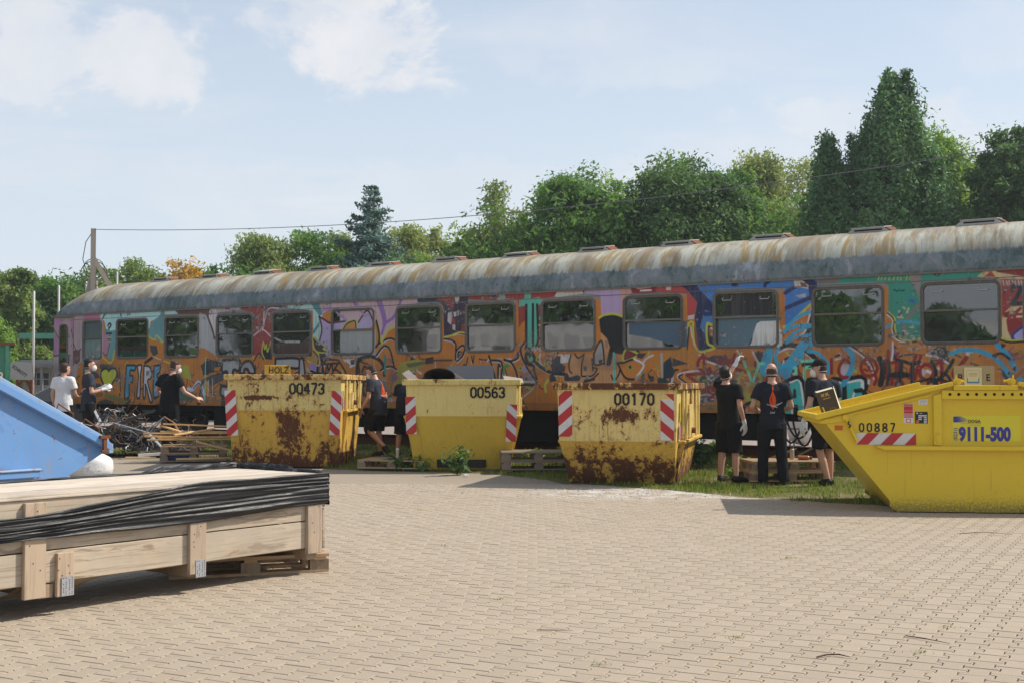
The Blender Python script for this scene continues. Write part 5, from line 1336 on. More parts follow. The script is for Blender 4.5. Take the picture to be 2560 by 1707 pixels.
for (a,b2,c_,d_) in ((.225,.318,1.090,1.104),(.225,.262,1.070,1.082),(.225,.262,1.050,1.062),(.285,.318,1.070,1.082),(.285,.318,1.050,1.062),(.285,.318,1.030,1.042),(.285,.318,1.014,1.024),(.203,.222,1.118,1.132),(.240,.268,1.120,1.126)): sheet(a,b2,c_,d_,-.0072,mb)
mb.build('plate_fields',MAT_WHT,pl_,fix=False); MB().tube([(.216,-.0065,1.03),(.216,-.0085,1.03)],.018,16).build('plate_seal',MAT_ORG,pl_)
lb_=MB().box((.229,-.003,1.222),(.330,.001,1.283)).build('small_label',MAT_WHT,YS)
mb=MB(); sheet(.245,.315,1.262,1.266,-.0042,mb); sheet(.245,.315,1.253,1.256,-.0042,mb); sheet(.25,.258,1.235,1.243,-.0042,mb); sheet(.285,.293,1.235,1.243,-.0042,mb); mb.build('label_print',MAT_GREYT,lb_,fix=False)
os_=MB().box((-.705,-.003,.927),(-.612,.001,.983)).build('orange_sticker',MAT_ORG,YS); mb=MB()
for k in range(4): sheet(-.695,-.622,.935+k*.012,.938+k*.012,-.0042,mb)
mb.build('sticker_print',MAT_RED,os_,fix=False)
bn=MB().box((.598,-.004,.812),(1.338,.001,1.10)).build('company_sticker',MAT_LEM,YS)
mb=MB(); sheet(.608,.645,1.023,1.09,-.0052,mb)
for k in range(7):
    z0=1.0255+k*.0098; x1=.69+.07*math.sin(.9+k*.33); mb.add([(.645,-.0052,z0-.002),(x1,-.0052,z0+.0012),(x1,-.0052,z0+.0042),(.645,-.0052,z0+.0075)],[(0,1,2,3)])
mb.build('company_mark',MAT_BLUE,bn,fix=False)
text_obj('lettering','DOGA',.047,MAT_BLK,bn,(.765,-.0055,1.020),(R(90),0,0),.0012,1.0)
mb=MB()
for (a,b2,zc) in ((.69,.90,1.006),(.79,.90,.988)):
    x=a
    while x<b2: wd_=random.uniform(.006,.016); sheet(x,x+wd_,zc,zc+.006,-.0052,mb); x+=wd_+.005
mb.build('small_print',MAT_GREYT,bn,fix=False)
text_obj('lettering','9111-500',.205,MAT_BLUE,bn,(.668,-.0055,.822),(R(90),0,0),.0115,.715); text_obj('lettering','(0231)',.058,MAT_BLUE,bn,(.650,-.0055,.818),(R(90),R(-90),0),.001,.95)
# things thrown in the yellow skip
MAT_CARD=plain('fibre_board',(.40,.33,.19),.75,.2,.08,3)
def ys_w(x,y,z): 
    a=R(-6.8); return (4.387+x*math.cos(a)-y*math.sin(a),14.347+x*math.sin(a)+y*math.cos(a),z)
cb=thing('cardboard_panel','upright tan board with stencilled letters standing in the bright yellow skip','board',ys_w(1.06,.92,1.20),R(-5))
MB().box((-.235,-.008,0),(.235,.008,.475)).build('board',MAT_CARD,cb); text_obj('lettering','R',.115,MAT_BLK,cb,(-.195,-.0095,.295),(R(90),0,0),.002,1.); text_obj('lettering','E',.115,MAT_BLK,cb,(.135,-.0095,.295),(R(90),0,0),.002,.9)
nt_=thing('notice','cream notice with a blue bracket fixed over the tan board','notice',ys_w(1.04,.90,1.40),R(-5))
MAT_CREAM=plain('cream_paper',(.66,.60,.40),.6,.25,.06); MAT_CYAN=plain('blue_print',(.06,.25,.42),.5,.3,.05)
MB().box((-.10,-.004,-.02),(.105,.0,.255)).build('sheet',MAT_CREAM,nt_); mb=MB(); sheet(-.07,.075,.065,.085,-.0052,mb); sheet(-.07,-.058,.085,.125,-.0052,mb); sheet(.063,.075,.085,.125,-.0052,mb); mb.build('blue_print',MAT_CYAN,nt_,fix=False)
mb=MB(); sheet(-.075,-.072,.12,.22,-.005,mb); sheet(.078,.081,.12,.22,-.005,mb); sheet(-.075,.081,.218,.221,-.005,mb)
for k,(a,b2) in enumerate(((-.04,.045),(-.05,.055),(-.045,.05))): sheet(a,b2,.15+k*.016,.155+k*.016,-.005,mb)
for k in range(3): sheet(-.06,.06,.0+k*.016,.005+k*.016,-.005,mb)
mb.build('fine_print',MAT_GREYT,nt_,fix=False)
bx=thing('dark_carton','dark printed carton leaning at the low left lip of the bright yellow skip','box',ys_w(-.66,.45,1.08),R(4)); bx.rotation_euler=(R(-8),R(-15),R(6)); bx.scale=(.78,.78,.78)
MAT_DKBOX=plain('dark_carton_print',(.05,.036,.02),.5,.4,.5,11)
o=MB().box((-.135,-.0,-.1),(.135,.075,.40)).build('carton',MAT_DKBOX,bx); bevel(o,.004)
MAT_GOLD=plain('gold_print',(.50,.32,.06),.5,.3,.3,25)
text_obj('lettering','M M.',.07,MAT_GOLD,bx,(-.085,-.0015,.315),(R(90),0,0),.003,.9)
mb=MB()
for k in range(7): a=k*.9; mb.add([(.03+.07*math.cos(a+i*.5)*(1-.1*i),-.0015-.0002*k,.08+.075*math.sin(a+i*.5)*(1-.1*i)) for i in range(5)],[(0,1,2,3,4)]) if k%2==0 else None
mb.build('picture_print',plain('brown_print',(.16,.085,.035),.5,.3,.4,20),bx,fix=False); sheet(-.07,.05,.275,.285,-.0015).build('small_print',MAT_GOLD,bx,fix=False)
MB().add([(-.135,.0,.40),(.135,.0,.40),(.15,.12,.43),(-.12,.12,.43)],[(0,1,2,3)]).add([(.136,.0,-.1),(.136,.0,.4),(.165,.05,.44),(.18,.06,-.1)],[(0,1,2,3)]).build('flap',MAT_CREAM,bx,fix=False)
o=MB().bar((0,0,0),(.5,.25,.33),.05,.05).build('rusty_angle_bar',MAT_RUST); o.location=ys_w(1.36,.8,1.43); tag(o,'rusty brown bar sticking out of the bright yellow skip at the frame edge','bar')

# ---------------------------------------------------------------- blue skip on the left
m,t,b=newmat('blue_enamel',.42,.4)
x,y,z=t.sep(t.obj); n1=t.noise(t.obj,1.1,6,.6,.3); n2=t.noise(t.obj,6,6,.7,.4); n3=t.noise(t.scale(t.obj,(5,5,.5)),2.4,5,.6)
c=t.mix(n1,(.105,.24,.50),(.175,.335,.60)); c=t.mix(t.ss(t.noise(t.obj,2.6,4,.6,.8),.58,.68,0,.55),c,(.07,.19,.47)); c=t.mix(t.ss(n2,.625,.65),c,(.20,.085,.035)); c=t.mix(t.math('MULTIPLY',t.ss(n3,.54,.72),.42),c,(.35,.22,.12)); t.put(b.inputs['Base Color'],c); MAT_BLU=m
m,t,b=newmat('blue_enamel_rail',.5,.35)
n2=t.noise(t.obj,4,6,.7,.4); n3=t.noise(t.scale(t.obj,(9,9,.8)),2.4,5,.6); c=t.mix(n3,(.20,.33,.52),(.30,.40,.52)); c=t.mix(t.ss(n2,.57,.63),c,(.26,.10,.035)); c=t.mix(t.math('MULTIPLY',t.ss(n3,.52,.7),.55),c,(.30,.20,.12)); t.put(b.inputs['Base Color'],c); MAT_BLUR=m
BS=thing('skip','big blue open skip with a long sloping rim at the left edge','skip',(-5.17,16.0,0),R(55))
Lb=4.6
pb=[(-Lb,.0),(-1.15,.0),(-.02,.58),(0,.70),(-1.70,1.56),(-Lb,1.62)]
WB=1.75
mb=MB(); k=len(pb); mb.add([(x,0,z) for x,z in pb],[tuple(range(k))]); mb.add([(x,WB,z) for x,z in pb],[tuple(range(k-1,-1,-1))]); mb.add([(x,.03,z) for x,z in pb],[tuple(range(k-1,-1,-1))]); mb.add([(x,WB-.03,z) for x,z in pb],[tuple(range(k))])
for a,b2 in ((0,1),(1,2),(2,3),(5,0)): (x0,z0),(x1,z1)=pb[a],pb[b2]; mb.add([(x0,0,z0),(x1,0,z1),(x1,WB,z1),(x0,WB,z0)],[(0,1,2,3)])
mb.build('hull',MAT_BLU,BS,fix=False)
def bpart(name,poly,y0,y1,mat): o=MB().prism(poly,'y',y0,y1).build(name,mat,BS); bevel(o,.008); return o
sl=(1.56-.70)/-1.70
def zr(x): return .70+sl*x if x>-1.70 else 1.56
for y0,y1 in ((-.10,.001),(WB-.001,WB+.10)):
    bpart('rim_channel',[(.06,.60),(.06,.70),(-1.70,zr(-1.70)+.02),(-1.70,zr(-1.70)-.09)],y0,y1,MAT_BLU); bpart('rim_channel',[(-1.702,1.47),(-1.702,1.582),(-Lb,1.64),(-Lb,1.53)],y0,y1,MAT_BLU)
    bpart('top_flange',[(.05,.712),(.03,.765),(-1.70,1.65),(-1.70,1.588)],y0+.045,y1-.02 if y0<0 else y1-.045,MAT_BLUR)
bpart('end_lip',[(.0,.58),(.07,.58),(.07,.70),(.0,.70)],-.099,WB+.099,MAT_BLUR)
bpart('side_channel',[(-2.6,.34),(-.98,.34),(-.98,.42),(-2.6,.42)],-.12,.001,MAT_BLU); bpart('side_channel_lip',[(-2.6,.42),(-.98,.42),(-.98,.445),(-2.6,.445)],-.14,.0,MAT_BLUR)
mb=MB()
for x0 in (-.72,-.34): mb.tube([(x0,-.02,zr(x0)+.06),(x0+.02,-.04,zr(x0)+.15),(x0+.23,-.04,zr(x0+.23)+.14),(x0+.25,-.02,zr(x0+.25)+.05)],.010,7)
mb.build('rope_hook',MAT_RUST,BS); 
MB().box((-.10,-.13,.58),(-.05,-.10,.80)).box((-.15,-.14,.77),(.0,-.10,.81)).box((-.13,-.135,.60),(-.03,-.105,.63)).build('end_latch',MAT_RUST,BS)
# ================================================================ TIMBER, PALLETS, SCRAP
def wood(name,c0,c1,grain=1.,dark=(.16,.10,.055),knots=.5,rough=.75,axis=0,weather=.0):
    m,t,b=newmat(name,rough,.2)
    rr=t.node('ShaderNodeCombineXYZ'); t.put(rr.inputs[0],t.math('MULTIPLY',t.rand,31.)); t.put(rr.inputs[1],t.math('MULTIPLY',t.rand,17.)); t.put(rr.inputs[2],t.math('MULTIPLY',t.rand,9.))
    v=t.vmath('ADD',t.obj,rr.outputs[0]); S=[14,14,14]; S[axis]=1.1; s2=[70,70,70]; s2[axis]=2.2
    wv=t.noise(v,1.3,2,.5); vv=t.vmath('ADD',t.scale(v,tuple(S)),t.scale(t.noise(v,2.0,3,.5,col=True),(1.8,1.8,1.8)))
    g=t.noise(vv,1.,5,.6,.6); f=t.noise(t.scale(v,tuple(s2)),1.,3,.6)
    c=t.mix(g,c0,c1); c=t.mix(t.ss(g,.52,.64,0,.5*grain),c,dark); c=t.mix(t.ss(f,.52,.72,0,.42*grain),c,dark)
    S=[3,7,7]; S[axis]=2.0
    kd=t.vor(t.scale(v,(2.0,2.0,2.0)) if axis!=0 else t.scale(v,(1.0,3.2,3.2)),1.0); c=t.mix(t.ss(kd,.10,.03,0,.75*knots),c,(.13,.07,.035)); c=t.mix(t.ss(kd,.32,.10,0,.28*knots),c,(.30,.19,.10))
    if weather: c=t.mix(t.math('MULTIPLY',t.ss(t.noise(v,2.5,5,.65),.4,.65),weather),c,(.30,.26,.22))
    c=t.mix(1.,c,t.math('ADD',.86,t.math('MULTIPLY',t.rand,.26)),'MULTIPLY')
    t.put(b.inputs['Base Color'],c); t.put(b.inputs['Normal'],t.bump(f,.25,.003)); return m
W_CRATE=wood('crate_spruce',(.42,.345,.25),(.57,.475,.36),1.3,knots=.9,weather=.4); W_POST=wood('crate_post',(.40,.30,.21),(.51,.395,.285),.9,axis=2,weather=.35); W_TOP=wood('crate_lid',(.56,.47,.37),(.66,.57,.47),.7,weather=.3)
W_PAL=wood('pallet_wood',(.40,.26,.14),(.52,.36,.21),1.,weather=.2); W_PALO=wood('pallet_wood_grey',(.24,.18,.13),(.33,.26,.19),1.,weather=.5); W_NEW=wood('fresh_batten',(.62,.38,.16),(.74,.50,.24),.6,(.3,.15,.06),.4); W_BLK=wood('block_wood',(.26,.185,.12),(.36,.27,.18),1.,axis=2,weather=.4)
m,t,b=newmat('stretch_film',.3,.4); n=t.noise(t.scale(t.obj,(1.2,9,40)),1.6,5,.65,.3); t.put(b.inputs['Base Color'],t.mix(n,(.006,.006,.007),(.018,.018,.02))); t.put(b.inputs['Roughness'],t.ss(n,.3,.7,.36,.58)); t.put(b.inputs['Normal'],t.bump(n,.45,.012)); MAT_FILM=m
m,t,b=newmat('galvanised_plate',.42,.5,.75); n=t.noise(t.obj,40,4,.6); t.put(b.inputs['Base Color'],t.mix(n,(.42,.44,.47),(.60,.62,.65))); MAT_GALV=m
# crate: local x runs from its right-hand end back to the left and towards the camera, y is the thickness away from the camera, z up
CA=R(51.34); CX=Vector((-math.cos(CA),-math.sin(CA),0))
crate=thing('timber_crate','long wooden crate with black stretch film round its top in the left foreground','crate',(-1.49,9.75,0),CA+PI)
# local +x = towards the camera-left; local -y faces away, so the seen face is at y=0 with its outside towards +y
LC=6.2; WC=1.02; ZC0,ZC1=.20,.748
def cbox(name,lo,hi,mat,par=None,bv=.004):
    o=MB().box((0,0,0),tuple(h-l for l,h in zip(lo,hi))).build(name,mat,par or crate); o.location=lo; bevel(o,bv,2) if bv else None; return o
for z0,z1 in ((.208,.408),(.416,.600),(.608,.735)):
    cbox('side_plank',(.0,-.03,z0),(LC,.0,z1),W_CRATE); cbox('side_plank',(.0,-WC,z0),(LC,-WC+.03,z1),W_CRATE)
for z0,z1 in ((.19,.34),(.348,.50),(.508,.64)): cbox('end_plank',(-.055,-WC-.02,z0),(-.03,.012,z1),W_CRATE)
cbox('end_plank',(-.056,-WC-.02,.645),(-.03,-.01,.745),W_CRATE)
for k in range(3):
    o=cbox('lid_plank',(-.05,-WC+.345*k-.004,.742),(LC,-WC+.345*k+.336,.766),W_TOP)
cbox('lid_plank',(-.05,-.035,.737),(LC,.012,.752),W_TOP)
for x0,x1,z0,z1 in ((-.008,.140,.165,.70),(1.088,1.226,.135,.70),(2.318,2.464,.125,.72),(3.7,3.84,.12,.72),(5.0,5.14,.12,.72)): cbox('post',(x0,.001,z0),(x1,.034,z1),W_POST)
nb_=MB(); r_=random.Random(6)
for x0,z1 in ((0,.68),(1.09,.68),(2.32,.70),(2.12,.36)):
    for k in range(7): xx=x0+r_.uniform(.03,.12); zz_=r_.uniform(.2,z1); nb_.tube([(xx,.0335 if x0!=2.12 else .0295,zz_),(xx,.036 if x0!=2.12 else .032,zz_)],.0045,6)
o=nb_.build('nail_head',MAT_RUST,crate); o['kind']='stuff'
cbox('short_post',(2.118,.001,.115),(2.238,.03,.39),W_POST)
pm=MB().box((0,0,0),(.085,.004,.12)).mesh('bracket',MAT_GALV); 
hb_=MB(); r_=random.Random(5)
for k in range(9):
    for x in (.012,.030,.055,.073):
        if r_.random()<.8: hb_.tube([(x,.0042,.012+.0125*k),(x,.0052,.012+.0125*k)],.0035,6)
hmsh=hb_.mesh('bracket_hole',MAT_HOLE)
for (x,z) in ((2.126,.118),(1.094,.113)):
    o=link('bracket',pm,crate,(x,.034,z)); link('bracket_hole',hmsh,o)
for x in (.02,1.11,2.25,3.4,4.6,5.8): cbox('bearer',(x,-WC+.0,.115),(x+.10,.0,.199),W_BLK)
cbox('floor_board',(.0,-WC+.03,.199),(LC,-.032,.207),W_BLK,bv=0)
# film: a stretched band of plies that fans out along the front, with crumpled folds on the lid edge
def film_front():
    mb=MB(); nx,nz=150,34; r_=random.Random(2)
    for i in range(nx+1):
        x=-.062+LC*i/nx; u=max(0,x)
        top=.775-.135*sstep(.9,2.6,u)-.03*sstep(3,5,u); bot=.535-.045*sstep(.1,1.3,u)-.01*sstep(2,5,u)
        for j in range(nz+1):
            k=j/nz; z=bot+(top-bot)*k
            ply=k*7.3+1.0*mnoise.noise((x*.55,k*2.1,3.)); f=.5+.5*math.sin(ply*2*PI+mnoise.noise((x*1.3,k*3,1))*4.5+2.5*mnoise.noise((x*.5,k*9,11)))
            fine=mnoise.noise((x*.8,k*26,5.))
            y=.040+.011*f**2+.013*fine+.006*mnoise.noise((x*3.3,k*9,8.))
            if j in(0,nz): y=.037; 
            z+= .010*mnoise.noise((x*2.2,0 if j else 4,6)) if j in (0,nz) else 0
            mb.v.append((x,y,z))
    for i in range(nx):
        for j in range(nz): a=i*(nz+1)+j; mb.f.append((a,a+nz+1,a+nz+2,a+1)); mb.mi.append(0)
    return mb
film_front().build('stretch_film',MAT_FILM,crate,smooth=True)
mb=MB(); nx=40
for i in range(nx+1):   # round the right-hand end
    y=.045-(WC+.09)*i/nx
    for j in range(13):
        k=j/12; mb.v.append((-.066-.012*abs(mnoise.noise((y*5,k*8,2)))-.006*math.sin(k*30),y,.525+.245*k+.014*mnoise.noise((y*3,5,k))*k))
for i in range(nx):
    for j in range(12): a=i*13+j; mb.f.append((a,a+13,a+14,a+1)); mb.mi.append(0)
mb.build('stretch_film',MAT_FILM,crate,smooth=True)
def crumple(name,path,wd,ht,seed):
    mb=MB(); n=len(path)*6; m_=12
    P=[Vector(p) for p in path]
    for i in range(n+1):
        u=i/n*(len(P)-1); k=min(int(u),len(P)-2); c=P[k].lerp(P[k+1],u-k); d=(P[k+1]-P[k]).normalized(); s_=d.cross(Vector((0,0,1)))
        e=min(1,min(i,n-i)/3)
        for j in range(m_+1):
            a=PI*j/m_; rr=1+.5*mnoise.noise((i*.55+seed,j*.9,seed))+.25*mnoise.noise((i*1.6,j*2.,seed+4))
            mb.v.append(tuple(c+s_*math.cos(a)*wd*rr+Vector((0,0,math.sin(a)*ht*rr*e))))
    for i in range(n):
        for j in range(m_): a=i*(m_+1)+j; mb.f.append((a,a+m_+1,a+m_+2,a+1)); mb.mi.append(0)
    return mb.build(name,MAT_FILM,crate,smooth=False)
crumple('film_fold',[(-.05,-.32,.764),(-.055,-.55,.764),(-.06,-.8,.768),(-.03,-1.02,.768),(.4,-1.04,.766),(.9,-1.03,.766)],.045,.045,1)
crumple('film_fold',[(.6,-1.02,.764),(1.6,-1.03,.764),(2.6,-1.03,.762),(3.8,-1.03,.762),(5.2,-1.03,.762)],.05,.014,7)
crumple('film_fold',[(-.06,-.02,.762),(-.05,-.18,.766),(-.055,-.33,.766)],.028,.022,13)
# torn sheet hanging below
m,t,b=newmat('dusty_sheet',.7,.2); n=t.noise(t.obj,6,5,.6); t.put(b.inputs['Base Color'],t.mix(n,(.20,.155,.105),(.32,.255,.18))); MAT_SHEET=m
mb=MB(); nx,nz=26,9
for i in range(nx+1):
    x=1.55+.85*i/nx; dep=.13*min(1,(i/nx)*2.2)*(1 if i<22 else .8)
    for j in range(nz+1):
        k=j/nz; mb.v.append((x+.05*k,-.10-.20*k-.03*mnoise.noise((x*6,k*3,1)),.20-dep*k-.02*mnoise.noise((x*5,k*2,4))*k))
for i in range(nx):
    for j in range(nz): a=i*(nz+1)+j; mb.f.append((a,a+nz+1,a+nz+2,a+1)); mb.mi.append(0)
mb.build('torn_sheet',MAT_SHEET,crate,smooth=True,fix=False)

# pallets
PB={}
def pallet(label,loc,rz,mat,group='wooden pallets',tilt=(0,0)):
    p=thing('pallet',label,'pallet',loc,rz,group); p.rotation_euler=(tilt[0],tilt[1],rz)
    k=mat.name
    if k not in PB:
        PB[k]=(MB().box((-.6,-.0725,0),(.6,.0725,.022)).mesh('top_board',mat),MB().box((-.6,-.05,0),(.6,.05,.022)).mesh('top_board',mat),MB().box((-.0725,-.05,0),(.0725,.05,.078)).mesh('block',W_BLK if mat is not W_PALO else W_PALO),MB().box((-.05,-.4,0),(.05,.4,.022)).mesh('stringer_board',mat),MB().box((-.6,-.05,0),(.6,.05,.022)).mesh('bottom_board',mat))
    tb,tn,bl,stg,bt=PB[k]
    for y,me in ((-.3275,tb),(-.165,tn),(0,tb),(.165,tn),(.3275,tb)): link('top_board',me,p,(0,y,.122))
    for x in (-.5275,0,.5275): link('stringer_board',stg,p,(x,0,.100)); [link('block',bl,p,(x,y,.022)) for y in (-.34,0,.34)]
    for y in (-.34,0,.34): link('bottom_board',bt,p,(0,y,0))
    return p
pallet('pallet carrying the right end of the long film-wrapped crate','' or (-2.12,10.0,0),R(20),W_PAL)
pallet('dark pallet carrying the middle of the long film-wrapped crate',(-4.2,7.1,0),R(35),W_PALO)
def gp(x,y,dz=0.): return (x,y,gz(x,y)+dz)
pallet('pallet lying flat in the grass with spray cans on it, between two skips',gp(-1.95,21.62,.03),R(-12),W_PAL)
pallet('lower grey pallet of the pair between the faded and the most rusted skip',gp(.42,20.9,.03),R(3),W_PALO); pallet('upper grey pallet of the pair between the faded and the most rusted skip',gp(.40,20.93,.176),R(5),W_PALO)
pallet('lower pallet of the stack behind the bald man in navy work trousers',gp(4.02,18.60,.01),R(2),W_PAL); pallet('upper pallet of the stack behind the bald man in navy work trousers',gp(4.05,18.62,.155),R(4),W_PAL)
pallet('lower pallet under the pile of fresh battens',gp(-5.98,23.75,.02),R(12),W_PALO); pallet('upper pallet under the pile of fresh battens',gp(-5.96,23.74,.165),R(12),W_PAL)
MAT_PINK=plain('batten_end',(.55,.24,.20),.7,.2,.2,20)
r_=random.Random(11)
def batten(a,bv_,label,w_=.075,h_=.028):
    a=Vector(a); bv_=Vector(bv_); L=(bv_-a).length; o=MB().box((0,-w_/2,-h_/2),(L,w_/2,h_/2)).build('batten',W_NEW); d=(bv_-a).normalized()
    o.location=a; o.rotation_euler=(r_.uniform(-.06,.06),-math.asin(d.z),math.atan2(d.y,d.x)); bevel(o,.003); tag(o,label,'batten','fresh battens heaped on pallets')
    MB().box((-.002,-w_/2+.004,-h_/2+.004),(.0,w_/2-.004,h_/2-.004)).build('painted_end',MAT_PINK,o); return o
zt=.09+.165+.145
BT=[((-6.75,23.35,zt+.02),(-5.05,23.75,zt+.02),'bottom batten along the front edge of the batten pile'),((-6.62,23.55,zt+.02),(-4.95,23.95,zt+.02),'second bottom batten behind the front one in the batten pile'),((-6.55,23.85,zt+.02),(-5.0,24.2,zt+.02),'bottom batten at the back of the batten pile'),
((-6.82,23.42,zt+.085),(-5.7,23.62,zt+.055),'short batten on the front of the middle layer of the batten pile'),((-6.58,23.45,zt+.06),(-5.30,23.85,zt+.06),'middle batten across the batten pile'),((-6.2,23.6,zt+.055),(-4.75,23.80,zt+.06),'long batten reaching out to the right of the batten pile'),
((-6.86,23.5,zt+.135),(-5.35,23.72,zt+.13),'upper batten of the batten pile starting furthest left'),((-6.25,23.35,zt+.11),(-5.65,23.95,zt+.20),'batten lying askew across the top of the batten pile'),((-6.1,23.75,zt+.15),(-5.2,23.95,zt+.15),'short wide batten on top of the batten pile'),((-6.6,23.7,zt+.16),(-5.5,23.95,zt+.15),'batten at the back of the upper layer of the pile'),
((-6.58,23.8,zt+.30),(-4.95,24.0,zt+.23),'topmost batten of the batten pile'),((-6.6,23.82,zt+.26),(-6.2,23.6,zt+.16),'short end of batten under the topmost one')]
for a,b2,l in BT: batten(a,b2,l)
batten((-5.75,23.05,.40),(-4.65,22.95,.13),'loose batten leaning from the pallet stack down to the grass'); batten((-6.05,22.75,.10),(-4.75,23.25,.10),'loose batten flat on the paving before the pallet stack'); batten((-7.1,23.2,.10),(-6.55,23.25,.10),'short loose batten left of the pallet stack')
o=MB().box((-.25,-.02,0),(.25,.02,.12)).build('blue_crate',plain('blue_plastic',(.03,.14,.42),.4,.4,.1)); o.location=gp(-6.15,23.55,.06); o.rotation_euler=(0,0,R(12)); tag(o,'small blue plastic box pushed into the pallet stack','box')
# spray cans
MAT_CAN=plain('can_metal',(.45,.40,.30),.35,.5,.25,12,.5); MAT_CAP=plain('can_cap',(.62,.72,.64),.4,.4,.1); MAT_CAPD=plain('can_cap_dark',(.08,.07,.06),.4,.4,.1)
def can(label,loc,cap,mat=MAT_CAN,rot=(0,0,0)):
    c=thing('spray_can',label,'spray can',loc,0,'spray cans on the pallets'); c.rotation_euler=rot
    MB().tube([(0,0,0),(0,0,.004),(0,0,.145),(0,0,.16),(0,0,.165)],[.030,.033,.033,.024,.018],14).build('can',mat,c); MB().tube([(0,0,.165),(0,0,.172),(0,0,.20)],[.024,.027,.026],12).build('cap',cap,c); return c
pz=gz(-1.9,21.6)+.03+.144
can('pale-capped spray can on the flat pallet by the walking man',(-1.93,21.30,pz),MAT_CAP); can('dark-capped spray can near the right end of the flat pallet',(-1.62,21.25,pz),MAT_CAPD)
pz=gz(4.05,18.6)+.155+.144
MAT_CANC=plain('can_orange',(.45,.16,.05),.4,.5,.2,12)
can('orange spray can lying on the stack behind the bald man',(4.22,18.62,pz+.033),MAT_CAPD,MAT_CANC,(R(90),0,R(70))); can('dull spray can standing on the stack behind the bald man',(4.15,18.72,pz),MAT_CAPD)
MAT_PAPER=plain('white_paper',(.66,.64,.62),.7,.2,.06)
def paper(label,loc,seed,s=.16):
    mb=MB(); n=6
    for i in range(n+1):
        for j in range(n+1): mb.v.append(((i/n-.5)*s*2,(j/n-.5)*s,.05*abs(mnoise.noise((i*.7+seed,j*.5,seed)))*s/.16+.01))
    for i in range(n):
        for j in range(n): a=i*(n+1)+j; mb.f.append((a,a+n+1,a+n+2,a+1)); mb.mi.append(0)
    o=mb.build('paper',MAT_PAPER,fix=False); o.location=loc; o.rotation_euler=(R(12),R(8),seed); tag(o,label,'paper')
paper('crumpled white paper in the grass left of the scratched skip',gp(-5.22,23.7,.02),1); paper('white sheet lying on the flat pallet beside the cans',(-2.0,21.5,gz(-2,21.5)+.176),3,.2); paper('white scrap at the foot of the faded skip',(-.72,19.95,.012),5,.06)
# scrap: burnt wire and springs
MAT_WIRE=plain('burnt_wire',(.06,.056,.052),.6,.4,.6,14); MAT_STRIP=plain('aluminium_strip',(.34,.35,.37),.45,.4,.3,9,.3); MAT_RUSTW=plain('rusty_wire',(.20,.10,.05),.8,.2,.5,12)
m_=[MB(),MB(),MB()]; r_=random.Random(21)
for k in range(430):
    cx_=r_.gauss(0,.62); cy_=r_.gauss(0,.36); top=.62*math.exp(-((cx_+.42)/.55)**2)+.34*math.exp(-((cx_-.75)/.28)**2)+.26
    p=Vector((cx_,cy_,r_.uniform(.02,max(.06,top)))); d=Vector((r_.gauss(0,1),r_.gauss(0,1),r_.gauss(0,.7))).normalized(); pts=[p.copy()]
    for q in range(r_.randint(3,7)):
        d=(d+Vector((r_.gauss(0,.55),r_.gauss(0,.55),r_.gauss(0,.5)))).normalized(); p=p+d*r_.uniform(.04,.10); p.z=max(.015,p.z); pts.append(p.copy())
    m_[0 if k%4<2 else (1 if k%4==2 else 2)].tube(pts,r_.uniform(.004,.011),4,cap=False)
hp=thing('scrap_heap','heap of burnt wire and springs behind the blue skip','scrap heap',(-7.5,25.6,.09),R(-8))
for mb,mt,nm in zip(m_,(MAT_WIRE,MAT_RUSTW,MAT_STRIP),('burnt_wire','rusty_wire','bright_wire')): o=mb.build(nm,mt,hp,fix=False); o['kind']='stuff'
mb=MB()
for i in range(13):
    for j in range(9): mb.v.append((-1.25+.2*i,-.55+.14*j,max(0,.42*math.exp(-((-1.25+.2*i+.4)/.6)**2-((j-4)/3.5)**2)+.16*math.exp(-((-1.25+.2*i-.6)/.45)**2-((j-4)/3)**2)+.06*mnoise.noise((i*.9,j*.9,2)))))
for i in range(12):
    for j in range(8): a=i*9+j; mb.f.append((a,a+9,a+10,a+1)); mb.mi.append(0)
mb.build('ash',MAT_SOOT,hp)
def strip(label,pts,w_,h_,mat):
    mb=MB()
    for a,b2 in zip(pts,pts[1:]): mb.bar(a,b2,w_,h_)
    o=mb.build('metal_strip',mat); o.location=(0,0,0); tag(o,label,'metal strip','metal strips thrown on the scrap heap'); return o
strip('dark tube leaning up over the top of the wire heap',[(-8.5,25.6,.42),(-8.0,25.4,.62),(-7.15,25.3,.93)],.045,.05,MAT_WIRE)
strip('bright strip standing out of the left of the wire heap',[(-8.62,25.9,1.0),(-8.35,25.6,.68)],.06,.02,MAT_STRIP)
strip('bent bright strip arching over the front of the wire heap',[(-7.35,24.8,.32),(-7.05,24.7,.62),(-6.83,24.7,.79)],.07,.012,MAT_STRIP)
strip('second bright strip crossing the bent one',[(-7.15,24.75,.45),(-6.92,24.7,.68),(-6.86,24.7,.75)],.05,.012,MAT_STRIP)
strip('long pale strip sliding down the front of the wire heap',[(-7.95,25.0,.70),(-7.15,24.8,.50),(-6.75,24.5,.18),(-6.6,24.3,.08)],.06,.014,MAT_STRIP)
strip('rusty strip curling from the top of the wire heap',[(-6.95,25.2,.80),(-6.72,25.1,.68),(-6.6,25.0,.50)],.05,.02,MAT_RUSTW)
strip('white profile lying on the paving before the wire heap',[(-7.1,24.0,.10),(-6.65,24.2,.12)],.10,.05,MAT_PAPER)
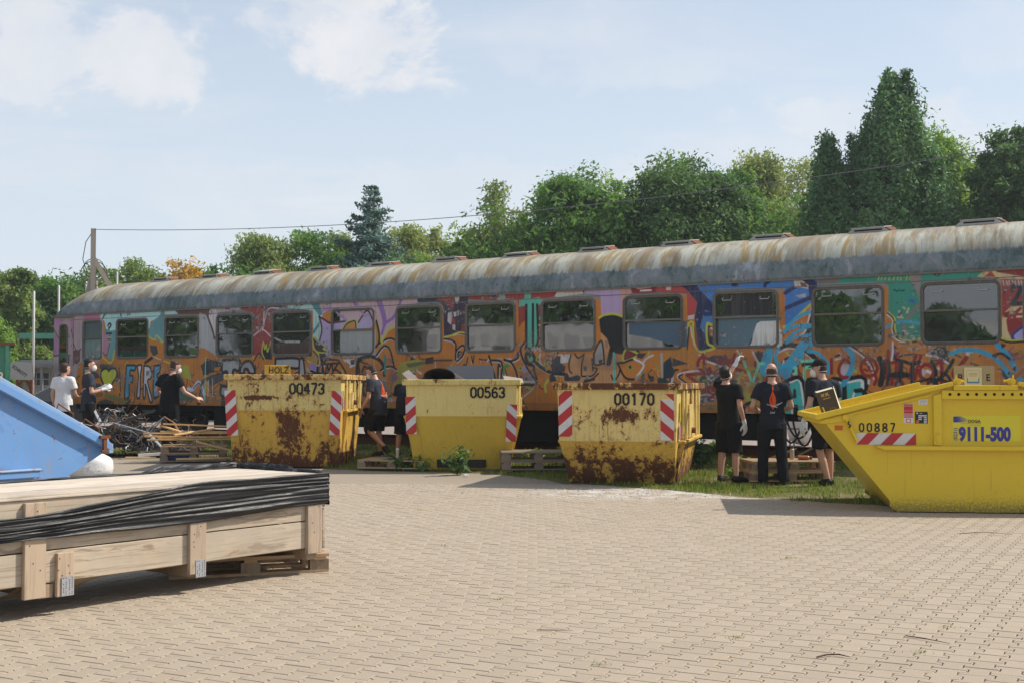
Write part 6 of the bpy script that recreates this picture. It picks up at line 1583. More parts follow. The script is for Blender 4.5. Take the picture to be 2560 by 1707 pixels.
# white sacks
def sack(label,loc,rx,ry,rz_,seed,mat):
    mb=MB(); n,m2=20,13; rs=[]
    for j in range(m2+1):
        a=PI*j/m2; ring=[]
        for i in range(n):
            b2=2*PI*i/n; k=1+.16*mnoise.noise((math.cos(b2)*1.6+seed,math.sin(b2)*1.6,j*.35))+.06*mnoise.noise((math.cos(b2)*4,math.sin(b2)*4+seed,j*.9))
            sq=max(0.,math.sin(a))**.6; ring.append((math.cos(b2)*sq*rx*k,math.sin(b2)*sq*ry*k,rz_*(1-math.copysign(abs(math.cos(a))**.8,math.cos(a)))*.5*2*(.5+.0)+.02*k))
        rs.append(ring)
    o=mb.rings(rs[::-1]).build('sack',mat,smooth=True); o.location=loc; tag(o,label,'sack','white sacks by the blue skip'); return o
m,t,b=newmat('woven_sack',.6,.3); n=t.noise(t.obj,3,4,.6); pr=t.noise(t.scale(t.obj,(9,9,26)),2.2,2,.4); x,y,z=t.sep(t.obj)
c=t.mix(n,(.60,.60,.60),(.74,.73,.72)); c=t.mix(t.math('MULTIPLY',t.ss(pr,.60,.64),t.ss(t.noise(t.obj,2.,2,.5),.5,.6,0,.7)),c,(.20,.42,.40)); t.put(b.inputs['Base Color'],c); t.put(b.inputs['Normal'],t.bump(t.noise(t.obj,9,4,.6),.5,.02)); MAT_SACK=m
sack('white printed builder sack under the tip of the blue skip',(-6.35,19.0,0),.34,.30,.40,2,MAT_SACK); sack('plain white sack lying behind the rim of the blue skip',(-8.0,22.6,.20),.42,.35,.56,8,MAT_PAPER)

# white crumbs and grit on the paving and verge
mb=MB(); r_=random.Random(9)
for k in range(900):
    if k<560: x=r_.gauss(1.6,1.1); y=r_.gauss(17.0,.5)+.25*(1.5-x)*.6
    elif k<760: x=r_.uniform(-1.6,4.2); y=r_.gauss(16.8,.8)+(2-x)*.45
    else: x=r_.uniform(-5,5); y=r_.uniform(6,16)
    s=r_.uniform(.004,.016)*(1.3 if k<560 else .8)*(1 if k<760 else .35); z=max(0,gz(x,y)) if dn(x,y)<edge_d(x) else 0
    v=[Vector((r_.gauss(0,1),r_.gauss(0,1),r_.gauss(0,.6))).normalized()*s for _ in range(4)]; mb.add([(x+q.x,y+q.y,z+max(q.z,-.2*s)+s*.3) for q in v],[(0,1,2),(0,3,1),(1,3,2),(2,3,0)])
o=mb.build('crumbs',plain('plaster_crumb',(.55,.53,.50),.8,.2,.3,2)); o['kind']='stuff'
mb=MB()
for k in range(260):
    x=r_.uniform(-4.5,5.5); y=5.3+abs(r_.gauss(0,3.2)); s=r_.uniform(.002,.007)
    v=[Vector((r_.gauss(0,1),r_.gauss(0,1),r_.gauss(0,.6))).normalized()*s for _ in range(4)]; mb.add([(x+q.x,y+q.y,max(.0,q.z)+s*.3) for q in v],[(0,1,2),(0,3,1),(1,3,2),(2,3,0)])
o=mb.build('dark_grit',plain('dark_grit_speck',(.06,.035,.025),.8,.2,.4,2)); o['kind']='stuff'
MAT_TWIG=plain('twig_bark',(.10,.045,.03),.8,.2,.4,30); MAT_TWIGP=plain('pale_twig',(.50,.38,.27),.8,.2,.2,30)
def twig(label,pts,r,mat=MAT_TWIG): o=MB().tube(pts,[r]*(len(pts)-1)+[r*.4],6).build('twig',mat); tag(o,label,'twig','twigs on the paving')
twig('reddish curled twig on the paving in front of the bright yellow skip',[(1.62,6.75,.008),(1.68,6.79,.012),(1.75,6.80,.012),(1.80,6.75,.008)],.0042)
twig('dark twig at the lower right of the paving',[(2.27,7.32,.008),(2.35,7.22,.012),(2.45,7.10,.008)],.0032); twig('short brown stick at the bottom edge of the paving',[(.02,6.05,.007),(.07,6.10,.009),(.12,6.14,.007)],.008); twig('pale straw at the bottom edge of the paving',[(.82,5.95,.006),(.90,6.02,.009),(.98,6.10,.006)],.004,MAT_TWIGP)
twig('thin brown twig in the middle of the paving',[(.15,7.5,.006),(.25,7.48,.009),(.36,7.49,.006)],.0025); twig('bent dark wire on the paving by the bright yellow skip',[(4.35,12.3,.004),(4.6,12.36,.012),(4.85,12.25,.004)],.003)

# ================================================================ FAR SIDE: MAST, CABLE, POLES, SHEDS
MAT_MAST=plain('mast_timber',(.36,.31,.26),.8,.2,.3,3,stretch=(6,6,.6)); MAT_STEEL=plain('grey_steel',(.22,.225,.23),.5,.4,.2,4); MAT_WPOLE=plain('white_pole',(.66,.64,.62),.5,.3,.1)
ms=thing('cable_mast','timber mast with slanting braces holding the overhead cable behind the coach','mast',(-12.0,36,0),R(20))
MB().bar((0,0,0),(0,0,5.88),.14,.14,0,(0,1,0)).build('post',MAT_MAST,ms)
for d in ((2.9,.2),(-1.05,.3),(.9,2.5),): MB().bar((0,0,5.05 if d[0]>1 else 4.6),(d[0],d[1],0.0),.11,.13).build('brace',MAT_MAST,ms)
MB().bar((0,0,4.05),(1.35,-.1,2.6),.12,.09).build('brace',MAT_MAST,ms)
mb=MB()
for r0,zc in ((.28,4.75),(.36,4.6)): mb.tube([(r0*math.cos(a*.35)+.03,.09,zc+r0*math.sin(a*.35)) for a in range(19)],.012,5)
mb.tube([(-.02,.09,5.8),(-.2,.09,5.5),(-.28,.09,5.0),(-.15,.09,4.6)],.012,5); mb.build('cable_loop',MAT_WIRE,ms)
a=Vector((-12.0,36,5.86)); e=Vector((9.81,24,6.02)); pts=[]
for i in range(49):
    u=i/40; p=a.lerp(e,u); p.z-=.50*(1-(2*min(u,1)-1)**2); pts.append(p)
MAT_CABLE=plain('grey_cable',(.17,.17,.17),.6,.3,.1)
o=MB().tube(pts[:41]+[Vector((13.2,22.2,6.35))],.0095,5).build('overhead_cable',MAT_CABLE); tag(o,'thin overhead cable running from the mast across the trees','cable')
def pole(label,x,y,h_,r0=.045):
    o=MB().tube([(0,0,0),(0,0,h_),(0,0,h_+.03)],[r0,r0*.8,r0*.5],8).build('flag_pole',MAT_WPOLE,smooth=True); o.location=(x,y,0); tag(o,label,'flag pole','white poles at the left')
pole('white flag pole left of the coach, nearest to the green container',-15.2,40,4.35); pole('white flag pole just behind the corner of the coach roof',-15.85,44,4.85); pole('white flag pole showing over the coach roof beside the mast braces',-16.25,48,5.3); pole('white flag pole showing over the coach roof right of the mast',-15.7,50,5.85)
MAT_GREENC=rusty('green_container_paint',(.05,.24,.15),(.075,.29,.19),.70,(-1,0,0),12,.4); MAT_GNUM=plain('white_number',(.62,.6,.5),.6,.3,.2,30)
gc=thing('container','green steel container with white numbers at the far left edge','container',(-14.98,31.09,0.0),R(22))
o=MB().box((-.0,0,.25),(2.42,2.2,2.45)).build('body',MAT_GREENC,gc); MB().box((-.03,-.05,2.42),(2.52,2.25,2.50)).build('rim',MAT_RUST,gc)
for x in (.5,1.25,2.30): MB().box((x,-.05,.25),(x+.08,-.001,2.42)).build('rib',MAT_GREENC,gc)
MB().box((-.05,-.03,.10),(2.45,2.2,.249)).build('skid',MAT_RUST,gc); text_obj('lettering','63',.36,MAT_GNUM,gc,(1.98,-.055,1.50),(R(90),0,0),.01,.8); text_obj('lettering','920',.22,MAT_GNUM,gc,(1.93,-.055,1.24),(R(90),0,0),.008,.85)
MB().tube([(2.16,-.055,.82),(2.16,-.045,.82)],.13,14).build('hook_hole',MAT_DARK,gc)
sc_=thing('scrap_sign','grey board stencilled SCHROTT on a dark trestle by the green container','sign',(-12.1,30.4,0),R(2))
MB().add([(0,0,1.56),(.56,0,1.55),(.50,0,1.96),(.20,0,1.99),(.0,0,1.97)],[(0,1,2,3,4)]).add([(0,.04,1.56),(.56,.04,1.55),(.50,.04,1.96),(.20,.04,1.99),(.0,.04,1.97)],[(4,3,2,1,0)]).build('board',plain('grey_sheet',(.40,.385,.365),.6,.3,.2,4),sc_,fix=False)
text_obj('lettering','SCHROTT',.115,MAT_DIGIT,sc_,(.03,-.006,1.86),(R(90),R(37),0),.001,.80)
for x in (.16,.48): MB().bar((x,.06,0),(x,.06,1.57),.06,.06,0,(0,1,0)).build('leg',MAT_RUST,sc_)
MB().bar((.26,.06,1.54),(.16,.06,1.30),.05,.05).bar((.38,.06,1.54),(.48,.06,1.30),.05,.05).build('brace',MAT_RUST,sc_)
hy=thing('hydrant','red pillar hydrant with a white band under the grey board','hydrant',(-11.75,30.0,0),0); MB().tube([(0,0,0),(0,0,.9),(0,0,1.02),(0,0,1.12)],[.09,.09,.11,.05],12).build('pillar',plain('hydrant_red',(.42,.06,.03),.5,.4,.2),hy); MB().tube([(0,0,.82),(0,0,.88)],.095,12).build('band',MAT_WPOLE,hy)
MAT_WALL=plain('pale_render',(.52,.50,.46),.85,.2,.15,1.5); MAT_FROOF=plain('grey_sheet_roof',(.45,.46,.48),.6,.3,.2,1.); MAT_WING=plain('far_glass',(.10,.11,.11),.2,.6,.2)
bd=thing('low_building','low pale workshop with a grey roof behind the flag pole','building',(-24.8,60,0),R(-4))
MB().box((0,0,0),(8,9,2.55)).build('wall',MAT_WALL,bd); MB().prism([(-.5,2.62),(-.5,2.50),(9.4,2.50),(9.4,2.62),(4.4,3.45)],'x',-.3,8.3).build('roof',MAT_FROOF,bd); MB().box((-.3,-.55,2.40),(8.3,-.5,2.64)).build('fascia',MAT_WPOLE,bd)
for k in range(3):
    wf=MB().box((1.9+2.2*k,-.04,1.35),(2.9+2.2*k,.0,2.0)).build('window',MAT_WING,bd); mb=MB()
    for q in range(4): mb.box((1.9+2.2*k+.32*q,-.06,1.35),(1.94+2.2*k+.32*q,-.042,2.0))
    for q in range(3): mb.box((1.9+2.2*k,-.059,1.35+.31*q),(2.9+2.2*k,-.043,1.385+.31*q))
    mb.build('glazing_bar',MAT_WPOLE,wf)
pp=thing('pipe_duct','thick grey pipe running along the eaves of the low workshop','pipe',(-23.0,52,0),R(0)); MB().tube([(-.6,0,2.28),(4.5,0,2.28)],.16,10).build('pipe',MAT_STEEL,pp); [MB().bar((x,0,0),(x,0,2.2),.1,.1,0,(0,1,0)).build('support',MAT_STEEL,pp) for x in (-.3,1.6,3.6)]
gb=thing('gantry','pale green steel beam on posts beyond the flag poles','gantry',(-19.6,52,0),0); MB().box((-.7,-.15,3.30),(3.2,.15,3.52)).build('beam',plain('gantry_green',(.12,.36,.25),.6,.3,.2),gb); [MB().bar((x,0,0),(x,0,3.3),.16,.16,0,(0,1,0)).build('post',MAT_STEEL,gb) for x in (.9,3.0)]
MAT_ORP=plain('orange_post_paint',(.62,.22,.02),.5,.3,.15)
for k,(x,y,l) in enumerate(((-13.85,36.5,'orange marker post nearest the coach corner'),(-14.55,38.5,'thin orange marker post left of the other one'))): o=MB().tube([(0,0,0),(0,0,1.1),(0,0,1.16)],[.06-.02*k,.05-.02*k,.02],8).build('marker_post',MAT_ORP); o.location=(x,y,0); tag(o,l,'post','orange marker posts')
# dark car whose nose shows beside the coach
MAT_CAR=plain('dark_car_paint',(.05,.055,.06),.25,.6,.1); MAT_LAMP=plain('headlamp_glass',(.7,.7,.68),.1,.8,.05); MAT_TYRE=plain('tyre',(.02,.02,.02),.9,.1)
car=thing('parked_car','dark parked car with its nose showing beside the left end of the coach','car',(-13.0,38.2,.0),R(196))
body_=[(-2.1,.28),(-2.15,.62),(-1.9,.82),(-1.2,.90),(-.55,1.36),(.75,1.42),(1.6,.95),(2.05,.88),(2.1,.35)]
rs=[]
for yy,k,dz in ((-.82,.97,.0),(-.80,1.,.02),(-.66,1.,.05),(.66,1.,.05),(.80,1.,.02),(.82,.97,.0)): rs.append([(x*k,yy if z<1. else yy*.80,z+(dz if z>.5 else 0)) for x,z in body_])
o=MB().rings(rs).build('body',MAT_CAR,car); bevel(o,.04,2)
for x in (-1.35,1.35):
    for y in (-.78,.78): wh=MB().tube([(x,y-.09,.31),(x,y+.09,.31)],.31,20).build('wheel',MAT_TYRE,car); MB().tube([(x,y-.095,.31),(x,y+.095,.31)],.19,14).build('rim',MAT_STEEL,wh)
for y in (-.58,.58): MB().tube([(-2.06,y,.68),(-2.15,y,.68)],[.13,.10],12).build('headlight',MAT_LAMP,car)
MB().add([(-1.12,-.62,.93),(-1.12,.62,.93),(-.58,.55,1.36),(-.58,-.55,1.36)],[(0,1,2,3)]).build('windscreen',MAT_WING,car).location=(-.035,0,.04)
tk=thing('tank','white rounded tank on a frame beyond the coach','tank',(6.32,27.6,.1),0)
mb=MB(); rs=[]
for j in range(9):
    a=-PI/2+PI*j/8; rs.append([(.30*math.cos(a)*math.cos(2*PI*i/18),.30*math.cos(a)*math.sin(2*PI*i/18),.32+.30*math.sin(a)+(.26 if j>4 else 0)) for i in range(18)])
mb.rings(rs).build('vessel',MAT_WPOLE,tk,smooth=True); MB().tube([(.0,0,.36),(.0,0,.40)],.306,18).build('band',MAT_STEEL,tk); [MB().bar((.2*sx,.2*sy,0),(.2*sx,.2*sy,.2),.03,.03,0,(0,1,0)).build('leg',MAT_STEEL,tk) for sx in (-1,1) for sy in (-1,1)]
for k,(x,y,l) in enumerate(((5.15,22.2,'brown wooden stick leaning under the coach beside the bald man'),(4.6,21.8,'second thin stick leaning under the coach'))): o=MB().bar((x-.25,y,.13),(x+.22,y+.1,.36) if k==0 else (x+.35,y+.2,.33),.04,.03).build('stick',W_PAL); tag(o,l,'stick')
# ================================================================ TREES AND PLANTS
def leafmat(name,c0,c1,c2,tr=.5):
    m,t,b=newmat(name,.55,.3)
    at=t.node('ShaderNodeAttribute',attribute_name='tone').outputs['Fac']; n=t.noise(t.obj,.55,3,.5)
    k=t.math('ADD',t.math('MULTIPLY',at,.65),t.math('MULTIPLY',n,.45)); c=t.ramp(k,[(.25,c0),(.55,c1),(.85,c2)]); t.put(b.inputs['Base Color'],c)
    td=t.node('ShaderNodeBsdfTranslucent'); t.put(td.inputs[0],t.mix(1.,c,(1.25,1.2,.7),'MULTIPLY')); mx=t.node('ShaderNodeMixShader'); mx.inputs[0].default_value=tr
    t.l.new(b.outputs[0],mx.inputs[1]); t.l.new(td.outputs[0],mx.inputs[2]); t.l.new(mx.outputs[0],t.n['Material Output'].inputs[0]); return m
LF={'mid':leafmat('leaf_mid_green',(0.058,0.135,0.034),(0.114,0.235,0.055),(0.208,0.348,0.087)),'dark':leafmat('leaf_dark_green',(0.046,0.108,0.039),(0.087,0.179,0.061),(0.157,0.268,0.087)),'lime':leafmat('leaf_light_green',(0.094,0.190,0.034),(0.176,0.314,0.061),(0.291,0.425,0.099)),'birch':leafmat('leaf_birch',(0.114,0.169,0.062),(0.208,0.279,0.105),(0.333,0.403,0.176)),'blue':leafmat('needle_blue_green',(0.052,0.111,0.090),(0.103,0.190,0.155),(0.187,0.293,0.237),.1),'poplar':leafmat('leaf_poplar',(0.038,0.111,0.039),(0.083,0.197,0.064),(0.229,0.379,0.149),.25),'acacia':leafmat('leaf_acacia',(0.103,0.169,0.045),(0.187,0.279,0.074),(0.291,0.369,0.124)),'rustleaf':leafmat('leaf_autumn',(0.333,0.225,0.051),(0.539,0.335,0.062),(0.664,0.469,0.124)),'hay':leafmat('leaf_yellowish',(0.146,0.201,0.062),(0.271,0.335,0.124),(0.394,0.447,0.200))}
MAT_BARK=plain('bark_brown',(.085,.065,.05),.9,.1,.4,5,stretch=(3,3,.6)); MAT_BIRCHB=plain('bark_birch',(.36,.34,.31),.8,.2,.5,4,stretch=(1,1,4))
def leaves(pts,nrm,size,seed,el=1.5,tone=None,tri=False):
    """one small bent leaf-spray per point"""
    r=np.random.default_rng(seed); n=len(pts); 
    d=nrm+r.normal(0,.65,(n,3)); d/=np.linalg.norm(d,axis=1)[:,None]+1e-9
    a=r.normal(0,1,(n,3)); u=np.cross(d,a); u/=np.linalg.norm(u,axis=1)[:,None]+1e-9; v=np.cross(d,u)
    s=(size*r.uniform(.55,1.35,n))[:,None]
    A=pts-u*s*el*.5; B=pts+v*s*.42+d*s*.08; C=pts+u*s*el*.5-d*s*.22; D=pts-v*s*.42+d*s*.08
    if tri: V=np.stack([A+v*s*.3,C,A-v*s*.45+d*s*.1],1).reshape(-1,3); F=np.arange(n*3).reshape(-1,3)
    else: V=np.stack([A,B,C,D],1).reshape(-1,3); F=np.arange(n*4).reshape(-1,4)
    T=np.clip((r.normal(.5,.2,n) if tone is None else tone+r.normal(0,.13,n)),0,1)
    return V,F,T
def mesh_np(name,V,F,T,mat):
    me=bpy.data.meshes.new(name); n=len(F); k=F.shape[1]
    me.vertices.add(len(V)); me.vertices.foreach_set('co',V.astype(np.float32).ravel()); me.loops.add(n*k); me.loops.foreach_set('vertex_index',F.astype(np.int32).ravel())
    me.polygons.add(n); me.polygons.foreach_set('loop_start',np.arange(0,n*k,k,dtype=np.int32)); me.polygons.foreach_set('loop_total',np.full(n,k,np.int32)) if False else None
    me.update(calc_edges=True); me.validate() if False else None
    a=me.attributes.new('tone','FLOAT','FACE'); a.data.foreach_set('value',T.astype(np.float32)); me.materials.append(mat); return me
def tree(kind,label,x,y,h_,w_,n,leaf,seed,size=.2,z0=0.,base=.12,trunk=MAT_BARK,cat='tree',name=None,group='trees beyond the coach',depth=None):
    r=np.random.default_rng(seed); root=thing(name or kind+'_tree',label,cat,(x,y,z0),0,group)
    rx=w_/2; ry=(depth or w_)/2; pts=[];nr=[]
    mbt=MB(); th=h_*(.97 if kind in('spruce','poplar') else .72)
    lean=[(0,0,-.05)]+[(r.normal(0,.02)*h_*k,r.normal(0,.02)*h_*k,th*k) for k in (.25,.5,.75,1.)]; rt=max(.06,h_*.016); mbt.tube(lean,[rt*1.25,rt,rt*.75,rt*.5,rt*.15],8)
    if kind in('round','acacia'):
        nl=int(10+w_*1.8); subs=[]; sk=r.normal(0,.12,2)
        for k in range(nl):
            zc=h_*(base+.10+(.78-base)*(k+.5)/nl+r.normal(0,.03)); e=max(.25,math.sin(PI*min(1,max(.1,(zc/h_-base)/(1.02-base)))**.8)); a=r.uniform(0,6.28); q=r.uniform(.25,.85)*e
            c=np.array((rx*(q*math.cos(a)+sk[0]*zc/h_),ry*(q*math.sin(a)+sk[1]*zc/h_),zc)); R_=rx*r.uniform(.34,.56)*(.55+.45*e)
            mbt.tube([(0,0,zc*.62),(c[0]*.5,c[1]*.5,zc*.82),tuple(c*np.array([.9,.9,1]))],[rt*.4,rt*.28,.02],5)
            for q2 in range(r.integers(7,12)):
                d=r.normal(0,1,3); d[2]=abs(d[2])*.8-.25; d/=np.linalg.norm(d); rr=R_*r.uniform(.22,.50); subs.append((c+d*R_*r.uniform(.5,1.15)*np.array([1,1,.85]),rr))
        for q2 in range(5): subs.append((np.array((r.normal(0,.16)*rx,r.normal(0,.16)*ry,h_*r.uniform(.82,.95))),rx*r.uniform(.12,.24)))
        m_=int(n*.38); d=r.normal(0,1,(m_,3)); d/=np.linalg.norm(d,axis=1)[:,None]; q3=np.array([1+.55*mnoise.noise((a_[0]*1.9+seed,a_[1]*1.9,a_[2]*1.9)) for a_ in d.tolist()])*r.uniform(.55,1.0,m_)**.5; P=d*q3[:,None]*np.array([rx*.80,ry*.80,h_*.40*(1-base)])+np.array([0,0,h_*(base+.50*(1-base))]); pts.append(P); nr.append(d+np.array([0,0,.5]))
        wts=np.array([q[1]**1.6 for q in subs]); wts/=wts.sum()
        for (c,lr),wt in zip(subs,wts):
            m_=max(12,int(n*.7*wt)); d=r.normal(0,1,(m_,3)); d/=np.linalg.norm(d,axis=1)[:,None]; rad=np.where(r.random(m_)<.80,r.normal(.85,.25,m_),r.uniform(.9,2.1,m_)); fl=.6 if kind=='acacia' else .8
            P=d*rad[:,None]*lr*np.array([1,1,fl])+c; pts.append(P); nr.append(d+np.array([0,0,.6]))
    elif kind=='birch':
        nb=int(22+w_*5)
        for k in range(nb):
            zc=h_*(.28+.66*r.random()**.8); e=math.sin(PI*min(1,max(.12,(zc/h_-.12)/.92))**.9); a=r.uniform(0,6.28); q=r.uniform(.15,1.)*e
            tx,ty=rx*q*math.cos(a),ry*q*math.sin(a); top=zc+h_*.06*r.random(); mbt.tube([(0,0,zc*.78),(tx*.55,ty*.55,top*.98),(tx,ty,top)],[rt*.3,.03,.012],4)
            for s_ in range(3):
                ox,oy=tx*r.uniform(.55,1.1)+r.normal(0,.25),ty*r.uniform(.55,1.1)+r.normal(0,.25); L=h_*r.uniform(.07,.19); m_=max(4,int(n/nb/3)); u=r.random(m_)
                P=np.stack([ox+r.normal(0,.13+.02*w_,m_)+.15*u*np.sign(ox),oy+r.normal(0,.13+.02*w_,m_),top-u*L+r.normal(0,.1,m_)],1); pts.append(P); nr.append(np.stack([r.normal(0,1,m_),r.normal(0,1,m_),np.full(m_,.1)],1)+np.array([ox,oy,0])/max(rx,.1))
    elif kind=='spruce':
        wh=int(h_*4.2)
        for k in range(wh):
            u=k/wh; zc=h_*(.04+.955*u); e=(1-u)**.85*rx*r.uniform(.86,1.16)
            for q in range(int(6+9*(1-u))):
                a=r.uniform(0,6.28); L=e*r.uniform(.45,1.25)+.08; ca,sa=math.cos(a),math.sin(a); mbt.tube([(0,0,zc),(ca*L*.6,sa*L*.6,zc-.10*L),(ca*L,sa*L,zc+.02*L)],[.025*(1-u)+.008,.012,.004],3)
                m_=max(6,int(L*n/(wh*5.2*rx*.5))); t_=r.random(m_)**.75; wd=.16*L*(1.1-t_)+.05; sd_=r.normal(0,1,m_)*wd
                P=np.stack([ca*L*t_-sa*sd_,sa*L*t_+ca*sd_,zc-.22*L*t_*(1-t_)*1.5+.10*L*t_**3-np.abs(r.normal(0,.07,m_))],1); pts.append(P); nr.append(np.tile(np.array([ca*.5,sa*.5,.8]),(m_,1)))
    elif kind=='poplar':
        nb=int(150+h_*12)
        for k in range(nb):
            u=r.random(); zc=h_*(.03+.88*u); e=min(1,.14+(1-u)*1.28)*(.80+.20*min(1,u*4)); a=r.uniform(0,6.28); q=r.uniform(.1,1.)**.55; ca,sa=math.cos(a),math.sin(a)
            bx,by=rx*e*q*ca,ry*e*q*sa; L=h_*r.uniform(.05,.115)*(.8+.5*u); m_=max(8,int(n/nb*(.45+1.0*e))); t_=r.random(m_); wd=(.10+.034*w_)*(1-t_*.72)*r.uniform(.6,1.2)
            mbt.tube([(bx*.25,by*.25,zc-.1*h_),(bx*.8,by*.8,zc),(bx*1.04,by*1.04,zc+L)],[.04,.025,.006],3)
            P=np.stack([bx*(1+.08*t_)+r.normal(0,1,m_)*wd,by*(1+.08*t_)+r.normal(0,1,m_)*wd,zc+L*t_+r.normal(0,.08,m_)],1); pts.append(P); nr.append(np.tile(np.array([ca*.8,sa*.8,.45]),(m_,1))+r.normal(0,.2,(m_,3)))
    mbt.build('trunk',trunk,root,smooth=True,fix=False)
    P=np.concatenate(pts); N=np.concatenate(nr); N/=np.linalg.norm(N,axis=1)[:,None]+1e-9
    P[:,0]*=rx/np.percentile(np.abs(P[:,0]),95); P[:,1]*=ry/np.percentile(np.abs(P[:,1]),95); P[:,2]*=(h_-.1)/np.percentile(P[:,2],99.7)
    P[:,2]=np.maximum(P[:,2],.05)
    cl=np.array([mnoise.noise((p[0]*.55+seed,p[1]*.55,p[2]*.55)) for p in P.tolist()]); tone=.5+.45*cl
    V,F,T=leaves(P,N,size,seed,2.2 if kind=='spruce' else 1.45,tone,True); link('crown',mesh_np('crown',V,F,T,LF[leaf]),root); return root
def W(px,top,wd,Y,z0=0.): return (px-1280)/3150*Y, 1.46+(958-top)*Y/3150-z0, wd*Y/3150
TREES=[
('acacia','feathery yellow-green acacia at the far left edge',(-23.35,58,6.73,2.76),5200,'acacia',.20),
('round','bushy acacia behind the green container',(-24.5,66,5.8,4.4),5200,'acacia',.22),
('round','low bright shrubby tree hanging over the low workshop',(-19.25,47,4.0,1.6),3000,'lime',.17),
('round','dense green tree just left of the coach end',(-22.76,64,6.91,4.47),5600,'mid',.22),
('acacia','acacia behind the timber mast',(-21.48,66,7.54,3.14),4200,'acacia',.22),
('acacia','light green acacia right of the mast over the coach roof',(-18.50,62,7.48,4.13),4600,'acacia',.21),
('round','small tree with orange autumn leaves over the coach roof',(-15.58,60,7.29,3.05),2600,'rustleaf',.20),
('spruce','small dark fir top peeping over the coach roof left of the drooping birches',(-13.28,56,6.69,1.07),1500,'dark',.16),
('birch','drooping birch at the left end of the long tree line',(-11.11,56,8.00,3.02),5200,'birch',.17),
('birch','second drooping birch of the pair left of the blue-green spruce',(-9.02,58,8.42,3.87),5600,'mid',.18),
('round','rounded pale tree touching the left of the blue-green spruce',(-7.81,60,8.56,2.86),3600,'birch',.19),
('spruce','blue-green spruce with a pointed top standing alone in the tree line',(-5.59,50,9.11,5.2),9500,'blue',.15),
('birch','yellowish birch just right of the blue-green spruce',(-4.93,58,8.70,2.76),4200,'hay',.18),
('round','low yellowish tree in the gap of the tree line',(-3.71,60,8.81,2.48),3200,'hay',.19),
('round','bright green rounded tree left of the tall weeping birch',(-2.04,56,8.36,2.67),3400,'lime',.18),
('birch','tall weeping birch right of the gap in the tree line',(-0.25,52,9.61,3.47),7600,'birch',.17),
('round','broad maple with a raised crown tip left of the walnut',(2.33,49,9.61,4.51),9800,'mid',.18),
('round','light green tree between the maple and the walnut',(4.46,53,10.01,3.20),6000,'lime',.19),
('round','dark broad walnut tree in the middle of the tree line',(6.48,48,10.02,4.72),10500,'dark',.19),
('round','bright green tree at the right shoulder of the walnut',(9.05,50,9.92,3.02),6000,'mid',.18),
('birch','thin yellowish birch with a see-through crown left of the other thin birch',(10.88,56,11.66,3.02),4200,'hay',.16),
('birch','thin yellowish birch with a see-through crown next to the poplars',(13.25,57,11.63,3.08),3900,'hay',.16),
('poplar','small poplar leaning on the left of the tall poplar',(11.35,45,10.18,2.7),8500,'poplar',.17),
('poplar','tall dark poplar that towers over the tree line',(13.69,45,12.42,4.9),24000,'poplar',.17),
('round','bright green tree at the right foot of the tall poplar',(16.96,49,11.23,3.42),6400,'lime',.18),
('round','mid green tree beyond the right foot of the tall poplar',(18.65,50,10.24,3.49),5600,'mid',.18),
('round','big dark tree at the right edge of the picture',(17.53,44,10.34,3.77),9000,'dark',.18),
('round','second dark tree just outside the right edge',(20.00,45,10.86,4.00),5000,'dark',.2)]
for k,(kd,lb,(x,y,h_,w_),n,lf,sz) in enumerate(TREES): tree(kd,lb,x,y,h_,w_,int(n*(2.6 if kd=='spruce' else 6.2)),lf,100+k,sz*.66,trunk=MAT_BIRCHB if kd=='birch' else MAT_BARK)
# undergrowth closing the foot of the tree line, reads as one mass
P=[];N=[]; r=np.random.default_rng(5)
for k in range(1100):
    x=r.uniform(-15.4,23); y=r.uniform(46,55); hh=r.uniform(3.6,5.6)*(.75 if x<-12 else 1)+max(0,min(3.0,(x+4)*.5)); m_=120; d=r.normal(0,1,(m_,3)); d/=np.linalg.norm(d,axis=1)[:,None]; P.append(d*np.array([1.2,1.0,1.0])*r.uniform(.75,1.05,m_)[:,None]+np.array([x,y,hh*r.uniform(.5,1.)])); N.append(d+np.array([0,0,.4]))
P=np.concatenate(P); N=np.concatenate(N); cl=np.array([mnoise.noise((p[0]*.4,p[1]*.4,p[2]*.5)) for p in P.tolist()])
V,F,T=leaves(P,N,.17,77,1.5,.45+.4*cl,True); o=link('undergrowth',mesh_np('undergrowth',V,F,T,LF['mid'])); o['kind']='stuff'
# plants by the skips
MAT_STEM=plain('plant_stem',(.07,.09,.03),.7,.2,.2)
def weed(label,loc,h_,n,leaf,seed,sp=.2,name='weed',cat='plant'):
    r=np.random.default_rng(seed); root=thing(name,label,cat,loc,0,'weeds along the verge'); mb=MB(); pts=[];nr=[]
    for k in range(7):
        a=r.uniform(0,6.28); L=h_*r.uniform(.6,1.05); q=sp*r.uniform(.3,1.1); tip=(q*math.cos(a),q*math.sin(a),L); mb.tube([(0,0,0),(tip[0]*.4,tip[1]*.4,L*.6),tip],[.008,.006,.003],4)
        m_=n//7; u=.3+.72*r.random(m_); c=np.array(tip)*np.stack([u**1.4,u**1.4,u],1); P=c+r.normal(0,.045+.05*sp,(m_,3)); pts.append(P); nr.append(np.tile([0,0,1.],(m_,1))+r.normal(0,.6,(m_,3)))
    mb.build('stem',MAT_STEM,root); P=np.concatenate(pts); P[:,2]=np.maximum(P[:,2],.01); V,F,T=leaves(P,np.concatenate(nr),.055,seed,1.7); link('foliage',mesh_np('foliage',V,F,T,LF[leaf]),root)
weed('dark leafy weed growing at the foot of the faded skip',(-.88,20.28,.0),.42,240,'dark',3,.22)
weed('dark bush in the shade right of the most rusted skip',gp(3.02,20.5),.5,420,'dark',4,.38,'bush','bush')
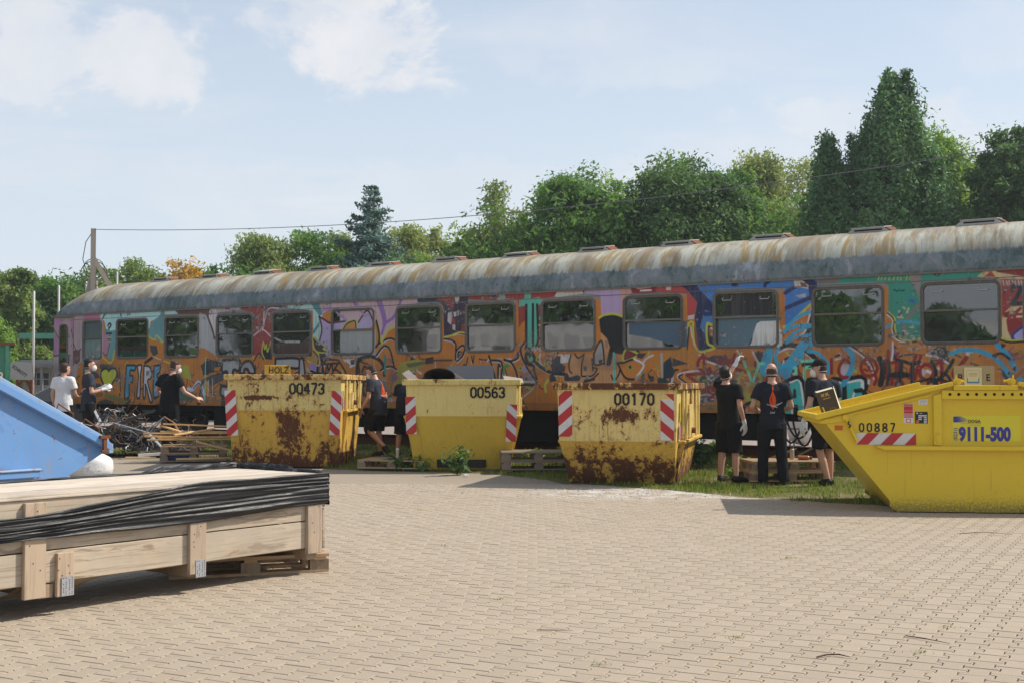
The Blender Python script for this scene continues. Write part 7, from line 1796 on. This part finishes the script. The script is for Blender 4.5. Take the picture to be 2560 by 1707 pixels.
weed('fresh green weed beside the bald man',gp(3.55,19.2),.22,150,'lime',5,.2); weed('low weed left of the stack of pallets behind the bald man',gp(3.35,18.9),.16,90,'lime',6,.2); weed('green weed growing through the flat pallet with the cans',gp(-1.85,21.3),.24,160,'mid',7,.25); weed('green weed at the right end of the flat pallet with the cans',gp(-1.5,21.15),.24,120,'lime',8,.2); weed('weed between the two grey pallets and the most rusted skip',gp(.95,21.4),.30,140,'lime',9,.2); weed('weed in the sun behind the grey pallets',gp(.3,22.0),.18,160,'lime',10,.35)
# what stands to the left of the picture and shows only as reflections in the coach windows
MAT_HALL=plain('white_cladding',(.60,.60,.59),.6,.3,.08,1.)
def hall(label,a,b_,h_,dep):
    a=Vector((*a,0)); b_=Vector((*b_,0)); L=(b_-a).length; hl=thing('white_hall',label,'building',a,math.atan2(b_.y-a.y,b_.x-a.x))
    mb=MB(); mb.box((0,.051,0),(L,dep,h_)); 
    for k in range(int(L/.5)): mb.box((k*.5,0,0),(k*.5+.28,.05,h_))
    mb.build('wall',MAT_HALL,hl); MB().box((-.3,-.3,h_),(L+.3,dep+.3,h_+.22)).build('roof',MAT_FROOF,hl); [MB().box((L*q,-.03+.08,0),(L*(q+w2),.052+.03,h_*q2)).build('door',MAT_WING,hl) for q,w2,q2 in ((.06,.12,.62),(.27,.06,.8),(.42,.14,.66),(.66,.05,.85),(.78,.13,.6))]; [MB().box((L*q/14,.052,h_*.80),(L*(q+.55)/14,.10,h_*.93)).build('vent_panel',MAT_FROOF,hl) for q in range(14)]
hall('white clad hall mirrored in the middle windows of the coach',(-26.5,19),(-25.5,8.5),3.75,-5.); hall('low white clad hall mirrored in the right-hand windows of the coach',(-21.0,-3.6),(-17,-11.),4.0,-5.)
for k,(kd,(x,y,h_,w_),lf) in enumerate((('round',(-30,31,8.5,7),'mid'),('round',(-31,24,9,7),'dark'),('round',(-33,17,9,7.5),'mid'),('round',(-32,10.5,8.2,7),'dark'),('round',(-23.5,2.6,5.6,6.2),'mid'),('round',(-20.5,-1.6,4.7,3.6),'dark'),('birch',(-33,3,9,4),'mid'))):
    tree(kd,('tree left of the picture, mirrored in window group %s of the coach'%('one','two','three','four','five','six','seven')[k]),x,y,h_,w_,3600,lf,300+k,.34,group='trees mirrored in the coach windows')
# ================================================================ PEOPLE
m,t,b=newmat('skin',.5,.35); n=t.noise(t.obj,9,4,.6); c=t.mix(n,(.47,.25,.17),(.56,.33,.235)); t.put(b.inputs['Base Color'],c); b.inputs['Subsurface Weight'].default_value=.06; b.inputs['Subsurface Radius'].default_value=(.02,.008,.004); MAT_SKIN=m
def cloth(name,col,var=.25):
    m,t,b=newmat(name,.85,.15); n=t.noise(t.obj,7,5,.6); f=t.noise(t.obj,26,3,.6); c=t.mix(1.,col,t.math('ADD',1-var*.5,t.math('MULTIPLY',n,var)),'MULTIPLY'); t.put(b.inputs['Base Color'],c); t.put(b.inputs['Normal'],t.bump(t.math('ADD',n,t.math('MULTIPLY',f,.3)),.55,.03)); return m
C_NAVY=cloth('navy_cotton',(.018,.020,.030)); C_GREYN=cloth('washed_navy_cotton',(.040,.043,.058)); C_BLACK=cloth('black_cotton',(.011,.011,.012)); C_WHITE=cloth('white_cotton',(.72,.72,.74),.1); C_SHINY=cloth('black_shorts',(.010,.010,.010)); C_WORK=cloth('dark_work_trousers',(.014,.015,.018))
C_SHINY.node_tree.nodes['Principled BSDF'].inputs['Roughness'].default_value=.5
MAT_HAIRB=plain('hair_brown',(.055,.032,.02),.6,.3,.4,60); MAT_HAIRD=plain('hair_dark',(.018,.013,.010),.6,.3,.4,60); MAT_SHOE=plain('shoe_black',(.015,.015,.016),.6,.3,.3,20); MAT_GLOVE=plain('glove_white',(.66,.66,.66),.6,.3,.1,20); MAT_MASK=plain('mask_white',(.70,.69,.67),.7,.2,.08,20); MAT_CAPB=plain('cap_black',(.014,.014,.016),.8,.2,.3,20); MAT_FLAME=plain('flame_orange',(.70,.10,.02),.8,.1,.2,20); MAT_FLAMED=plain('flame_red',(.45,.045,.02),.8,.1,.2,20); MAT_PRW=plain('print_white',(.6,.6,.6),.8,.1,.1,20); MAT_EYE=plain('eye_dark',(.02,.015,.012),.2,.6,.1); MAT_SOLE=plain('shoe_white',(.6,.6,.6),.6,.3,.1)
def remeshed(mb,name,mat,vox,parent=None,smooth=6,disp=0.,dscale=9.,noise_seed=0.):
    me=mb.mesh('tmp',mat); o=link('tmp',me)
    md=o.modifiers.new('r','REMESH'); md.mode='VOXEL'; md.voxel_size=vox; md.use_smooth_shade=True
    ms_=o.modifiers.new('s','SMOOTH'); ms_.factor=.5; ms_.iterations=smooth
    dg=bpy.context.evaluated_depsgraph_get(); dg.update(); new=bpy.data.meshes.new_from_object(o.evaluated_get(dg)); bpy.data.objects.remove(o); bpy.data.meshes.remove(me)
    new.name=name; new.materials.clear(); new.materials.append(mat)
    if disp:
        n=len(new.vertices); co=np.empty(n*3,np.float32); no=np.empty(n*3,np.float32); new.vertices.foreach_get('co',co); new.vertex_normals.foreach_get('vector',no); co=co.reshape(-1,3); no=no.reshape(-1,3)
        k=np.array([mnoise.noise((p[0]*dscale+noise_seed,p[1]*dscale,p[2]*dscale*.55)) +.5*mnoise.noise((p[0]*dscale*2.3,p[1]*dscale*2.3+noise_seed,p[2]*dscale*1.1)) for p in co.tolist()])
        co+=no*(k*disp)[:,None]; new.vertices.foreach_set('co',co.ravel()); new.update()
    new.polygons.foreach_set('use_smooth',[True]*len(new.polygons))
    return link(name,new,parent)
def ell(c,rx,ry,n=18,tw=0.):
    co,sn=math.cos(tw),math.sin(tw); return [(c[0]+rx*math.cos(2*PI*i/n)*co-ry*math.sin(2*PI*i/n)*sn,c[1]+rx*math.cos(2*PI*i/n)*sn+ry*math.sin(2*PI*i/n)*co,c[2]) for i in range(n)]
def lerp(a,b_,u): return tuple(x+(y-x)*u for x,y in zip(a,b_))
def limb(mb,pts,rad,n=12):
    P=[];Rr=[]
    for i in range(len(pts)-1):
        for k in range(4): u=k/4; P.append(lerp(pts[i],pts[i+1],u)); Rr.append(rad[i]+(rad[i+1]-rad[i])*u)
    P.append(pts[-1]); Rr.append(rad[-1]); mb.tube(P,Rr,n)
def hand_mesh(mb,wr,dirv,palm,side,curl=.35,sc_=1.,infl=0.):
    """palm and five unequal bent fingers; dirv along the hand, palm = direction the palm faces, side=+1 thumb to the right of palm x dirv"""
    d=Vector(dirv).normalized(); p=Vector(palm); p=(p-d*p.dot(d)).normalized(); s=d.cross(p)*side; w_=Vector(wr)
    kn=w_+d*.095*sc_
    for k in range(4):
        o=(k-1.5)*.021*sc_; mb.tube([w_+s*o*.55,w_+d*.05*sc_+s*o*.9,kn+s*o],[.016*sc_+infl,.0165*sc_+infl,.0125*sc_+infl],7)
        L=(.072,.082,.077,.060)[k]*sc_; a=kn+s*o; dd=d.copy(); pts=[a]
        for q in range(3):
            ang=curl*(1+.15*k*0); ax=s; dd=(dd*math.cos(ang)+p*math.sin(ang)).normalized(); a=a+dd*L/ (2.1+q*.45); pts.append(a.copy())
        mb.tube(pts,[.0105*sc_+infl,.0098*sc_+infl,.0092*sc_+infl,.0075*sc_+infl],7)
    t0=w_+d*.025*sc_-s*.028*sc_; t1=t0+(d*.45-s*.75+p*.35).normalized()*.04*sc_; t2=t1+(d*.85-s*.25+p*.4).normalized()*.032*sc_; t3=t2+(d*.9+p*.4).normalized()*.024*sc_
    mb.tube([w_+d*.01*sc_-s*.008*sc_,t0,t1,t2,t3],[.017*sc_+infl,.0165*sc_+infl,.0125*sc_+infl,.0115*sc_+infl,.009*sc_+infl],7)
def person(label,loc,rz,J,outfit,seed=0,scale=1.):
    """J: joints in the person's own frame (x right, y the way the chest faces, z up)"""
    D=dict(hipL=(-.095,0,.92),hipR=(.095,0,.92),kneeL=(-.11,.02,.50),kneeR=(.11,.02,.50),ankL=(-.12,-.03,.085),ankR=(.12,-.03,.085),toeL=(-.15,.15,.03),toeR=(.15,.15,.03),
      pel=(0,0,.96),waist=(0,.0,1.10),chest=(0,.0,1.30),shc=(0,-.015,1.45),neck=(0,-.01,1.52),head=(0,.02,1.665),hyaw=0.,hpitch=0.,
      shL=(-.185,-.01,1.435),shR=(.185,-.01,1.435),elL=(-.245,-.04,1.15),elR=(.245,-.04,1.15),wrL=(-.25,.06,.90),wrR=(.25,.06,.90),hdL=(0,.15,-1.),hdR=(0,.15,-1.),pmL=(1,0,0),pmR=(-1,0,0),tw=0.,bulk=1.)
    D.update(J); B=D['bulk']; g=lambda k:D[k]
    mb=MB()
    for s in 'LR':
        limb(mb,[g('hip'+s),lerp(g('hip'+s),g('knee'+s),.5),g('knee'+s),lerp(g('knee'+s),g('ank'+s),.33),g('ank'+s)],[.098*B,.082*B,.056*B,.058*B,.036*B])
        a,t_=g('ank'+s),g('toe'+s); limb(mb,[(a[0],a[1]-.03,a[2]-.03),a,lerp(a,t_,.5),t_],[.035,.042,.040,.026],10)
        limb(mb,[lerp(g('shc'),g('sh'+s),.45),g('sh'+s),lerp(g('sh'+s),g('el'+s),.4),g('el'+s),lerp(g('el'+s),g('wr'+s),.3),g('wr'+s)],[.062*B,.060*B,.049*B,.039*B,.041*B,.026*B])
        hand_mesh(mb,g('wr'+s),g('hd'+s),g('pm'+s),1 if s=='R' else -1,D.get('curl'+s,.35))
    tw=g('tw')
    torso=[(lerp(g('pel'),(0,0,g('pel')[2]-.10),1) if False else (g('pel')[0],g('pel')[1],g('pel')[2]-.09),.115,.095),(g('pel'),.158,.115),(g('waist'),.142,.10),(lerp(g('waist'),g('chest'),.5),.152,.108),(g('chest'),.168,.118),(lerp(g('chest'),g('shc'),.6),.165,.105),(g('shc'),.125,.08),(g('neck'),.062,.062)]
    mb.rings([ell(c,rx*B,ry*B,18,tw*i/len(torso)) for i,(c,rx,ry) in enumerate(torso)])
    # head built along its own axes
    hc=Vector(g('head')); Mh=Matrix.Translation(hc)@Matrix.Rotation(g('hyaw'),4,'Z')@Matrix.Rotation(g('hpitch'),4,'X')
    H=lambda x,y,z:tuple(Mh@Vector((x,y,z)))
    limb(mb,[g('shc'),g('neck'),H(0,-.015,-.06)],[.066*B,.055,.056])
    hr=[(-.118,.02,.030,.035,.055),(-.10,.028,.048,.055,.045),(-.07,.010,.060,.080,.0),(-.03,.004,.069,.092,0),(.01,.0,.0735,.097,0),(.05,-.006,.0745,.097,0),(.085,-.010,.066,.086,0),(.112,-.014,.045,.060,0),(.125,-.016,.015,.02,0)]
    mb.rings([[H(rx*math.cos(2*PI*i/18),cy+(ry*math.sin(2*PI*i/18)),z) for i in range(18)] for z,cy,rx,ry,_ in hr])
    mb.tube([H(0,.085,.028),H(0,.105,-.005),H(0,.117,-.028),H(0,.095,-.036)],[.008,.011,.014,.010],7)          # nose
    mb.tube([H(-.028,.088,-.066),H(0,.097,-.064),H(.028,.088,-.066)],[.007,.010,.007],6)                         # lips
    mb.tube([H(-.045,.088,.038),H(0,.097,.034),H(.045,.088,.038)],[.006,.009,.006],6)                            # brow
    mb.tube([H(0,.06,-.105),H(0,.088,-.104)],[.024,.018],8)                                                      # chin
    for sx in (-1,1): mb.tube([H(sx*.072,-.004,-.028),H(sx*.080,-.012,-.006),H(sx*.082,-.018,.018),H(sx*.074,-.010,.03)],[.009,.012,.012,.006],6)
    p=remeshed(mb,'person',MAT_SKIN,.0095,None,4); p.location=loc; p.rotation_euler=(0,0,rz); p.scale=(scale,)*3; tag(p,label,'person','people spraying and watching at the coach')
    for sx in (-1,1): MB().tube([H(sx*.031,.086,.016),H(sx*.031,.0925,.016)],[.0095,.006],8).build('eye',MAT_EYE,p)
    # hair
    kind,hm_=outfit['hair']; mb=MB()
    if kind=='short':
        mb.rings([[H(rx*math.cos(2*PI*i/20),cy+ry*math.sin(2*PI*i/20)-.006,z) for i in range(20)] for z,cy,rx,ry in ((.058,-.014,.080,.094),(.085,-.014,.080,.098),(.11,-.016,.066,.082),(.132,-.016,.036,.045),(.138,-.014,.01,.012))])
        mb.rings([[H(rx*math.cos(PI+PI*i/14),cy+ry*math.sin(PI+PI*i/14),z) for i in range(15)] for z,cy,rx,ry in ((-.075,-.012,.060,.074),(-.04,-.004,.0755,.095),(.0,-.004,.081,.106),(.05,-.006,.082,.107),(.09,-.010,.078,.098))])
        for k in range(26): a=random.uniform(0,6.28); q=random.uniform(0,.055); x0,y0=q*math.cos(a),q*1.2*math.sin(a)-.01; mb.tube([H(x0,y0,.11),H(x0*1.25+random.uniform(-.012,.012),y0*1.25+.012,.142-.25*q)],[.013,.006],5)
    elif kind=='bald':
        mb.rings([[H(rx*math.cos(PI*.93+PI*1.14*i/16),cy+ry*math.sin(PI*.93+PI*1.14*i/16),z) for i in range(17)] for z,cy,rx,ry in ((-.075,-.012,.0605,.078),(-.04,-.004,.0735,.093),(.0,-.002,.0760,.0985),(.03,-.006,.0765,.099),(.05,-.010,.072,.094))])
    elif kind=='cap':
        mb.rings([[H(rx*math.cos(2*PI*i/20),cy+ry*math.sin(2*PI*i/20),z) for i in range(20)] for z,cy,rx,ry in ((.035,-.006,.083,.106),(.07,-.008,.084,.107),(.10,-.012,.076,.095),(.13,-.014,.05,.065),(.142,-.014,.012,.015))])
        mb.rings([[H(rx*math.cos(PI*.15+PI*.7*i/10),cy+ry*math.sin(PI*.15+PI*.7*i/10),z) for i in range(11)] for z,cy,rx,ry in ((.036,.02,.072,.085),(.030,.03,.080,.125),(.040,.03,.080,.125),(.046,.02,.072,.085))])
    hair=remeshed(mb,'cap' if kind=='cap' else 'hair',hm_,.008,p,3,.004,60)
    if kind=='cap':
        mb=MB(); mb.rings([[H(rx*math.cos(PI+PI*i/14),cy+ry*math.sin(PI+PI*i/14),z) for i in range(15)] for z,cy,rx,ry in ((-.065,-.010,.062,.080),(-.03,-.004,.0755,.096),(.03,-.004,.080,.103))]); remeshed(mb,'hair',MAT_HAIRD,.008,p,2)
    if outfit.get('mask'):
        mb=MB(); mb.rings([[H(rx*math.cos(PI*i/12),cy+ry*math.sin(PI*i/12)**.9,z) for i in range(13)] for z,cy,rx,ry in ((-.112,.052,.035,.052),(-.095,.05,.050,.070),(-.055,.045,.058,.095),(-.02,.05,.052,.080),(.008,.07,.022,.045))]); remeshed(mb,'mask',MAT_MASK,.008,p,2)
        for z in (.03,-.045): MB().tube([H(.079*math.cos(a*.31-.1),.005+.104*math.sin(a*.31-.1)*(-1 if True else 1),z+(.045 if z>0 else 0)*abs(math.sin(a*.31))) for a in range(11)],.0035,5).build('mask_strap',MAT_MASK,p)
    # shirt
    if True:
        mb=MB(); e=outfit.get('loose',1.0); hem=outfit.get('hem',.82); sm=outfit['shirt']
        hp=g('pel'); lo=(hp[0],hp[1],hem+ (hp[2]-.96))
        T=[(lo,.188*e,.148*e),(hp,.185*e,.145*e),(g('waist'),.174*e,.132*e),(lerp(g('waist'),g('chest'),.5),.175*e,.130),(g('chest'),.188,.136),(lerp(g('chest'),g('shc'),.6),.186,.124),(lerp(g('shc'),g('neck'),.15),.145,.092),(lerp(g('shc'),g('neck'),.75),.074,.072)]
        mb.rings([ell(c,rx*B,ry*B,20,tw*i/len(T)) for i,(c,rx,ry) in enumerate(T)])
        for s in 'LR':
            sl=outfit.get('sleeve',.62); el=lerp(g('sh'+s),g('el'+s),sl); limb(mb,[lerp(g('shc'),g('sh'+s),.4),g('sh'+s),lerp(g('sh'+s),g('el'+s),.3),el],[.078*B,.076*B,.075*B,.078*B])
        sh=remeshed(mb,'shirt',sm,.0115,p,5,.0125,7,seed)
    tp=outfit['trousers']; mb=MB(); c=g('pel')
    mb.rings([ell((c[0],c[1],c[2]-.13),.15*B,.125*B),ell((c[0],c[1],c[2]-.05),.160*B,.122*B),ell((c[0],c[1],c[2]+.05),.150*B,.112*B)])
    for s in 'LR':
        h0,k0,a0=g('hip'+s),g('knee'+s),g('ank'+s)
        if outfit['legs']=='shorts': q=lerp(k0,a0,outfit.get('len',.08)); limb(mb,[h0,lerp(h0,k0,.5),k0,q] if outfit.get('len',.08)>0 else [h0,lerp(h0,k0,.5),lerp(h0,k0,.9)],[.122*B,.112*B,.105*B,.112*B] if outfit.get('len',.08)>0 else [.122*B,.112*B,.108*B])
        else: limb(mb,[h0,lerp(h0,k0,.5),k0,lerp(k0,a0,.5),(a0[0],a0[1],a0[2]-.02)],[.118*B,.105*B,.086*B,.080*B,.078*B])
    remeshed(mb,'shorts' if outfit['legs']=='shorts' else 'trousers',tp,.0115,p,5,.012,8,seed+3)
    for s in 'LR':
        a,t_=Vector(g('ank'+s)),Vector(g('toe'+s)); d=(t_-a); mb=MB(); f=Vector((d.x,d.y,0)).normalized() if outfit.get('flat',True) else d.normalized(); heel=a-f*.055+Vector((0,0,-.035))
        mb.tube([heel,a+Vector((0,0,-.025)),a.lerp(t_,.5)+Vector((0,0,-.0)),t_+f*.03],[.042,.054,.050,.034],10); mb.tube([a+Vector((0,0,.03)),a+Vector((0,0,-.03))],[.046,.05],10); so_=remeshed(mb,'shoe',outfit.get('shoe',MAT_SHOE),.010,p,4)
        if outfit.get('sole'): MB().tube([heel+Vector((0,0,-.03)),t_+f*.05+Vector((0,0,-.018))],[.030,.026],8).build('sole',MAT_SOLE,so_)
    for s in outfit.get('gloves',''):
        mb=MB(); hand_mesh(mb,g('wr'+s),g('hd'+s),g('pm'+s),1 if s=='R' else -1,D.get('curl'+s,.35),1.05,.0035); w_=Vector(g('wr'+s)); e_=Vector(g('el'+s)); mb.tube([w_+(e_-w_).normalized()*.07,w_,w_+Vector(g('hd'+s)).normalized()*.02],[.036,.033,.030],10); remeshed(mb,'glove',MAT_GLOVE,.0065,p,2)
    if outfit.get('print'): back_print(p,sh,outfit['print'],lerp(g('waist'),g('chest'),.85),tw)
    return p
def back_print(p,sh,txt,c,tw):
    """flame, two slanting lines of small lettering and three letters, laid on the cloth of the back"""
    bvh=BVHTree.FromPolygons([v.co for v in sh.data.vertices],[tuple(q.vertices) for q in sh.data.polygons])
    bd=Vector((math.sin(tw*.6),-math.cos(tw*.6),0)); bx=Vector((math.cos(tw*.6),math.sin(tw*.6),0)); c=Vector(c)
    def lay(name,polys,mat,off):
        bm=bmesh.new()
        for q in polys:
            vs=[bm.verts.new((a,b_,0)) for a,b_ in q]; bm.faces.new(vs)
        bmesh.ops.triangulate(bm,faces=bm.faces[:]); bmesh.ops.subdivide_edges(bm,edges=bm.edges[:],cuts=2,use_grid_fill=True); bmesh.ops.triangulate(bm,faces=bm.faces[:])
        for v in bm.verts:
            o=c+bx*v.co.x+Vector((0,0,v.co.y)); hit=bvh.ray_cast(o+bd*.6,-bd)
            v.co=(hit[0]+bd*off) if hit[0] is not None else o+bd*.13
        me=bpy.data.meshes.new(name); bm.to_mesh(me); bm.free(); me.materials.append(mat); return link(name,me,p)
    fl=[(0,.13),(.012,.09),(.028,.055),(.04,.02),(.047,-.02),(.045,-.06),(.03,-.10),(.012,-.135),(.0,-.16),(-.014,-.135),(-.034,-.10),(-.046,-.06),(-.048,-.02),(-.040,.02),(-.028,.05),(-.018,.075)]
    lay('flame_print',[fl],MAT_FLAME,.004); lay('flame_print',[[(-.004,.115),(.010,.13),(.014,.16),(.006,.20),(-.008,.16)]],MAT_FLAME,.004); lay('flame_print',[[(-.035,.0),(-.012,.06),(-.006,.01),(-.01,-.07),(-.028,-.06)]],MAT_FLAMED,.0055)
    r_=random.Random(4); q=[]
    for x0,x1,y0,sl in ((-.085,.06,-.085,-.32),(-.005,.13,-.115,.40),(.02,.14,-.125,.52)):
        x=x0
        while x<x1: w_=r_.uniform(.006,.013); yy=y0+(x-x0)*sl+.0; q.append([(x,yy),(x+w_,yy+w_*sl),(x+w_,yy+w_*sl+.011),(x,yy+.011)]); x+=w_+.004
    lay('print_lettering',q,MAT_PRW,.0062)
    if txt:
        q=[]; x=-.034; y=-.215; hh=.024
        for ch in txt:
            for st in {'C':[[(1,1),(0,1),(0,0),(1,0)]],'N':[[(0,0),(0,1)],[(0,1),(1,0)],[(1,0),(1,1)]],'T':[[(0,1),(1,1)],[(.5,1),(.5,0)]]}[ch]:
                for a,b_ in zip(st,st[1:]):
                    A=Vector((x+a[0]*.017,y+a[1]*hh)); Bv=Vector((x+b_[0]*.017,y+b_[1]*hh)); n_=(Bv-A).normalized(); n_=Vector((-n_.y,n_.x))*.0024; q.append([tuple(A-n_),tuple(Bv-n_),tuple(Bv+n_),tuple(A+n_)])
            x+=.024
        lay('print_lettering',q,MAT_PRW,.0062)
G=lambda x,y:(x,y,gz(x,y))
base=dict(shirt=C_NAVY,trousers=C_BLACK,legs='shorts',hair=('short',MAT_HAIRD))
# left pair
person('man in a white T-shirt with his back turned at the left end of the coach',(-9.42,26.5,.10),R(-12),dict(hyaw=R(-25),elR=(.23,.06,1.14),wrR=(.12,.27,1.10),hdR=(-.4,.8,.1),pmR=(0,0,-1),elL=(-.245,-.03,1.14),wrL=(-.26,.07,.90),head=(.02,.02,1.665)),dict(base,shirt=C_WHITE,legs='long',hem=.78,loose=1.05,hair=('short',MAT_HAIRB)),1,1.0)
person('man in dark T-shirt and mask holding up a gloved hand beside the one in white',(-8.70,25.9,.10),R(-58),dict(hyaw=R(-18),elR=(.255,.0,1.13),wrR=(.21,.26,1.20),hdR=(-.05,.85,.45),pmR=(-1,.2,.0),curlR=.5,elL=(-.24,.06,1.14),wrL=(-.10,.29,1.22),hdL=(.2,.85,.35),pmL=(1,0,0),curlL=.5),dict(base,shirt=C_GREYN,legs='long',hem=.78,mask=1,gloves='RL',print='CNT',hair=('short',MAT_HAIRD)),2,1.04)
person('man in plain black clothes spraying low at the coach behind the batten pile',(-6.92,25.5,.10),R(-28),dict(hyaw=R(-30),hpitch=R(-14),shc=(.01,.03,1.44),neck=(.02,.06,1.51),head=(.03,.12,1.64),elR=(.31,.08,1.15),wrR=(.40,.31,1.03),hdR=(.35,.85,-.05),pmR=(-.6,.0,-.4),elL=(-.32,-.03,1.17),wrL=(-.20,.16,1.02),hdL=(.5,.8,0),pmL=(0,0,-1),bulk=1.06),dict(base,shirt=C_BLACK,trousers=C_BLACK,legs='long',hem=.74,loose=1.08,mask=1,hair=('short',MAT_HAIRB)),3,1.03)
# between the skips
person('man in a grey-navy flame T-shirt walking left with his head bowed between two skips',(-2.53,23.9,gz(-2.5,23.9)),R(62),dict(hyaw=R(8),hpitch=R(-24),chest=(0,.03,1.29),shc=(0,.05,1.43),neck=(0,.085,1.50),head=(0,.16,1.62),shL=(-.185,.05,1.42),shR=(.185,.04,1.42),elL=(-.25,.06,1.13),wrL=(-.245,.22,.91),hdL=(.05,.4,-1.),pmL=(1,0,0),elR=(.24,.0,1.13),wrR=(.22,.16,.92),
   kneeL=(-.10,.15,.515),ankL=(-.10,-.22,.20),toeL=(-.11,-.34,.045),kneeR=(.10,.06,.50),ankR=(.10,.02,.085),toeR=(.11,.19,.03),hipL=(-.095,.0,.92)),dict(base,shirt=C_GREYN,trousers=C_SHINY,mask=1,hem=.80,loose=1.08,len=.02,print='CNT',sole=1,hair=('short',MAT_HAIRB),flat=False),4,.995)
person('man in navy with bare calves half hidden behind the faded skip',(-2.02,23.7,gz(-2.0,23.7)),R(-24),dict(hyaw=R(-20),hpitch=R(-20),chest=(0,.06,1.26),shc=(0,.12,1.38),neck=(0,.17,1.44),head=(0,.25,1.55),shL=(-.2,.12,1.36),shR=(.2,.12,1.36),elL=(-.27,.16,1.10),wrL=(-.2,.36,1.05),elR=(.27,.16,1.10),wrR=(.2,.36,1.05),hdL=(.2,.9,0),hdR=(-.2,.9,0),kneeL=(-.13,.03,.5),kneeR=(.15,.03,.5),ankL=(-.15,0,.085),ankR=(.19,0,.085),toeL=(-.19,.18,.03),toeR=(.25,.17,.03)),dict(base,shirt=C_NAVY,mask=1,print='',len=.12,hair=('short',MAT_HAIRD)),5,.97)
# right group
person('man in black polo and shorts reaching up to spray with a gloved left hand',(3.18,18.55,gz(3.2,18.5)),R(-42),dict(hyaw=R(4),hpitch=R(20),chest=(0,-.02,1.30),shc=(-.01,-.05,1.45),neck=(-.01,-.045,1.515),head=(-.01,-.05,1.65),shL=(-.19,-.0,1.50),elL=(-.15,.24,1.64),wrL=(-.08,.36,1.82),hdL=(.05,.45,.9),pmL=(.5,.7,-.2),curlL=.75,elR=(.25,-.07,1.16),wrR=(.255,.05,.90),hdR=(0,.2,-1),pmR=(-1,0,0),kneeL=(-.11,.0,.5),ankL=(-.12,-.04,.085),toeL=(-.18,.13,.03),ankR=(.13,-.0,.085),toeR=(.2,.18,.03)),dict(base,shirt=C_BLACK,trousers=C_BLACK,gloves='LR',mask=1,hair=('short',MAT_HAIRD),len=.10,hem=.80),6,.965)
person('bald man in a navy flame T-shirt and long work trousers seen from behind',(3.74,18.15,gz(3.7,18.1)),R(-6),dict(hyaw=R(-10),elL=(-.285,-.01,1.15),wrL=(-.16,.24,1.08),hdL=(.6,.75,.1),pmL=(0,0,-1),elR=(.285,-.01,1.15),wrR=(.16,.24,1.08),hdR=(-.6,.75,.1),pmR=(0,0,-1),kneeL=(-.125,.02,.5),kneeR=(.135,.02,.5),ankL=(-.14,-.02,.085),ankR=(.16,-.02,.085),toeL=(-.2,.14,.03),toeR=(.25,.12,.03)),dict(base,shirt=C_NAVY,trousers=C_WORK,legs='long',mask=1,print='CNT',hair=('bald',MAT_HAIRB)),7,.975)
person('man in a black cap, white mask and shorts looking left beside the bright yellow skip',(4.42,17.85,gz(4.4,17.8)),R(24),dict(hyaw=R(42),hpitch=R(-6),chest=(-.0,.0,1.30),shc=(.0,.02,1.45),neck=(-.01,.03,1.52),head=(-.03,.07,1.66),elL=(-.27,-.01,1.15),wrL=(-.30,.10,.89),hdL=(-.05,.15,-1),pmL=(1,0,0),elR=(.25,.02,1.15),wrR=(.2,.2,1.0),kneeL=(-.06,.03,.49),ankL=(.02,-.05,.085),toeL=(.03,.13,.03),kneeR=(.12,.05,.50),ankR=(.14,.06,.085),toeR=(.2,.24,.03)),dict(base,shirt=C_NAVY,trousers=C_BLACK,gloves='L',mask=1,hair=('cap',MAT_CAPB),len=-1,hem=.80),8,1.0)
# ================================================================ AIR
hz=bpy.data.materials.new('haze_air'); hz.use_nodes=True; t=NT(hz.node_tree); t.n.remove(t.n['Principled BSDF']); pv_=t.node('ShaderNodeVolumePrincipled'); pv_.inputs['Color'].default_value=(.86,.90,.95,1); pv_.inputs['Density'].default_value=HAZE_DENSITY; pv_.inputs['Anisotropy'].default_value=.3
t.l.new(pv_.outputs[0],t.n['Material Output'].inputs['Volume'])
o=MB().box((-410,-210,-1.1),(410,910,14.2)).build('haze',hz); o['kind']='stuff'
